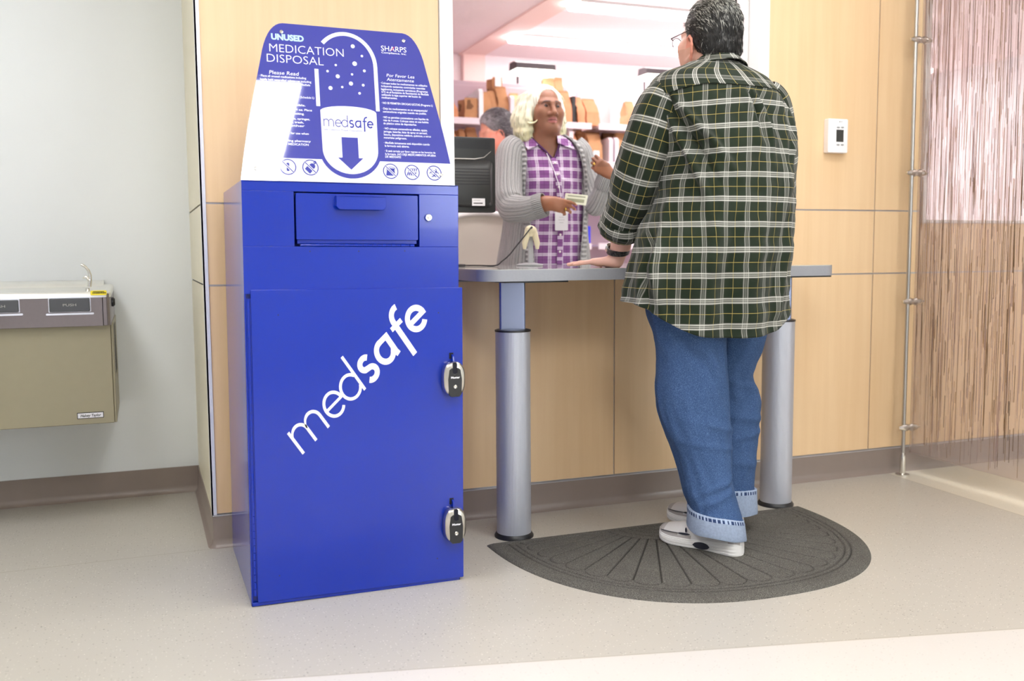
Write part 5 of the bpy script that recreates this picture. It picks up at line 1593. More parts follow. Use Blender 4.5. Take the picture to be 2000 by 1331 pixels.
def strands(name, surf, flow, count, length, width, colour, mat, parent, lift=0.25, seed=3, keep=None):
    """short tapering hairs lying along a flow on an existing hair surface: one part"""
    me = surf.data; n = len(me.vertices)
    co = np.empty(n * 3, np.float32); me.vertices.foreach_get('co', co); co = co.reshape(-1, 3)
    no = np.empty(n * 3, np.float32); me.vertices.foreach_get('normal', no); no = no.reshape(-1, 3)
    r = np.random.default_rng(seed); V = []; F = []; Cc = []
    for i in r.choice(n, min(count, n), replace=count > n):
        p = co[i].astype(float); nn = no[i].astype(float)
        if keep is not None and not keep(p): continue
        fl = flow(p) + r.normal(0, 0.18, 3); fl = fl - nn * (fl @ nn)
        if np.linalg.norm(fl) < 1e-4: continue
        fl = nrm(fl); sd = np.cross(fl, nn); L = length * r.uniform(0.6, 1.25); w = width * r.uniform(0.6, 1.3); lf = lift * r.uniform(0.3, 1.4)
        b = len(V)
        for t_, ww, h in ((0, 0.8, -0.001), (0.45, 1.0, 0.45 * lf * L), (1.0, 0.08, 0.55 * lf * L)):
            c = p + fl * L * t_ + nn * h
            V += [c + sd * w * ww, c - sd * w * ww, c + nn * w * ww * 1.2]
        for s in (0, 3):
            for a_ in range(3): F.append((b + s + a_, b + s + (a_ + 1) % 3, b + s + 3 + (a_ + 1) % 3, b + s + 3 + a_))
        Cc += [colour(p, r)] * 9
    m = MB(); m.add(V, F); o = m.build(name, mat, parent, smooth=180)
    at = o.data.attributes.new('Col', 'FLOAT_COLOR', 'POINT'); at.data.foreach_set('color', np.array(Cc, np.float32).ravel())
    o['kind'] = 'stuff'
    return o
def eyelids(c, A, k, mat, parent, up_=16, lo_=-13, yaw=0.0):
    """upper and lower lid: caps of a slightly larger ball round the eye"""
    for e0, e1 in ((up_, 82), (lo_, -80)):
        G_ = []
        for el in np.linspace(e0, e1, 10):
            row = []
            for az in np.linspace(-88, 88, 25):
                ee = math.radians(el * (1 - 0.35 * (abs(az) / 88) ** 2 * (1 - (el - e0) / (e1 - e0)))); a = math.radians(az)
                r = 0.0152 * k * (1.03 if el == e0 else 1.0)
                row.append(c + r * (math.sin(a) * math.cos(ee) * A[0] + math.cos(a) * math.cos(ee) * A[1] + math.sin(ee) * A[2]))
            G_.append(row)
        sheet('eyelid', np.array(G_), mat, parent, closed=False, thick=0.0015, flip=e0 > 0)
M_SKIN = mat_skin('skin')
M_HAIR = mat_attr('hair', 0.42, 500, 0.2)
M_EYEW = plain('eye_white', rgb(226, 216, 208), 0.15, var=0.02)
M_IRIS = plain('dark_iris', rgb(34, 20, 14), 0.1)
c3 = lambda r, g, b: np.array(rgb(r, g, b)[:3])

# ================================================================ the man at the counter
man = thing('person', (1.83, 2.76, 0.011), 'man in green plaid flannel shirt and blue jeans leaning on the counter, seen from behind', 'person')
M_FLANNEL = mat_plaid('green_plaid_flannel', rgb(23, 31, 22), rgb(37, 47, 33), rgb(220, 218, 210), rgb(200, 180, 104))
PHI = math.radians(24)
FW = math.cos(PHI) * E2 - math.sin(PHI) * E1           # the way his trunk faces
SD = np.cross(FW, UP)                                  # his right
# silhouette of the trunk in the photo: row, left, right, plane, half depth
TR = np.array([
    (122, 1352, 1438, 2.835, .062), (130, 1340, 1447, 2.835, .072), (140, 1316, 1474, 2.832, .085), (152, 1288, 1500, 2.83, .10), (168, 1273, 1515, 2.826, .115),
    (190, 1266, 1528, 2.82, .13), (220, 1268, 1538, 2.812, .142), (260, 1276, 1543, 2.80, .152), (310, 1284, 1546, 2.79, .16), (370, 1284, 1547, 2.775, .17),
    (430, 1262, 1547, 2.765, .18), (480, 1242, 1545, 2.76, .187), (530, 1223, 1541, 2.757, .19), (585, 1217, 1537, 2.755, .19), (650, 1219, 1530, 2.755, .19)], float)
def trunk(v):
    L, R_, Y, b = [pchip(v, TR[:, 0], TR[:, i]) for i in range(1, 5)]
    c = on_y((L + R_) / 2, v, Y); w = (R_ - L) / 2 * mpp(c)
    a = math.sqrt(max(w * w - (b * math.sin(PHI)) ** 2, 0.0004)) / math.cos(PHI)
    return c, a, b
def trunk_pt(v, th, out=0.0, pw=2.25):
    """th = 0 at the middle of the back, + towards his right"""
    c, a, b = trunk(v); s, k = math.sin(th), math.cos(th)
    x = math.copysign(abs(s) ** (2 / pw), s); y = math.copysign(abs(k) ** (2 / pw), k)
    return c + SD * (a + out) * x - FW * (b + out) * y
HEM_T = [0, 22, 42, 62, 80, 110, 180]; HEM_V = [652, 648, 632, 606, 590, 586, 587]
def hem(th):
    return float(pchip(abs(math.degrees(th)), HEM_T, HEM_V))
def fold(x, y, x0, y0, ang, ln, wd, amp):
    c, s = math.cos(ang), math.sin(ang); dx, dy = x - x0, y - y0
    a = dx * c + dy * s; b = -dx * s + dy * c
    return amp * math.exp(-(a / ln) ** 2 - (b / wd) ** 2)
def shirt_wr(th, v):
    x = th * 0.235; y = (v - 400) * 0.0016
    d = 0.0
    # pulls from the left armpit, pleats under the yoke, drape at the waist
    d += fold(x, y, -0.17, -0.22, 0.9, 0.13, 0.013, 0.014) + fold(x, y, -0.22, -0.12, 1.1, 0.14, 0.014, 0.015) - fold(x, y, -0.195, -0.17, 1.0, 0.14, 0.012, 0.010)
    d += fold(x, y, 0.05, -0.26, 1.45, 0.1, 0.010, 0.010) + fold(x, y, 0.012, -0.27, 1.6, 0.09, 0.007, 0.008) - fold(x, y, 0.03, -0.27, 1.5, 0.09, 0.007, 0.010)
    d += fold(x, y, 0.20, -0.2, 1.9, 0.18, 0.016, 0.010) + fold(x, y, 0.13, -0.1, 1.75, 0.2, 0.022, 0.007)
    d += fold(x, y, -0.10, 0.12, 1.45, 0.2, 0.02, 0.008) + fold(x, y, 0.02, 0.2, 1.6, 0.2, 0.022, 0.008) + fold(x, y, 0.14, 0.22, 1.65, 0.2, 0.02, 0.009) - fold(x, y, -0.04, 0.22, 1.5, 0.2, 0.018, 0.006)
    d += fold(x, y, -0.26, 0.2, 1.3, 0.16, 0.016, 0.016) - fold(x, y, -0.30, 0.24, 1.3, 0.14, 0.014, 0.012)
    low = min(1, max(0, (v - 470) / 150))
    d += low * 0.005 * math.sin(th * 9 + 0.6 * math.sin(th * 4)) + 0.006 * fbm((x * 2, y * 2, 1.3), 4.0)
    return 2.1 * d * min(1, max(0, (v - 150) / 60))
NT_, NV = 168, 150
ths = np.linspace(-PI, PI, NT_, endpoint=False)
def shirt_grid(v0, out):
    G = np.zeros((NV, NT_, 3)); VV = np.zeros((NV, NT_))
    for j, th in enumerate(ths):
        h = hem(th)
        for i in range(NV):
            q = i / (NV - 1); v = v0 + (h - v0) * q; VV[i, j] = v
            G[i, j] = trunk_pt(v, th, out + shirt_wr(th, v) + (0.006 * max(0, (q - 0.97) / 0.03)))
    return G, VV
G, VV = shirt_grid(126, 0.004)
Zs = G[:, :, 2]
# cloth coordinate round the trunk: arc length from the line of the spine
_c = CM @ (G.reshape(-1, 3) - CP).T
GPX = (1000 + FPX * _c[0] / _c[2]).reshape(NV, NT_)
ARC = np.zeros((NV, NT_ + 1))
for i in range(NV):
    seg = np.linalg.norm(np.roll(G[i], -1, axis=0) - G[i], axis=1); a_ = np.concatenate([[0], np.cumsum(seg)])
    vm = VV[i].mean(); xr_ = 1444 - (vm - 180) * 0.036
    half = [j for j in range(NT_) if abs(ths[j]) < 1.35]
    ARC[i] = a_ - np.interp(xr_, GPX[i, half], a_[half])
K_ = np.ones(21) / 21
for j in range(NT_ + 1): ARC[:, j] = np.convolve(np.pad(ARC[:, j], 10, mode='edge'), K_, mode='valid')
def suv(i, j):
    th = -PI + 2 * PI * j / NT_; p = G[i, j % NT_]
    sag = 0.035 * max(0, -math.sin(th)) * max(0, (p[2] - 1.15)) / 0.4
    return (ARC[i, j] + 0.0, p[2] + sag)
shirt = sheet('shirt', G, M_FLANNEL, man, uv=suv, thick=0.0025)
# yoke across the shoulders, cut on the cross grain
YT = np.linspace(-1.95, 1.95, 120); YN = 26
def yoke_edge(th): return 178 + 36 * max(0, (-math.degrees(th) - 20) / 70) ** 1.5 + 16 * max(0, (math.degrees(th) - 50) / 60) ** 1.5
YG = np.array([[trunk_pt(126 + (yoke_edge(t) - 126) * q, t, 0.0075 + 0.0025 * (q > 0.985)) for t in YT] for q in np.linspace(0, 1, YN)])
sheet('yoke', YG, M_FLANNEL, shirt, uv=lambda i, j: (YG[i, min(j, 119)][2] * 1.3 + 0.02, YT[min(j, 119)] * 0.2 + 0.30 * YG[i, min(j, 119)][2] + 0.024), closed=False, thick=0.003)
# collar: a stand with a turned-down leaf
CN_ = 60; cth = np.linspace(-2.5, 2.5, CN_)
HC = on_y(1397, 118, 2.842); HC[2] = on_y(1420, 98, 2.775)[2]
def col_pt(t, q):
    """q 0 inner top edge .. 1 lower outer edge"""
    r = 0.0745 + 0.026 * q * q + 0.006 * q; drop = 0.033 * q
    top = HC[2] - 0.066 * (0.5 - 0.5 * math.cos(t)) ** 0.9
    return np.array([HC[0], HC[1], 0]) + SD * r * 1.0 * math.sin(t) - FW * r * 0.98 * math.cos(t) + UP * (top - drop + 0.003 * math.sin(max(0, q) * PI))
CG = np.array([[col_pt(t, q) for t in cth] for q in np.linspace(-0.25, 1, 12)])
sheet('collar', CG, M_FLANNEL, shirt, uv=lambda i, j: (CG[min(i, 11), min(j, CN_ - 1)][2] + 0.012, cth[min(j, CN_ - 1)] * 0.082 + 0.036), closed=False, thick=0.003)
# sleeves
def W3(u, v, y): return on_y(u, v, y)
def lsl(t, q, L):
    d = 0.05 * math.sin(t * 26 + 1.2 * math.sin(q)) * math.exp(-((t - 0.62) / 0.16) ** 2) * (0.6 + 0.4 * math.sin(q + 0.5))
    d += 0.06 * math.exp(-((t - 0.80) / 0.05) ** 2)
    d += 0.05 * math.exp(-((math.sin((q - 0.9) / 2)) / 0.16) ** 2 - ((t - 0.3) / 0.25) ** 2) - 0.05 * math.exp(-((math.sin((q - 1.5) / 2)) / 0.12) ** 2 - ((t - 0.45) / 0.22) ** 2)
    d += 0.04 * fbm((math.cos(q) * 2, math.sin(q) * 2, t * 5), 1.3)
    return d
LP_ = [W3(1312, 176, 2.82), W3(1292, 208, 2.815), W3(1273, 262, 2.82), W3(1254, 322, 2.85), W3(1234, 385, 2.91), W3(1217, 432, 2.965), W3(1214, 448, 2.982), W3(1212, 456, 2.99)]
sleeve('sleeve', LP_, [0.052, 0.078, 0.087, 0.088, 0.083, 0.072, 0.064, 0.05], M_FLANNEL, shirt, n=110, wr=lsl, uo=(0.03, 0.02), thick=0.0025)
# the turned-back cuff: a fat roll, lower at the front
def roll(t, q, L): return 0.05 * math.sin(q * 3 + t * 4) + 0.04 * fbm((math.cos(q) * 2, math.sin(q) * 2, t * 3), 1.5)
sleeve('sleeve_cuff', [W3(1216.5, 431, 2.962), W3(1214.5, 440, 2.972), W3(1212.5, 449, 2.982), W3(1210.5, 457, 2.99), W3(1209.5, 462, 2.996)], [0.072, 0.079, 0.078, 0.068, 0.046], M_FLANNEL, shirt, n=40, wr=roll, uo=(0.02, 0.055), thick=0.004)
RP_ = [W3(1488, 176, 2.83), W3(1504, 206, 2.83), W3(1511, 262, 2.84), W3(1513, 325, 2.86), W3(1510, 385, 2.92), W3(1494, 412, 3.02), W3(1470, 430, 3.12)]
sleeve('sleeve', RP_, [0.05, 0.07, 0.076, 0.078, 0.076, 0.07, 0.06], M_FLANNEL, shirt, n=80, wr=lambda t, q, L: 0.05 * math.sin(t * 22 + q) * math.exp(-((t - 0.6) / 0.2) ** 2), uo=(0.05, 0.05), thick=0.0025)
# jeans
def mat_denim():
    t = NT('blue_denim'); v = t.coord(); at = t.node('ShaderNodeAttribute'); at.attribute_name = 'Col'
    n = t.noise(t.mapping(v, scale=(700, 700, 260)), 1.0, 3, 0.7); n2 = t.noise(v, 16, 4)
    col = t.ramp(n, [(0.28, rgb(42, 62, 98)), (0.5, rgb(60, 85, 126)), (0.74, rgb(112, 138, 176))])
    col = t.mix(t.math('MULTIPLY', n2, 0.35), col, rgb(52, 76, 116))
    t.set(Base_Color=col, Roughness=0.85); t.bsdf.inputs['Specular IOR Level'].default_value = 0.15
    t.bump(n, 0.3, 0.0015); return t.m
M_DENIM = mat_denim()
M_CUFFD = plain('pale_denim_reverse', rgb(150, 164, 188), 0.9, scale=130, var=0.22, bump=0.4)
def mat_stitch():
    t = NT('faded_hem_edge'); uv = t.node('ShaderNodeUVMap').outputs[0]; U, V, _ = t.xyz(uv)
    n = t.noise(t.mapping(uv, scale=(1, 0.0, 0)), 95, 2)
    s = t.smooth(t.math('SINE', t.math('ADD', t.math('MULTIPLY', U, 520), t.math('MULTIPLY', n, 9))), 0.0, 0.6)
    s = t.math('MAXIMUM', s, t.smooth(V, 0.82, 0.95))
    t.set(Base_Color=t.mix(s, rgb(38, 58, 98), rgb(168, 184, 210)), Roughness=0.9); return t.m
M_STITCH = mat_stitch()
LLEG = np.array([(548, 1255, 1424, 2.752, .150), (600, 1262, 1420, 2.752, .138), (655, 1276, 1416, 2.752, .122), (713, 1283, 1418, 2.752, .112), (767, 1281, 1420, 2.75, .106), (833, 1295, 1424, 2.737, .098),
                 (890, 1317, 1427, 2.72, .09), (930, 1331, 1429, 2.70, .085), (965, 1338, 1435, 2.683, .084), (990, 1347, 1442, 2.67, .084), (1018, 1350, 1449, 2.655, .086)], float)
RLEG = np.array([(548, 1388, 1512, 2.80, .150), (600, 1388, 1500, 2.81, .138), (640, 1390, 1497, 2.82, .125), (684, 1388, 1487, 2.83, .112), (725, 1376, 1467, 2.84, .10), (755, 1374, 1474, 2.845, .098), (783, 1380, 1484, 2.85, .098),
                 (849, 1378, 1478, 2.85, .09), (905, 1376, 1475, 2.845, .085), (955, 1378, 1471, 2.84, .08), (975, 1378, 1471, 2.84, .08)], float)
def leg_ring(T, v, out=0.0, n=72, wr=None):
    L, R_, Y, b = [float(pchip(v, T[:, 0], T[:, i])) for i in range(1, 5)]
    c = on_y((L + R_) / 2, v, Y); a = (R_ - L) / 2 * mpp(c); ring = []
    for q in np.linspace(-PI, PI, n, endpoint=False):
        d = out + (wr(q, v) if wr else 0)
        s, k = math.sin(q), math.cos(q); x = math.copysign(abs(s) ** 0.9, s); y = math.copysign(abs(k) ** 0.9, k)
        ring.append(c + E1 * (a + d) * x - E2 * (b + d) * y)
    return ring
def lwr(q, v):
    x = q * 0.1; y = (v - 780) * 0.0016
    d = fold(x, y, 0.02, -0.16, 0.95, 0.2, 0.018, 0.009) + fold(x, y, 0.06, -0.02, 1.0, 0.14, 0.014, 0.008) - fold(x, y, 0.03, -0.08, 1.0, 0.16, 0.014, 0.006)
    d += fold(x, y, 0.08, 0.08, 0.25, 0.1, 0.012, 0.006) + fold(x, y, 0.06, 0.14, 0.15, 0.1, 0.01, 0.006) + fold(x, y, 0.0, 0.3, -0.35, 0.1, 0.012, 0.008) + fold(x, y, 0.05, 0.25, -0.3, 0.1, 0.012, 0.006) - fold(x, y, 0.03, 0.275, -0.3, 0.1, 0.01, 0.006)
    d += fold(x, y, -0.13, 0.02, 1.5, 0.1, 0.012, 0.006) + 0.006 * fbm((math.sin(q), math.cos(q), v * 0.006), 2.2)
    return d
def rwr(q, v):
    x = q * 0.09; y = (v - 780) * 0.0016
    d = fold(x, y, 0.05, -0.09, -0.2, 0.1, 0.016, 0.008) + fold(x, y, 0.05, -0.05, 0.25, 0.1, 0.014, 0.008) + fold(x, y, 0.05, 0.05, 0.1, 0.09, 0.012, 0.008) + fold(x, y, 0.06, 0.1, -0.15, 0.09, 0.012, 0.007) + fold(x, y, 0.05, 0.19, 0.1, 0.09, 0.012, 0.006)
    return d + 0.006 * fbm((math.sin(q) + 4, math.cos(q), v * 0.006), 2.2)
legs = []
for T, w_, v1 in ((LLEG, lwr, 1018), (RLEG, rwr, 972)):
    rows = np.linspace(548, v1, 110); G2 = np.array([leg_ring(T, v, 0, 84, w_) for v in rows])
    G2[0] = G2[0].mean(0)
    legs.append(G2)
jn = sheet('jeans', np.concatenate([legs[0]]), M_DENIM, man, thick=0.0)
# both legs belong to one garment: join the second tube into the same mesh
bm = bmesh.new(); bm.from_mesh(jn.data)
vs_ = [[bm.verts.new(tuple(p)) for p in row] for row in legs[1]]
for i in range(len(vs_) - 1):
    for j in range(84): bm.faces.new((vs_[i][j], vs_[i][(j + 1) % 84], vs_[i + 1][(j + 1) % 84], vs_[i + 1][j])).smooth = True
bm.to_mesh(jn.data); bm.free()
# outer seam of the left leg
sp_ = [legs[0][i][18] + (-E1) * 0.001 for i in range(6, 110)]
part('leg_seam', M_DENIM, jn, lambda m: m.tube(sp_, 0.0028, 6), smooth=180)
for T, v0, v1, sc_ in ((LLEG, 1002, 1041, 0.0), (RLEG, 953, 1001, 0.0)):
    def cr(v, out):
        vv = min(v, T[-1, 0]); r = np.array(leg_ring(T, vv, out, 84))
        z = on_y(1400, v, T[-1, 3])[2]; r[:, 2] = z; return r
    TILT_ = 0.021 if T is LLEG else 0.004
    prof = [(v0, 0.002), (v0, 0.010), (v0 + 7, 0.011), (v0 + 8, 0.0105), (v1 - 4, 0.0135), (v1, 0.012), (v1, 0.002)]
    rg = [cr(v, o_) for v, o_ in prof]
    # the folded edge waves a little
    for k_, r in enumerate(rg):
        for j in range(84):
            q = 2 * PI * j / 84; r[j][2] += 0.004 * math.sin(q * 2 + 0.7) + TILT_ * (-math.sin(q - PI)) + (0.002 * math.sin(q * 5) if k_ > 3 else 0)
    m = MB(); m.loft([list(r) for r in rg[3:]], 0, caps=False); m.loft([list(r) for r in rg[:2]], 1, caps=False, uvf=lambda i, j: (j * 0.0065, 0.9))
    b0 = len(m.v)
    m.loft([list(rg[1]), list(rg[2]), list(rg[3])], 1, caps=False, uvf=lambda i, j: (j * 0.0065, 1.0 - i * 0.45))
    m.build('turn_up', [M_CUFFD, M_STITCH], jn, smooth=60)
# shoes
M_SHOE = plain('white_grey_leather', rgb(214, 211, 210), 0.5, scale=60, var=0.04, bump=0.1)
M_SHOE2 = plain('grey_suede', rgb(176, 170, 168), 0.8, scale=120, var=0.06)
M_SOLE = plain('white_foam_sole', rgb(232, 230, 228), 0.6, scale=50, var=0.03)
M_NAVY = plain('navy_shoe_trim', rgb(38, 40, 52), 0.5)
def shoe(H, d, side):
    """H heel centre on the ground, d direction to the toe, side +1 if the outer side faces left of travel"""
    d = nrm(np.array([d[0], d[1], 0])); s = np.cross(UP, d); z0 = 0.011; L = 0.30
    # stations along the foot: t, half width, sole height, upper height
    ST = [(-0.012, .006, .032, .060), (0.0, .016, .036, .070), (0.02, .028, .040, .080), (0.05, .036, .041, .086), (0.1, .041, .041, .090), (0.2, .043, .038, .108), (0.36, .042, .034, .108), (0.5, .046, .031, .096), (0.64, .052, .030, .080), (0.78, .053, .030, .069), (0.9, .046, .034, .062), (0.97, .031, .040, .055), (1.0, .014, .044, .048)]
    bend = lambda t: 0.010 * math.sin(PI * min(1, t * 1.05))
    C_ = lambda t: H + d * (L * t) + s * bend(t) * -side
    toe = lambda t: 0.014 * max(0, (t - 0.75) / 0.25) ** 2
    def sec(t, w, h0, h1, kind):
        c = C_(t); P = []
        if kind == 'sole':
            half = [(1.0, 0.0), (1.06, 0.06), (1.08, 0.22), (1.045, 0.27), (1.09, 0.32), (1.10, 0.48), (1.06, 0.53), (1.09, 0.58), (1.07, 0.78), (1.02, 0.82), (1.03, 0.9), (0.98, 1.0)]; prof = [(-a_, b_) for a_, b_ in half] + half[::-1]
            for x, z in prof: P.append(c + s * w * x + UP * (z0 + (toe(t) if z < 0.5 else 0) + z * h0))
        else:
            for q in np.linspace(0, PI, 19):
                x = -math.cos(q); zz = math.sin(q) ** 0.75
                sq = 1 - 0.42 * zz ** 2 * (1 if t < 0.55 else 0.5)
                P.append(c + s * w * x * sq * 1.0 + UP * (z0 + h0 * 0.75 + (h1 - h0 * 0.75) * zz))
        return P
    tt = np.concatenate([np.linspace(-0.012, 0.1, 14), np.linspace(0.11, 0.9, 60), np.linspace(0.91, 1, 12)]); A_ = np.array(ST)
    val = lambda t: [float(pchip(t, A_[:, 0], A_[:, i])) for i in (1, 2, 3)]
    up = part('shoe', [M_SHOE, M_SHOE2], man, lambda m: m.loft([sec(t, *val(t), 'up') for t in tt], 0, caps=True, closed=False), smooth=50)
    for p in up.data.polygons:
        c = np.array(p.center) - H; t = (c @ d) / L; zz = c[2]
        if t > 0.9 or (t > 0.55 and zz < 0.052) or (0.0 < t < 0.10 and zz < 0.06): p.material_index = 1
    part('sole', M_SOLE, up, lambda m: m.loft([sec(t, *val(t), 'sole') for t in tt]), smooth=40)
    for sg_ in (-1, 1):
        for spec_ in ((0.32, 0.52, .004, .026), (0.56, 0.70, .042, .048), (0.10, 0.26, .047, .054), (0.34, 0.44, .060, .066), (0.70, 0.93, .044, .0455), (0.60, 0.62, .05, .066)):
            def accent(m):
                ta, tb, za, zb = spec_
                pts = []
                for t in np.linspace(ta, tb, 10):
                    w, h0, h1 = val(t); f = math.sin(PI * (t - ta) / (tb - ta)) ** 0.5
                    zm = (za + zb) / 2; hw = (zb - za) / 2 * f + 0.0006
                    k_ = 1.10 if zb < 0.03 else (1.0 if zb < 0.05 else 0.985 - 0.3 * max(0, (zm - 0.05)) / 0.05)
                    c = C_(t) + s * sg_ * (w * k_)
                    pts.append((c + UP * (z0 + zm - hw), c + UP * (z0 + zm + hw), c + s * sg_ * 0.0015 + UP * (z0 + zm + hw), c + s * sg_ * 0.0015 + UP * (z0 + zm - hw)))
                m.loft([list(p) for p in pts])
            part('trim', M_NAVY, up, accent, fixn=True, smooth=40)
    def laces(m):
        for i, t in enumerate(np.linspace(0.44, 0.64, 5)):
            w, h0, h1 = val(t); P = []
            for q in np.linspace(0.9, PI - 0.9, 9):
                x = -math.cos(q); zz = math.sin(q) ** 0.75; P.append(C_(t + 0.012 * math.sin(q * 3)) + s * w * x * (1 - 0.42 * zz * zz * 0.8) * 1.02 + UP * (z0 + h0 * 0.75 + (h1 - h0 * 0.75) * zz + 0.003))
            m.tube(P, 0.003, 6)
        c = C_(0.45) + UP * (z0 + 0.092)
        m.tube([c, c + s * 0.018 + d * 0.01 + UP * 0.008, c + s * 0.022 + d * 0.03, c + s * 0.004 + d * 0.014], 0.0026, 6); m.tube([c, c - s * 0.018 + d * 0.012 + UP * 0.008, c - s * 0.02 + d * 0.03, c - s * 0.004 + d * 0.014], 0.0026, 6)
    part('laces', M_SOLE, up, laces, smooth=180)
HL = on_z(1448, 1085, 0.011); TL_ = on_z(1289, 1050, 0.011)
shoe(np.array([HL[0], HL[1], 0]), TL_ - HL, 1)
HR = on_z(1448, 1042, 0.011)
shoe(np.array([HR[0], HR[1], 0]), np.array([-0.42, 0.9, 0]), 1)

# ---- body under the clothes, head and hand
S = Solid((1.15, 2.45, 0.02), (2.2, 3.3, 1.86), 0.004)
hipL = on_y(1345, 575, 2.76); hipR = on_y(1455, 575, 2.80); kneeL = on_y(1352, 800, 2.745); kneeR = on_y(1430, 790, 2.85)
ankL = on_y(1399, 1032, 2.665); ankR = on_y(1425, 1000, 2.835)
pel = (hipL + hipR) / 2
S.chain([hipL, kneeL, ankL], [0.075, 0.05, 0.036], 0.03); S.chain([hipR, kneeR, ankR], [0.075, 0.042, 0.034], 0.03)
S.chain([ankL, ankL + np.array([-0.05, 0.08, -0.055])], [0.033, 0.018], 0.01); S.chain([ankR, ankR + np.array([-0.04, 0.08, -0.055])], [0.033, 0.018], 0.01)
ch = on_y(1405, 270, 2.80); wa = on_y(1395, 450, 2.765)
S.ell(ch, (0.16, 0.12, 0.2), np.stack([SD, FW, UP]), 0.05); S.ell(wa, (0.17, 0.14, 0.2), np.stack([SD, FW, UP]), 0.05); S.ell(pel, (0.15, 0.12, 0.12), np.stack([SD, FW, UP]), 0.05)
HF = nrm(math.cos(math.radians(33)) * E2 - math.sin(math.radians(33)) * E1 + 0.0 * UP)
HO_ = on_y(1384.5, 80, 2.872)
HO_, HA = head_frame(HO_, HF)
Wm = head(S, HO_, HA, 1.03)
nk0 = on_y(1398, 150, 2.825)
S.cone(Wm(0, -0.028, -0.05), nk0, 0.056, 0.06, 0.02); S.cone(Wm(0, 0.02, -0.09), nk0 + FW * 0.03, 0.035, 0.045, 0.03)
S.cone(nk0 - UP * 0.09, ch, 0.08, 0.13, 0.04)
shL = on_y(1300, 205, 2.82); elL = on_y(1248, 345, 2.862); wrL = on_y(1206, 498, 3.05)
S.chain([shL, elL], [0.055, 0.045], 0.03); S.chain([elL, on_y(1222, 440, 2.975), on_y(1212, 482, 3.03), wrL], [0.045, 0.042, 0.031, 0.028], 0.02)
shR = on_y(1504, 210, 2.83); elR = on_y(1511, 372, 2.91)
S.chain([shR, elR, on_y(1470, 428, 3.12), on_y(1440, 440, 3.2)], [0.055, 0.045, 0.033, 0.028], 0.03)
S.cone(shL, ch, 0.06, 0.1, 0.05); S.cone(shR, ch, 0.06, 0.1, 0.05)
hd = nrm(-0.93 * E1 + 0.30 * E2)
hw_ = wrL + np.array([0, 0, 0]); hw_[2] = CZ1 + 0.021
S.cone(wrL, hw_, 0.027, 0.021, 0.012)
hand(S, hw_, hd, UP, nrm(0.93 * E2 + 0.3 * E1), 0.98, curl=((4, 3, 2), (4, 3, 2), (5, 3, 2), (6, 3, 2)), spread=(9, 3, -4, -12), thumb=[(0.025, 0.03, -0.004), (0.055, 0.058, -0.008), (0.078, 0.074, -0.01), (0.098, 0.086, -0.011)])
hr0 = on_y(1440, 440, 3.2)
hand(S, hr0, nrm(-E1 + 0.4 * E2), UP, nrm(-E2), 0.95, curl=((30, 35, 20),) * 4)
def man_col(V):
    q = (V - HO_) @ HA.T / 1.03
    c = np.tile(c3(232, 180, 160), (len(V), 1))
    ear = (np.abs(q[:, 0]) > 0.0775) & (np.abs(q[:, 1] + 0.0) < 0.03) & (np.abs(q[:, 2] + 0.034) < 0.05)
    c[ear] = c3(226, 150, 128)
    lo = (q[:, 2] < -0.03) & (q[:, 1] > 0.0) & (q[:, 2] > -0.16) & (np.abs(q[:, 0]) < 0.1)
    c[lo] = c3(214, 164, 142)
    far = np.linalg.norm(V - hw_, axis=1) < 0.25
    c[far] = c3(238, 190, 172)
    return c
S.build('body', M_SKIN, man, colour=man_col)
# hair: a close cap, then the combed-back strands
Hs = Solid(HO_ - 0.19, HO_ + 0.19, 0.004)
ew = lambda c, r, kk=0.012, op='add': Hs.ell(Wm(*c), np.array(r) * 1.03, HA, kk, op)
ew((0, -0.020, 0.043), (0.083, 0.103, 0.094)); ew((0, -0.045, -0.02), (0.076, 0.066, 0.075), 0.03); Hs.cone(Wm(0, -0.05, -0.04), Wm(0, -0.048, -0.092), 0.066, 0.05, 0.02)
ew((0, 0.092, -0.03), (0.09, 0.085, 0.112), 0.02, 'sub'); ew((-0.085, 0.024, -0.06), (0.03, 0.036, 0.052), 0.012, 'sub'); ew((0.085, 0.024, -0.06), (0.03, 0.036, 0.052), 0.012, 'sub')
ew((0, 0.07, 0.07), (0.055, 0.04, 0.028), 0.02, 'sub')
ew((-0.07, 0.05, -0.075), (0.07, 0.07, 0.06), 0.02, 'sub'); ew((0.07, 0.05, -0.075), (0.07, 0.07, 0.06), 0.02, 'sub')
ew((-0.076, -0.015, -0.085), (0.03, 0.036, 0.04), 0.016, 'sub'); ew((0.076, -0.015, -0.085), (0.03, 0.036, 0.04), 0.016, 'sub')
def hq(V): return (np.asarray(V, float) - HO_) @ HA.T / 1.03
def hair_base(V):  # salt and pepper, with the shine on the crown painted lighter
    q = hq(V); t = np.clip((q[:, 2] - 0.02) / 0.09, 0, 1)[:, None]
    c = (1 - t) * c3(30, 28, 27) + t * c3(70, 70, 66)
    side = np.clip((q[:, 1] - 0.0) / 0.05, 0, 1)[:, None]
    return c * (1 - side * 0.6) + side * 0.6 * c3(150, 148, 140)
hr = Hs.build('hair', M_HAIR, man, colour=hair_base, jitter=lambda V: V + 0.0025 * np.array([mnoise.noise_vector(Vector(p) * 55) for p in V]))
def flow_m(p):
    q = hq(p[None])[0]
    # combed back from the brow, then down the back of the head
    back = -HA[1] * max(0.15, min(1, (q[2] + 0.03) / 0.1)); down = -HA[2] * (0.25 + max(0, -q[1]) * 9)
    part_ = HA[0] * q[0] * 4
    return back + down + part_
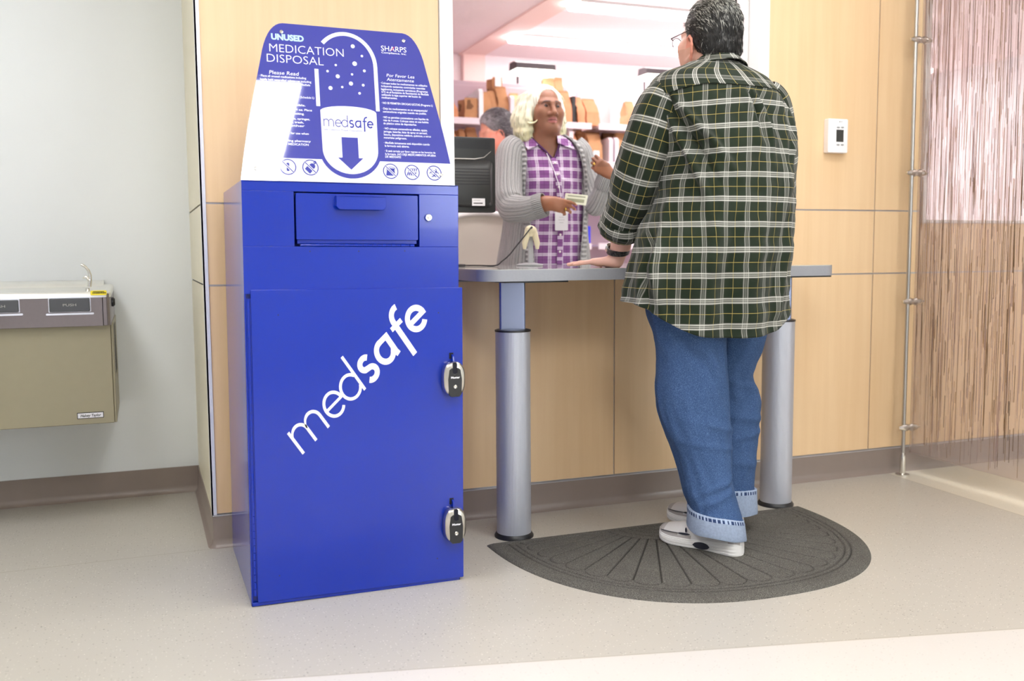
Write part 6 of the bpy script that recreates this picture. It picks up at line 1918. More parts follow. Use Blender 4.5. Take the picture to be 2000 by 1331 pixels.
def colour_m(p, r):  # grey hairs, more silver on top where the shine is painted in
    q = hq(p[None])[0]; t = min(1, max(0, (q[2] - 0.015) / 0.075)); sd_ = min(1, max(0, (q[1] - 0.01) / 0.05))
    if r.uniform() < 0.03 + 0.5 * t + 0.4 * sd_: g = r.uniform(150, 225); return rgb(g, g, g * 0.96)
    g = r.uniform(18, 52); return rgb(g + 2, g, g - 2)
strands('hair_strands', hr, flow_m, 7500, 0.020, 0.0008, colour_m, M_HAIR, hr, lift=0.14, keep=lambda p: not (abs(hq(p[None])[0][0]) > 0.066 and hq(p[None])[0][1] > -0.012 and hq(p[None])[0][2] < 0.006))
# eyes, glasses, watch
for s_ in (-1, 1):
    c = Wm(s_ * 0.032, 0.0725, 0.006)
    part('eye', M_EYEW, man, lambda m: m.ball(c, 0.0143), smooth=180)
M_WIRE = plain('dark_wire', rgb(54, 52, 56), 0.3, 0.8)
def mat_lens():
    t = NT('spectacle_lens'); tr = t.node('ShaderNodeBsdfTransparent'); gl = t.node('ShaderNodeBsdfGlossy'); gl.inputs['Roughness'].default_value = 0.02
    s = t.node('ShaderNodeMixShader'); s.inputs[0].default_value = 0.06; t.l.new(tr.outputs[0], s.inputs[1]); t.l.new(gl.outputs[0], s.inputs[2]); t.l.new(s.outputs[0], t.out.inputs['Surface']); return t.m
def glass(m):
    for s_ in (-1, 1):
        rim = [Wm(s_ * 0.036 + 0.027 * math.cos(q), 0.118 - 0.012 * abs(math.cos(q) * 0.5 + s_ * 0.5) , 0.004 + 0.0205 * math.sin(q)) for q in np.linspace(0, 2 * PI, 28)]
        m.tube(rim, 0.0011, 6)
        m.tube([Wm(s_ * 0.062, 0.106, 0.014), Wm(s_ * 0.074, 0.10, 0.017), Wm(s_ * 0.081, 0.05, 0.021), Wm(s_ * 0.083, -0.005, 0.027), Wm(s_ * 0.08, -0.032, 0.006)], [0.002, 0.0022, 0.0014, 0.0014, 0.0016], 8)
    m.tube([Wm(-0.01, 0.117, 0.0), Wm(0, 0.121, 0.004), Wm(0.01, 0.117, 0.0)], 0.0012, 6)
gls = part('glasses', M_WIRE, man, glass, smooth=60)
for s_ in (-1, 1):
    part('lens', mat_lens(), gls, lambda m: m.add([Wm(s_ * 0.036 + 0.027 * math.cos(q), 0.118 - 0.012 * abs(math.cos(q) * 0.5 + s_ * 0.5), 0.004 + 0.0205 * math.sin(q)) for q in np.linspace(0, 2 * PI, 28, endpoint=False)], [tuple(range(28))]), smooth=None)
def mat_braid():
    t = NT('braided_black_leather'); v = t.coord(); n = t.voronoi(t.mapping(v, scale=(1, 1, 1)), 190)
    t.set(Base_Color=t.ramp(n, [(0.2, rgb(70, 68, 66)), (0.55, rgb(20, 20, 21))]), Roughness=0.35); t.bump(n, 0.9, 0.003); return t.m
wc = on_y(1208, 489, 3.037); wa_ = nrm(on_y(1212, 470, 3.02) - on_y(1204, 505, 3.05)); wx = nrm(E1 - wa_ * (E1 @ wa_)); wy = np.cross(wa_, wx)
def band(m):
    rings = []
    for q in np.linspace(0, 2 * PI, 49):
        tl = 0.006 * math.cos(q); c = wc + wx * 0.036 * math.cos(q) + wy * 0.033 * math.sin(q) + wa_ * tl; o_ = nrm(wx * math.cos(q) + wy * math.sin(q))
        rings.append([c + wa_ * 0.0095, c + wa_ * 0.0095 + o_ * 0.004, c - wa_ * 0.0095 + o_ * 0.004, c - wa_ * 0.0095])
    m.loft(rings, caps=False)
wt = part('wristwatch', mat_braid(), man, band, smooth=60, fixn=True)
def wcase(m):
    o_ = nrm(-wx * 0.8 + wy * 0.6); c = wc + o_ * 0.038 + wa_ * -0.004; e_ = np.cross(o_, wa_)
    m.loft([[c + o_ * h + (wa_ * math.cos(q) + e_ * math.sin(q)) * r for q in np.linspace(0, 2 * PI, 24, endpoint=False)] for r, h in ((0.015, -0.003), (0.017, 0.0), (0.017, 0.006), (0.014, 0.008))])
part('watch_case', M_STEEL, wt, wcase, smooth=50, fixn=True)
# ================================================================ the woman behind the counter
YP = 4.15
wom = thing('person', (1.80, YP, 0), 'woman with pale white bob in purple plaid shirt and grey cardigan holding out a card', 'person')
M_PURP = mat_plaid('purple_plaid_cotton', rgb(122, 72, 130), rgb(148, 102, 156), rgb(240, 230, 244), rgb(70, 34, 78), P=0.048, wu=0.85, wv=0.8, acc=0.8, LW=0.07, WASH=0.45)
def mat_knit(name, a, b, rib=False):
    t = NT(name); uv = t.node('ShaderNodeUVMap').outputs[0]; U, V, _ = t.xyz(uv)
    per = 0.030
    f = t.math('FRACT', t.math('DIVIDE', U, per))
    d = t.math('ABSOLUTE', t.math('SUBTRACT', f, 0.5))
    if rib:
        h = t.math('SINE', t.math('MULTIPLY', U, 2 * PI / 0.0085))
        h = t.math('MULTIPLY', h, 0.7)
    else:
        ph = t.math('MULTIPLY', t.math('SINE', t.math('MULTIPLY', V, 2 * PI / 0.042)), 0.09)
        c1 = t.smooth(t.math('ABSOLUTE', t.math('SUBTRACT', t.math('SUBTRACT', f, 0.5), ph)), 0.10, 0.0)
        c2 = t.smooth(t.math('ABSOLUTE', t.math('ADD', t.math('SUBTRACT', f, 0.5), ph)), 0.10, 0.0)
        edge = t.smooth(t.math('ABSOLUTE', t.math('SUBTRACT', d, 0.29)), 0.05, 0.0)
        rb = t.math('MULTIPLY', t.math('SINE', t.math('MULTIPLY', U, 2 * PI / 0.009)), 0.25)
        h = t.math('SUBTRACT', t.math('MAXIMUM', t.math('MAXIMUM', c1, c2), rb), t.math('MULTIPLY', edge, 0.8))
    st = t.noise(t.coord(), 420, 2)
    h = t.math('ADD', h, t.math('MULTIPLY', st, 0.5))
    t.set(Base_Color=t.mix(t.smooth(h, -0.6, 1.1), a, b), Roughness=0.95); t.bsdf.inputs['Specular IOR Level'].default_value = 0.1
    t.bump(h, 0.9, 0.005); return t.m
M_KNIT = mat_knit('grey_cable_knit', rgb(136, 138, 138), rgb(194, 195, 193))
M_RIB = mat_knit('grey_rib_knit', rgb(140, 141, 141), rgb(194, 195, 193), True)
WT = np.array([(264, 1034, 1088, 4.13, .058), (270, 1022, 1100, 4.135, .066), (278, 1004, 1122, 4.14, .08), (290, 990, 1136, 4.145, .095), (304, 984, 1142, 4.15, .108), (330, 990, 1141, 4.15, .12),
               (370, 992, 1141, 4.15, .135), (430, 990, 1142, 4.15, .135), (480, 986, 1142, 4.15, .14), (520, 984, 1142, 4.15, .145), (580, 984, 1142, 4.15, .15)], float)
def wtrunk(v):
    L, R_, Y, b = [float(pchip(v, WT[:, 0], WT[:, i])) for i in range(1, 5)]
    c = on_y((L + R_) / 2, v, Y); return c, (R_ - L) / 2 * mpp(c), b
def wpt(v, th, out=0.0, pw=2.2):
    """th = 0 in the middle of the chest (towards the camera), + to the right of the photo"""
    c, a, b = wtrunk(v); s, k = math.sin(th), math.cos(th)
    x = math.copysign(abs(s) ** (2 / pw), s); y = math.copysign(abs(k) ** (2 / pw), k)
    bust = 0.02 * math.exp(-((v - 355) / 34) ** 2) * max(0, k) ** 2
    return c + E1 * (a + out) * x - E2 * (b + out + bust) * y
def pix(P):
    c = CM @ (np.asarray(P) - CP); return 1000 + FPX * c[0] / c[2], 665.5 + FPX * c[1] / c[2]
def inside(p, poly):
    x, y = p; r = False; n = len(poly)
    for i in range(n):
        x0, y0 = poly[i]; x1, y1 = poly[(i + 1) % n]
        if (y0 > y) != (y1 > y) and x < (x1 - x0) * (y - y0) / (y1 - y0) + x0: r = not r
    return r
NW = 160; wth = np.linspace(-PI, PI, NW, endpoint=False); NR_ = 170
def wwr(th, v):
    x = th * 0.16; y = (v - 380) * 0.0023
    return fold(x, y, 0.02, -0.08, 0.5, 0.12, 0.012, 0.005) + fold(x, y, -0.05, 0.0, 2.3, 0.12, 0.012, 0.005) + fold(x, y, 0.06, 0.1, 1.4, 0.14, 0.014, 0.005) + fold(x, y, -0.03, 0.18, 1.5, 0.15, 0.014, 0.005) + 0.004 * fbm((x, y, 3.0), 9.0)
GW = np.array([[wpt(v, t, -0.004 + wwr(t, v)) for t in wth] for v in np.linspace(264, 580, NR_)])
VP_ = [(1028, 255), (1034, 266), (1050, 285), (1079, 313), (1090, 290), (1093, 262), (1090, 250)]
skip = np.zeros((NR_, NW), bool)
for i in range(70):
    for j in range(NW):
        if math.cos(wth[j]) > 0.1 and inside(pix(GW[i, j]), VP_): skip[i, j] = True
wsh = sheet('shirt', GW, M_PURP, wom, uv=lambda i, j: ((-PI + 2 * PI * j / NW) * 0.168 + 0.01, GW[i, j % NW][2]), skip=skip, thick=0.002)
# placket with buttons, collar leaves
def chest(u, v, out=0.0):
    """a point on her shirt front under photo pixel (u, v)"""
    c, a, b = wtrunk(v); x = (u - pix(c)[0]) * mpp(c); s = max(-0.98, min(0.98, x / a))
    sx = math.copysign(abs(s) ** (2.2 / 2), s); k = (1 - abs(sx) ** 2) ** 0.5 if abs(sx) < 1 else 0
    bust = 0.02 * math.exp(-((v - 355) / 34) ** 2) * max(0, k) ** 2
    return c + E1 * x - E2 * (b + out + bust) * abs(k) ** (2 / 2.2)
PL = [(1079, 314), (1084, 335), (1088, 365), (1091, 400), (1092, 440), (1091, 480), (1090, 520), (1090, 560)]
plg = np.array([[chest(u + o, v, 0.004 + 0.004 * (abs(o) < 5)) for o in (-5.5, -5, 0, 5, 5.5)] for u, v in [(pchip(v, [p[1] for p in PL], [p[0] for p in PL]), v) for v in np.linspace(314, 560, 60)]])
sheet('placket', plg, M_PURP, wsh, uv=lambda i, j: (min(j, 4) * 0.006, plg[min(i, 59), min(j, 4)][2] + 0.02), closed=False, thick=0.002)
M_BTNW = plain('pearl_button', rgb(240, 236, 232), 0.25)
for v in (324, 346, 370, 396, 428, 460, 492):
    q = chest(float(pchip(v, [p[1] for p in PL], [p[0] for p in PL])), v, 0.0105)
    part('button', M_BTNW, wsh, lambda m: m.ball(q, (0.0055, 0.003, 0.0055), 10, 6), smooth=180)
def leaf(poly, name, outs):
    """collar leaf from its outline (photo pixels) laid over the chest"""
    V = [chest(u, v, o) for (u, v), o in zip(poly, outs)]
    m = MB(); n = len(V); c = np.mean(V, axis=0) - E2 * 0.006
    m.add(V + [c], [(i, (i + 1) % n, n) for i in range(n)], 0, [((p @ E1) * 1.0, p[2]) for p in V + [c]])
    o = m.build(name, M_PURP, wsh, smooth=180)
    sd = o.modifiers.new('sub', 'SUBSURF'); sd.subdivision_type = 'SIMPLE'; sd.levels = 3; sd.render_levels = 3
    s = o.modifiers.new('thick', 'SOLIDIFY'); s.thickness = 0.004; s.offset = 1
leaf([(1034, 265), (1040, 276), (1050, 288), (1031, 297), (1023, 288), (1018, 277), (1022, 268)], 'collar', (.012, .014, .014, .017, .017, .014, .012))
leaf([(1087, 263), (1086, 272), (1087, 284), (1103, 292), (1120, 297), (1114, 284), (1104, 274), (1094, 266)], 'collar', (.012, .014, .014, .016, .018, .017, .015, .012))
nb_ = [chest(u, v, 0.004) for u, v in ((1033, 264), (1040, 275), (1050, 286.5), (1063, 299), (1079, 315), (1086, 301), (1090, 288), (1091, 276), (1089, 263))]
part('neck_edge', M_PURP, wsh, lambda m: m.tube(resample(nb_, 40), 0.0055, 8, flat=0.6), smooth=180)
# cardigan: open at the front between its two edges
CE = np.array([(264, 1018, 1100), (278, 1019, 1112), (296, 1027, 1124), (314, 1030, 1130), (350, 1028, 1136), (378, 1027, 1137), (430, 1035, 1134), (480, 1041, 1128), (520, 1044, 1123), (580, 1046, 1120)], float)
def ang_at(v, u):
    c, a, b = wtrunk(v); x = (u - pix(c)[0]) * mpp(c) / (a + 0.012); x = max(-0.995, min(0.995, x))
    return math.asin(math.copysign(abs(x) ** 1.1, x))
NCc = 150; rowsC = np.linspace(266, 535, 130)
GC = np.zeros((130, NCc, 3)); TC = np.zeros((130, NCc))
for i, v in enumerate(rowsC):
    r_ = ang_at(v, float(pchip(v, CE[:, 0], CE[:, 2]))); l_ = ang_at(v, float(pchip(v, CE[:, 0], CE[:, 1])))
    for j, t in enumerate(np.linspace(r_, 2 * PI + l_, NCc)):
        TC[i, j] = t; q = j / (NCc - 1)
        edge = 0.007 * (math.exp(-(q / 0.02) ** 2) + math.exp(-((1 - q) / 0.02) ** 2))
        flare = 0.018 * max(0, (v - 430) / 100) ** 1.5
        GC[i, j] = wpt(v, t, 0.010 + edge + flare + 0.5 * wwr(t, v) + 0.005 * math.sin(t * 7) * max(0, (v - 400) / 130))
card = sheet('cardigan', GC, M_KNIT, wom, uv=lambda i, j: (TC[min(i, 129), min(j, NCc - 1)] * 0.19, GC[min(i, 129), min(j, NCc - 1)][2]), closed=False, thick=0.006)
for col in (slice(0, 6), slice(NCc - 6, NCc)):
    Bd = GC[:, col].copy()
    for i in range(130):
        c = wtrunk(rowsC[i])[0]; n = Bd[i] - c; n[:, 2] = 0; Bd[i] += 0.004 * n / np.linalg.norm(n, axis=1)[:, None]
    sheet('front_band', Bd, M_RIB, card, uv=lambda i, j: (Bd[min(i, 129), min(j, 5)][2] * 0.4, min(j, 5) * 0.008), closed=False, thick=0.008)
YA = 4.12
RA = [on_y(1012, 284, 4.14), on_y(997, 300, 4.13), on_y(992, 345, 4.09), on_y(992, 385, 4.03), on_y(1001, 406, 3.98), on_y(1025, 409, 3.91), on_y(1048, 404, 3.865), on_y(1062, 400, 3.845)]
def awr(t, q, L): return 0.05 * math.sin(t * 30 + q) * math.exp(-((t - 0.55) / 0.12) ** 2) + 0.03 * fbm((math.cos(q), math.sin(q), t * 5), 1.5)
sleeve('sleeve', RA, [0.055, 0.064, 0.066, 0.066, 0.064, 0.057, 0.052, 0.048], M_KNIT, card, n=90, wr=awr, thick=0.005)
sleeve('sleeve_cuff', [on_y(1046, 405, 3.868), on_y(1056, 402, 3.853), on_y(1064.5, 399.5, 3.84)], [0.0545, 0.0545, 0.0515], M_RIB, card, n=20, wr=None, thick=0.006)
LA_ = [on_y(1118, 284, 4.14), on_y(1132, 302, 4.13), on_y(1144, 345, 4.1), on_y(1156, 384, 4.05), on_y(1164, 398, 4.0), on_y(1174, 384, 3.95), on_y(1182, 362, 3.92), on_y(1187, 346, 3.90)]
sleeve('sleeve', LA_, [0.055, 0.062, 0.062, 0.06, 0.055, 0.05, 0.046, 0.043], M_KNIT, card, n=90, wr=awr, thick=0.005)
sleeve('sleeve_cuff', [on_y(1180, 366, 3.925), on_y(1184, 355, 3.91), on_y(1188, 344, 3.897)], [0.049, 0.049, 0.046], M_RIB, card, n=20, thick=0.006)
# trousers below the counter
M_TROU = plain('dark_slacks', rgb(46, 44, 52), 0.8)
tz = wtrunk(575)[0]
def trou(m):
    for s_ in (-1, 1):
        x = lambda o: tz + E1 * s_ * o
        m.tube([np.array([*(x(0.08)[:2]), tz[2] + 0.02]), np.array([*(x(0.085)[:2]), 0.5]), np.array([*(x(0.09)[:2]), 0.05])], [0.125, 0.085, 0.07], 28)
part('trousers', M_TROU, wom, trou, smooth=60)
for s_ in (-1, 1):
    c = tz + E1 * s_ * 0.09
    part('shoe', M_BLACK, wom, lambda m: (m.loft([[(c[0] + E1[0] * a * w - E2[0] * y, c[1] + E1[1] * a * w - E2[1] * y, z) for a in (-1, 1) for z in ((0.0, h) if a < 0 else (h, 0.0))] for y, w, h in ((-0.08, 0.03, 0.07), (0.0, 0.038, 0.08), (0.1, 0.045, 0.06), (0.16, 0.03, 0.04), (0.18, 0.012, 0.02))])), smooth=60)
# body: head, neck, trunk, arms and hands in one skin
S = Solid((1.35, 3.62, 0.02), (2.35, 4.42, 1.82), 0.0035)
KH = 0.94
hf = nrm(math.sin(math.radians(24)) * E1 - math.cos(math.radians(24)) * E2 + 0.06 * UP)
HOw, HAw = head_frame(on_y(1063, 217, 4.125), hf)
Ww = head(S, HOw, HAw, KH, True)
nkw = on_y(1062, 285, 4.14)
S.cone(Ww(0, -0.03, -0.05), nkw, 0.054, 0.056, 0.03); S.cone(Ww(0, 0.02, -0.10), nkw - E2 * 0.03, 0.03, 0.05, 0.04)
chw_ = on_y(1066, 340, 4.16)
S.cone(nkw, chw_, 0.07, 0.11, 0.05); S.ell(on_y(1068, 300, 4.15), (0.105, 0.078, 0.07), np.stack([E1, E2, UP]), 0.05)
S.cone(chw_, on_y(1066, 500, 4.16), 0.12, 0.13, 0.05)
hpw = tz.copy()
S.chain([hpw + E1 * 0.08, np.array([*(hpw + E1 * 0.085)[:2], 0.5]), np.array([*(hpw + E1 * 0.09)[:2], 0.08])], [0.10, 0.06, 0.045], 0.04)
S.chain([hpw - E1 * 0.08, np.array([*(hpw - E1 * 0.085)[:2], 0.5]), np.array([*(hpw - E1 * 0.09)[:2], 0.08])], [0.10, 0.06, 0.045], 0.04)
S.cone(on_y(1066, 500, 4.16), hpw, 0.13, 0.13, 0.04)
S.chain([on_y(1075, 300, 4.15), RA[1], RA[3], RA[4]], [0.06, 0.045, 0.04, 0.04], 0.03); S.chain([RA[4], RA[6], on_y(1064, 398, 3.84), on_y(1068, 397, 3.835)], [0.04, 0.032, 0.028, 0.027], 0.02)
S.chain([on_y(1075, 300, 4.15), LA_[1], LA_[3], LA_[4]], [0.06, 0.045, 0.04, 0.04], 0.03); S.chain([LA_[4], LA_[6], on_y(1189, 343, 3.895)], [0.04, 0.032, 0.027], 0.02)
wr_r = on_y(1066, 397, 3.838)
dR = nrm(E1 - 0.18 * UP - 0.12 * E2)
tipsR, thR = hand(S, wr_r, dR, nrm(-E2 + 0.25 * UP), nrm(UP + 0.1 * E2), 0.80, curl=((16, 26, 14), (22, 32, 18), (30, 38, 22), (38, 44, 26)), spread=(2, 0, -2, -4),
     thumb=[(0.03, 0.024, -0.012), (0.066, 0.040, -0.024), (0.095, 0.034, -0.030), (0.118, 0.020, -0.034)], fr=0.0092)
wr_l = on_y(1191, 343, 3.893)
dL = nrm(-0.75 * E1 + 0.62 * UP - 0.2 * E2)
tipsL, thL = hand(S, wr_l, dL, nrm(-E2 - 0.4 * E1 + 0.2 * UP), nrm(UP + 0.4 * E1), 0.80, curl=((38, 48, 22), (44, 50, 24), (50, 52, 26), (56, 54, 28)), spread=(2, 0, -2, -4),
     thumb=[(0.03, 0.026, -0.01), (0.064, 0.034, -0.022), (0.09, 0.026, -0.036), (0.108, 0.01, -0.045)], fr=0.0092)
def wom_col(V):
    q = (V - HOw) @ HAw.T / KH
    c = np.tile(c3(128, 86, 62), (len(V), 1)); n = np.array([mnoise.noise(Vector(p) * 30) for p in V[::1]]) if len(V) < 400000 else np.zeros(len(V))
    c *= (1 + 0.08 * n)[:, None]
    face = (q[:, 1] > 0.03) & (np.abs(q[:, 2]) < 0.14)
    def blend(mask, col, w):
        c[:] = c * (1 - (mask * w)[:, None]) + np.array(col)[None] * (mask * w)[:, None]
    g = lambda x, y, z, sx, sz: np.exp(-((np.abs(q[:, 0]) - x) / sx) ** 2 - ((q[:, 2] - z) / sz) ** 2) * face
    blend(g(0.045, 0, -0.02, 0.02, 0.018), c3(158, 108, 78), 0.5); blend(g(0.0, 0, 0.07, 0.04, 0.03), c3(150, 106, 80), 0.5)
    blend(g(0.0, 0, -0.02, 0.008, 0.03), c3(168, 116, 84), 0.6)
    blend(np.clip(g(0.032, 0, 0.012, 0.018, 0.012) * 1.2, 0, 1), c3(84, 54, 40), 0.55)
    lips = ((np.abs(q[:, 0]) / 0.026) ** 2 + ((q[:, 2] + 0.0615) / 0.0145) ** 2 < 1) & (q[:, 1] > 0.07)
    c[lips] = c3(150, 92, 88)
    c[lips & (q[:, 2] < -0.062)] = c3(176, 108, 104)
    c[lips & (np.abs(q[:, 2] + 0.0615) < 0.0024)] = c3(70, 34, 32)
    brow = (np.abs(np.abs(q[:, 0]) - 0.033) < 0.019) & (np.abs(q[:, 2] - (0.030 - 5.5 * (np.abs(q[:, 0]) - 0.026) ** 2 * 4)) < 0.0036) & (q[:, 1] > 0.04)
    c[brow] = c3(62, 44, 36)
    hands_ = (V[:, 1] < 3.95) & (q[:, 2] < -0.3)
    c[hands_] = c3(146, 96, 66)
    tip = np.zeros(len(V), bool)
    for s in tipsR + tipsL: tip |= np.linalg.norm(V - s[-1], axis=1) < 0.011
    c[tip] = c3(196, 140, 116)
    return c
S.build('body', M_SKIN, wom, colour=wom_col)
M_LID = plain('brown_eyelid', rgb(104, 68, 50), 0.5)
for s_ in (-1, 1):
    c = Ww(s_ * 0.032, 0.0725, 0.006)
    eyelids(c, HAw, KH, M_LID, wom)
    def eye(m):
        m.ball(c, 0.0139, 20, 14)
        # iris and pupil caps look towards the man
        gz = nrm(HAw[1] + 0.10 * HAw[2] - 0.12 * HAw[0] * 0); a = nrm(np.cross(gz, UP)); b = np.cross(a, gz)
        m.loft([[c + gz * h + (a * math.cos(k) + b * math.sin(k)) * r for k in np.linspace(0, 2 * PI, 18, endpoint=False)] for r, h in ((0.0082, 0.0115), (0.0065, 0.0128), (0.0035, 0.0141), (0.0005, 0.0145))], 1)
    part('eye', [M_EYEW, M_IRIS], wom, eye, smooth=180)
# pale bob
Hs = Solid(HOw - np.array([0.2, 0.2, 0.26]), HOw + np.array([0.2, 0.2, 0.2]), 0.0035)
ew = lambda c, r, kk=0.015, op='add': Hs.ell(Ww(*c), np.array(r) * KH, HAw, kk, op)
cw = lambda pts, rs, kk=0.03: Hs.chain([Ww(*p) for p in pts], [r * KH for r in rs], kk)
ew((0, -0.022, 0.042), (0.084, 0.102, 0.089)); ew((0.006, -0.048, -0.03), (0.09, 0.076, 0.115), 0.04)
cw([(0.074, 0.0, 0.06), (0.098, -0.008, 0.0), (0.108, -0.012, -0.06), (0.104, -0.01, -0.115), (0.098, -0.006, -0.13)], [0.026, 0.028, 0.033, 0.032, 0.018])
cw([(0.085, -0.03, 0.04), (0.108, -0.03, -0.04), (0.104, -0.03, -0.125)], [0.04, 0.042, 0.032])
cw([(-0.066, 0.005, 0.06), (-0.078, 0.0, 0.0), (-0.082, -0.005, -0.06), (-0.08, -0.004, -0.105), (-0.074, 0.004, -0.12)], [0.022, 0.022, 0.024, 0.023, 0.013])
cw([(-0.07, -0.03, 0.04), (-0.078, -0.03, -0.04), (-0.076, -0.03, -0.115)], [0.032, 0.032, 0.026])
ew((0.0, 0.105, -0.035), (0.064, 0.105, 0.122), 0.012, 'sub'); ew((0, 0.08, 0.046), (0.052, 0.06, 0.046), 0.015, 'sub')
ew((0, 0.02, -0.14), (0.062, 0.08, 0.07), 0.015, 'sub')
# curl that flips outward over the ear
cw([(0.096, 0.018, -0.02), (0.098, 0.022, -0.045), (0.092, 0.034, -0.056)], [0.016, 0.014, 0.008], 0.015)
def hair_w(V):
    q = (V - HOw) @ HAw.T / KH
    a = np.arctan2(q[:, 0], -q[:, 1]); out = np.stack([q[:, 0], q[:, 1], 0 * a], 1); out /= np.linalg.norm(out, axis=1)[:, None] + 1e-6
    n = np.array([mnoise.noise(Vector((float(x) * 9, float(z) * 5, 0.3))) for x, z in zip(a, q[:, 2])])
    w = np.sin(a * 34 + 2.4 * n + q[:, 2] * 14) * 0.0019 + np.sin(a * 75 + 4 * n) * 0.0008
    low = np.clip((-q[:, 2] - 0.04) / 0.08, 0, 1)
    w += low * 0.003 * np.sin(q[:, 2] * 150 + a * 3)
    return V + (out @ HAw) * w[:, None]
def hair_wc(V):
    q = (V - HOw) @ HAw.T / KH; t = np.clip((q[:, 2] + 0.12) / 0.16, 0, 1)[:, None]
    return (1 - t) * c3(224, 220, 176) + t * c3(232, 232, 216)
hw2 = Hs.build('hair', M_HAIR, wom, colour=hair_wc, jitter=hair_w)
def flow_w(p):
    q = (p - HOw) @ HAw.T / KH
    out = HAw[0] * q[0] * 6 - HAw[1] * 0.4
    return -HAw[2] * (0.3 + abs(q[0]) * 12) + out * max(0.0, (q[2] + 0.02) / 0.12)
strands('hair_strands', hw2, flow_w, 2600, 0.03, 0.0012, lambda p, r: rgb(*(np.array((238, 236, 206)) * r.uniform(0.82, 1.04)).clip(0, 255)), M_HAIR, hw2, lift=0.015, seed=9, keep=lambda p: ((p - HOw) @ HAw.T / KH)[1] < 0.03)
cl = [Ww(*p) for p in ((0.108, -0.01, -0.03), (0.104, 0.02, -0.058), (0.092, 0.04, -0.070), (0.076, 0.053, -0.066), (0.062, 0.06, -0.05))]
part('hair_curl', plain('pale_yellow_hair', rgb(228, 224, 184), 0.45, scale=200), hw2, lambda m: m.tube(resample(cl, 20), list(np.linspace(0.015, 0.003, 20)), 12, flat=0.55), smooth=180)
# rings, badge on its cord
M_GOLD = plain('gold', rgb(226, 190, 96), 0.2, 1.0)
def ring_at(tips, k, name):
    a, b = tips[k][0], tips[k][1]; c = a + (b - a) * 0.55; t = nrm(b - a); x = nrm(np.cross(t, UP)); y = np.cross(t, x)
    part(name, M_GOLD, wom, lambda m: (m.tube([c + (x * math.cos(q) + y * math.sin(q)) * 0.0098 for q in np.linspace(0, 2 * PI, 20)], 0.0016, 6), m.ball(c - E2 * 0.0112, 0.0042, 10, 6)), smooth=180)
ring_at(tipsR, 2, 'ring'); ring_at(tipsL, 2, 'ring')
M_BADGE = plain('white_badge_plastic', rgb(246, 246, 250), 0.25, var=0.01)
bq = [chest(u, v, 0.032) for u, v in ((1081.5, 413), (1105, 413), (1105, 452), (1081.5, 452))]
def badge(m):
    c = np.mean(bq, axis=0); hw = np.linalg.norm(bq[1] - bq[0]) / 2; hh = (bq[0][2] - bq[3][2]) / 2; o = rrect(-hw, -hh, hw, hh, 0.004)
    f = [c + E1 * x + UP * z for x, z in o]; b = [p + E2 * 0.003 for p in f]; n = len(o)
    m.add(f + b, [tuple(range(n)), tuple(range(n, 2 * n))[::-1]] + [(i, n + i, n + (i + 1) % n, (i + 1) % n) for i in range(n)])
bd = part('name_badge', M_BADGE, wom, badge, smooth=30)
bc = np.mean(bq, axis=0)
part('badge_print', M_BTN, bd, lambda m: [m.add([bc + E1 * x - E2 * 0.0006 + UP * z for x, z in ((-w, z0), (w, z0), (w, z0 + 0.0012), (-w, z0 + 0.0012))], [(0, 1, 2, 3)]) for w, z0 in ((0.010, 0.012), (0.014, 0.0), (0.009, -0.012))], smooth=None)
part('badge_cord', M_BADGE, bd, lambda m: m.tube([chest(1066, 305, 0.012), chest(1078, 335, 0.018), chest(1088, 365, 0.022), chest(1093, 395, 0.028), bq[0] + E1 * 0.02 + UP * 0.0], 0.0016, 6), smooth=180)
# the card she holds out
M_CARD = plain('cream_card', rgb(240, 240, 218), 0.3, var=0.02)
M_CARD2 = plain('grey_green_print', rgb(168, 170, 142), 0.4, scale=200, var=0.1)
yc_ = min(tipsR[0][-1][1], thR[-1][1]); cyp = (tipsR[0][2] @ E2 + thR[-1] @ E2) / 2
cpts = [(1104.5, 377), (1148.5, 381.5), (1144.5, 402), (1101, 396)]
cy0 = float(np.mean([thR[-1][1], tipsR[0][2][1]]))
CQ = [on_y(u, v, cy0 - 0.004 + 0.0 * i) for i, (u, v) in enumerate(cpts)]
def cardf(m):
    # rounded corners by trimming each one
    P_ = []
    for i in range(4):
        a, b, c = CQ[i - 1], CQ[i], CQ[(i + 1) % 4]
        for k in np.linspace(0, 1, 5): P_.append((1 - k) ** 2 * (b + nrm(a - b) * 0.004) + 2 * k * (1 - k) * b + k * k * (b + nrm(c - b) * 0.004))
    n = len(P_); B_ = [p + E2 * 0.0009 for p in P_]
    m.add(P_ + B_, [tuple(range(n)), tuple(range(n, 2 * n))[::-1]] + [(i, n + i, n + (i + 1) % n, (i + 1) % n) for i in range(n)])
idc = thing('card', np.mean(CQ, axis=0), 'small cream and grey card held out by the woman', 'card')
cb = part('card_face', M_CARD, idc, cardf, smooth=30)
def cpr(m):
    ax, ay = CQ[1] - CQ[0], CQ[3] - CQ[0]
    for x0, x1, y0, y1 in ((0.12, 0.9, 0.18, 0.30), (0.1, 0.88, 0.5, 0.84)):
        m.add([CQ[0] + ax * x + ay * y - E2 * 0.0008 for x, y in ((x0, y0), (x0, y1), (x1, y1), (x1, y0))], [(0, 1, 2, 3)])
part('card_print', M_CARD2, idc, cpr, smooth=None)

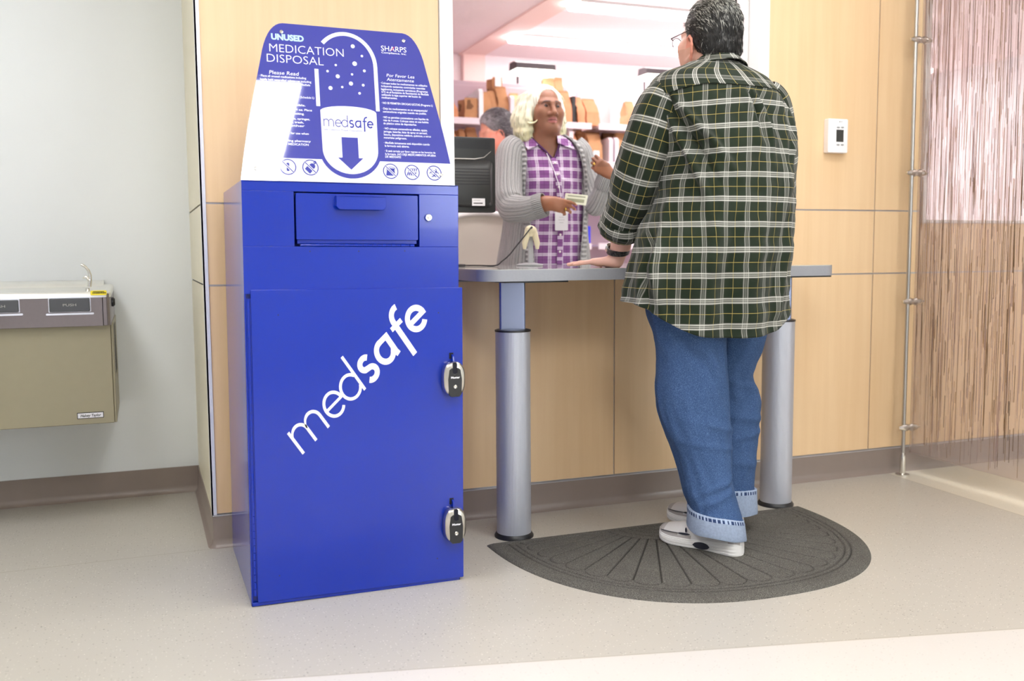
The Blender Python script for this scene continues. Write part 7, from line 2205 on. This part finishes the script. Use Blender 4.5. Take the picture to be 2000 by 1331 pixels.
# ================================================================ the man bowed over his work at the shelves
YD = 5.42
mn2 = thing('person', (2.02, YD, 0), 'grey-haired man with bowed head at the shelves behind the monitor', 'person')
h2f = nrm(-0.90 * E1 - 0.25 * E2 - 0.34 * UP)
HO2, HA2 = head_frame(on_y(969, 259, YD), h2f)
S = Solid((1.55, YD - 0.45, 0.02), (2.5, YD + 0.45, 1.85), 0.007)
W2_ = head(S, HO2, HA2, 1.02)
n2 = W2_(0, -0.075, -0.16); c2 = n2 + 0.10 * E1 * 0.6 - UP * 0.26
S.cone(W2_(0, -0.03, -0.06), n2, 0.056, 0.06, 0.03); S.cone(n2, c2, 0.075, 0.14, 0.05); hp2 = np.array([c2[0] + 0.06, c2[1], 0.95])
S.cone(c2, hp2, 0.15, 0.14, 0.05)
for s_ in (-1, 1):
    S.chain([hp2 + E2 * 0.09 * s_, np.array([*(hp2 + E2 * 0.1 * s_)[:2], 0.5]), np.array([*(hp2 + E2 * 0.1 * s_)[:2], 0.06])], [0.10, 0.07, 0.05], 0.03)
    S.chain([c2 + E2 * 0.19 * s_ + UP * 0.06, c2 + E2 * 0.22 * s_ - UP * 0.22, c2 + E2 * 0.16 * s_ - UP * 0.36 - E1 * 0.2], [0.06, 0.045, 0.035], 0.03)
    hand(S, c2 + E2 * 0.16 * s_ - UP * 0.36 - E1 * 0.2, -E1, UP, -E2 * s_, 0.95)
S.build('body', M_SKIN, mn2, colour=lambda V: np.where((np.abs((V - HO2) @ HA2[0]) > 0.07)[:, None], c3(236, 150, 128)[None], c3(226, 160, 136)[None]))
Hs = Solid(HO2 - 0.2, HO2 + 0.2, 0.006)
e2 = lambda c, r, kk=0.012, op='add': Hs.ell(W2_(*c), np.array(r) * 1.02, HA2, kk, op)
e2((0, -0.020, 0.044), (0.083, 0.103, 0.093)); e2((0, -0.05, -0.02), (0.076, 0.062, 0.07), 0.03)
e2((0, 0.095, -0.03), (0.09, 0.08, 0.112), 0.02, 'sub'); e2((-0.085, 0.012, -0.035), (0.03, 0.034, 0.045), 0.012, 'sub'); e2((0.085, 0.012, -0.035), (0.03, 0.034, 0.045), 0.012, 'sub')
def h2c(V):
    q = (V - HO2) @ HA2.T; t = np.clip((q[:, 1] + 0.02) / 0.08, 0, 1)[:, None]; return (1 - t) * c3(74, 70, 74) + t * c3(168, 164, 166)
h2 = Hs.build('hair', M_HAIR, mn2, colour=h2c)
def flow_2(p): return -HA2[1] - HA2[2] * 0.4
strands('hair_strands', h2, flow_2, 1800, 0.02, 0.0011, lambda p, r: (lambda g: rgb(g, g * 0.97, g))(r.choice([r.uniform(60, 100), r.uniform(130, 190)])), M_HAIR, h2, lift=0.15, seed=21)
M_SCRUB = plain('pale_work_coat', rgb(214, 206, 210), 0.85, scale=60)
S = Solid((1.55, YD - 0.45, 0.85), (2.5, YD + 0.45, 1.7), 0.01)
S.cone(n2 - UP * 0.06 + E1 * 0.02, c2, 0.08, 0.17, 0.05); S.cone(c2, hp2, 0.18, 0.17, 0.05)
for s_ in (-1, 1): S.chain([c2 + E2 * 0.18 * s_ + UP * 0.06, c2 + E2 * 0.22 * s_ - UP * 0.22, c2 + E2 * 0.17 * s_ - UP * 0.34 - E1 * 0.15], [0.085, 0.068, 0.055], 0.04)
S.build('shirt', M_SCRUB, mn2)
S = Solid((1.55, YD - 0.45, 0.0), (2.5, YD + 0.45, 1.1), 0.01)
S.ell(hp2, (0.17, 0.14, 0.14), None, 0.04)
for s_ in (-1, 1): S.chain([hp2 + E2 * 0.09 * s_, np.array([*(hp2 + E2 * 0.1 * s_)[:2], 0.5]), np.array([*(hp2 + E2 * 0.1 * s_)[:2], 0.08])], [0.13, 0.095, 0.08], 0.03)
S.build('trousers', M_TROU, mn2)
for s_ in (-1, 1):
    c = hp2 + E2 * 0.1 * s_
    part('shoe', M_BLACK, mn2, lambda m: m.prism([(c[0] - E1[0] * a + E2[0] * b, c[1] - E1[1] * a + E2[1] * b) for a, b in rrect(-0.1, -0.045, 0.17, 0.045, 0.04)], 'z', 0.0, 0.075), bevel=0.02)
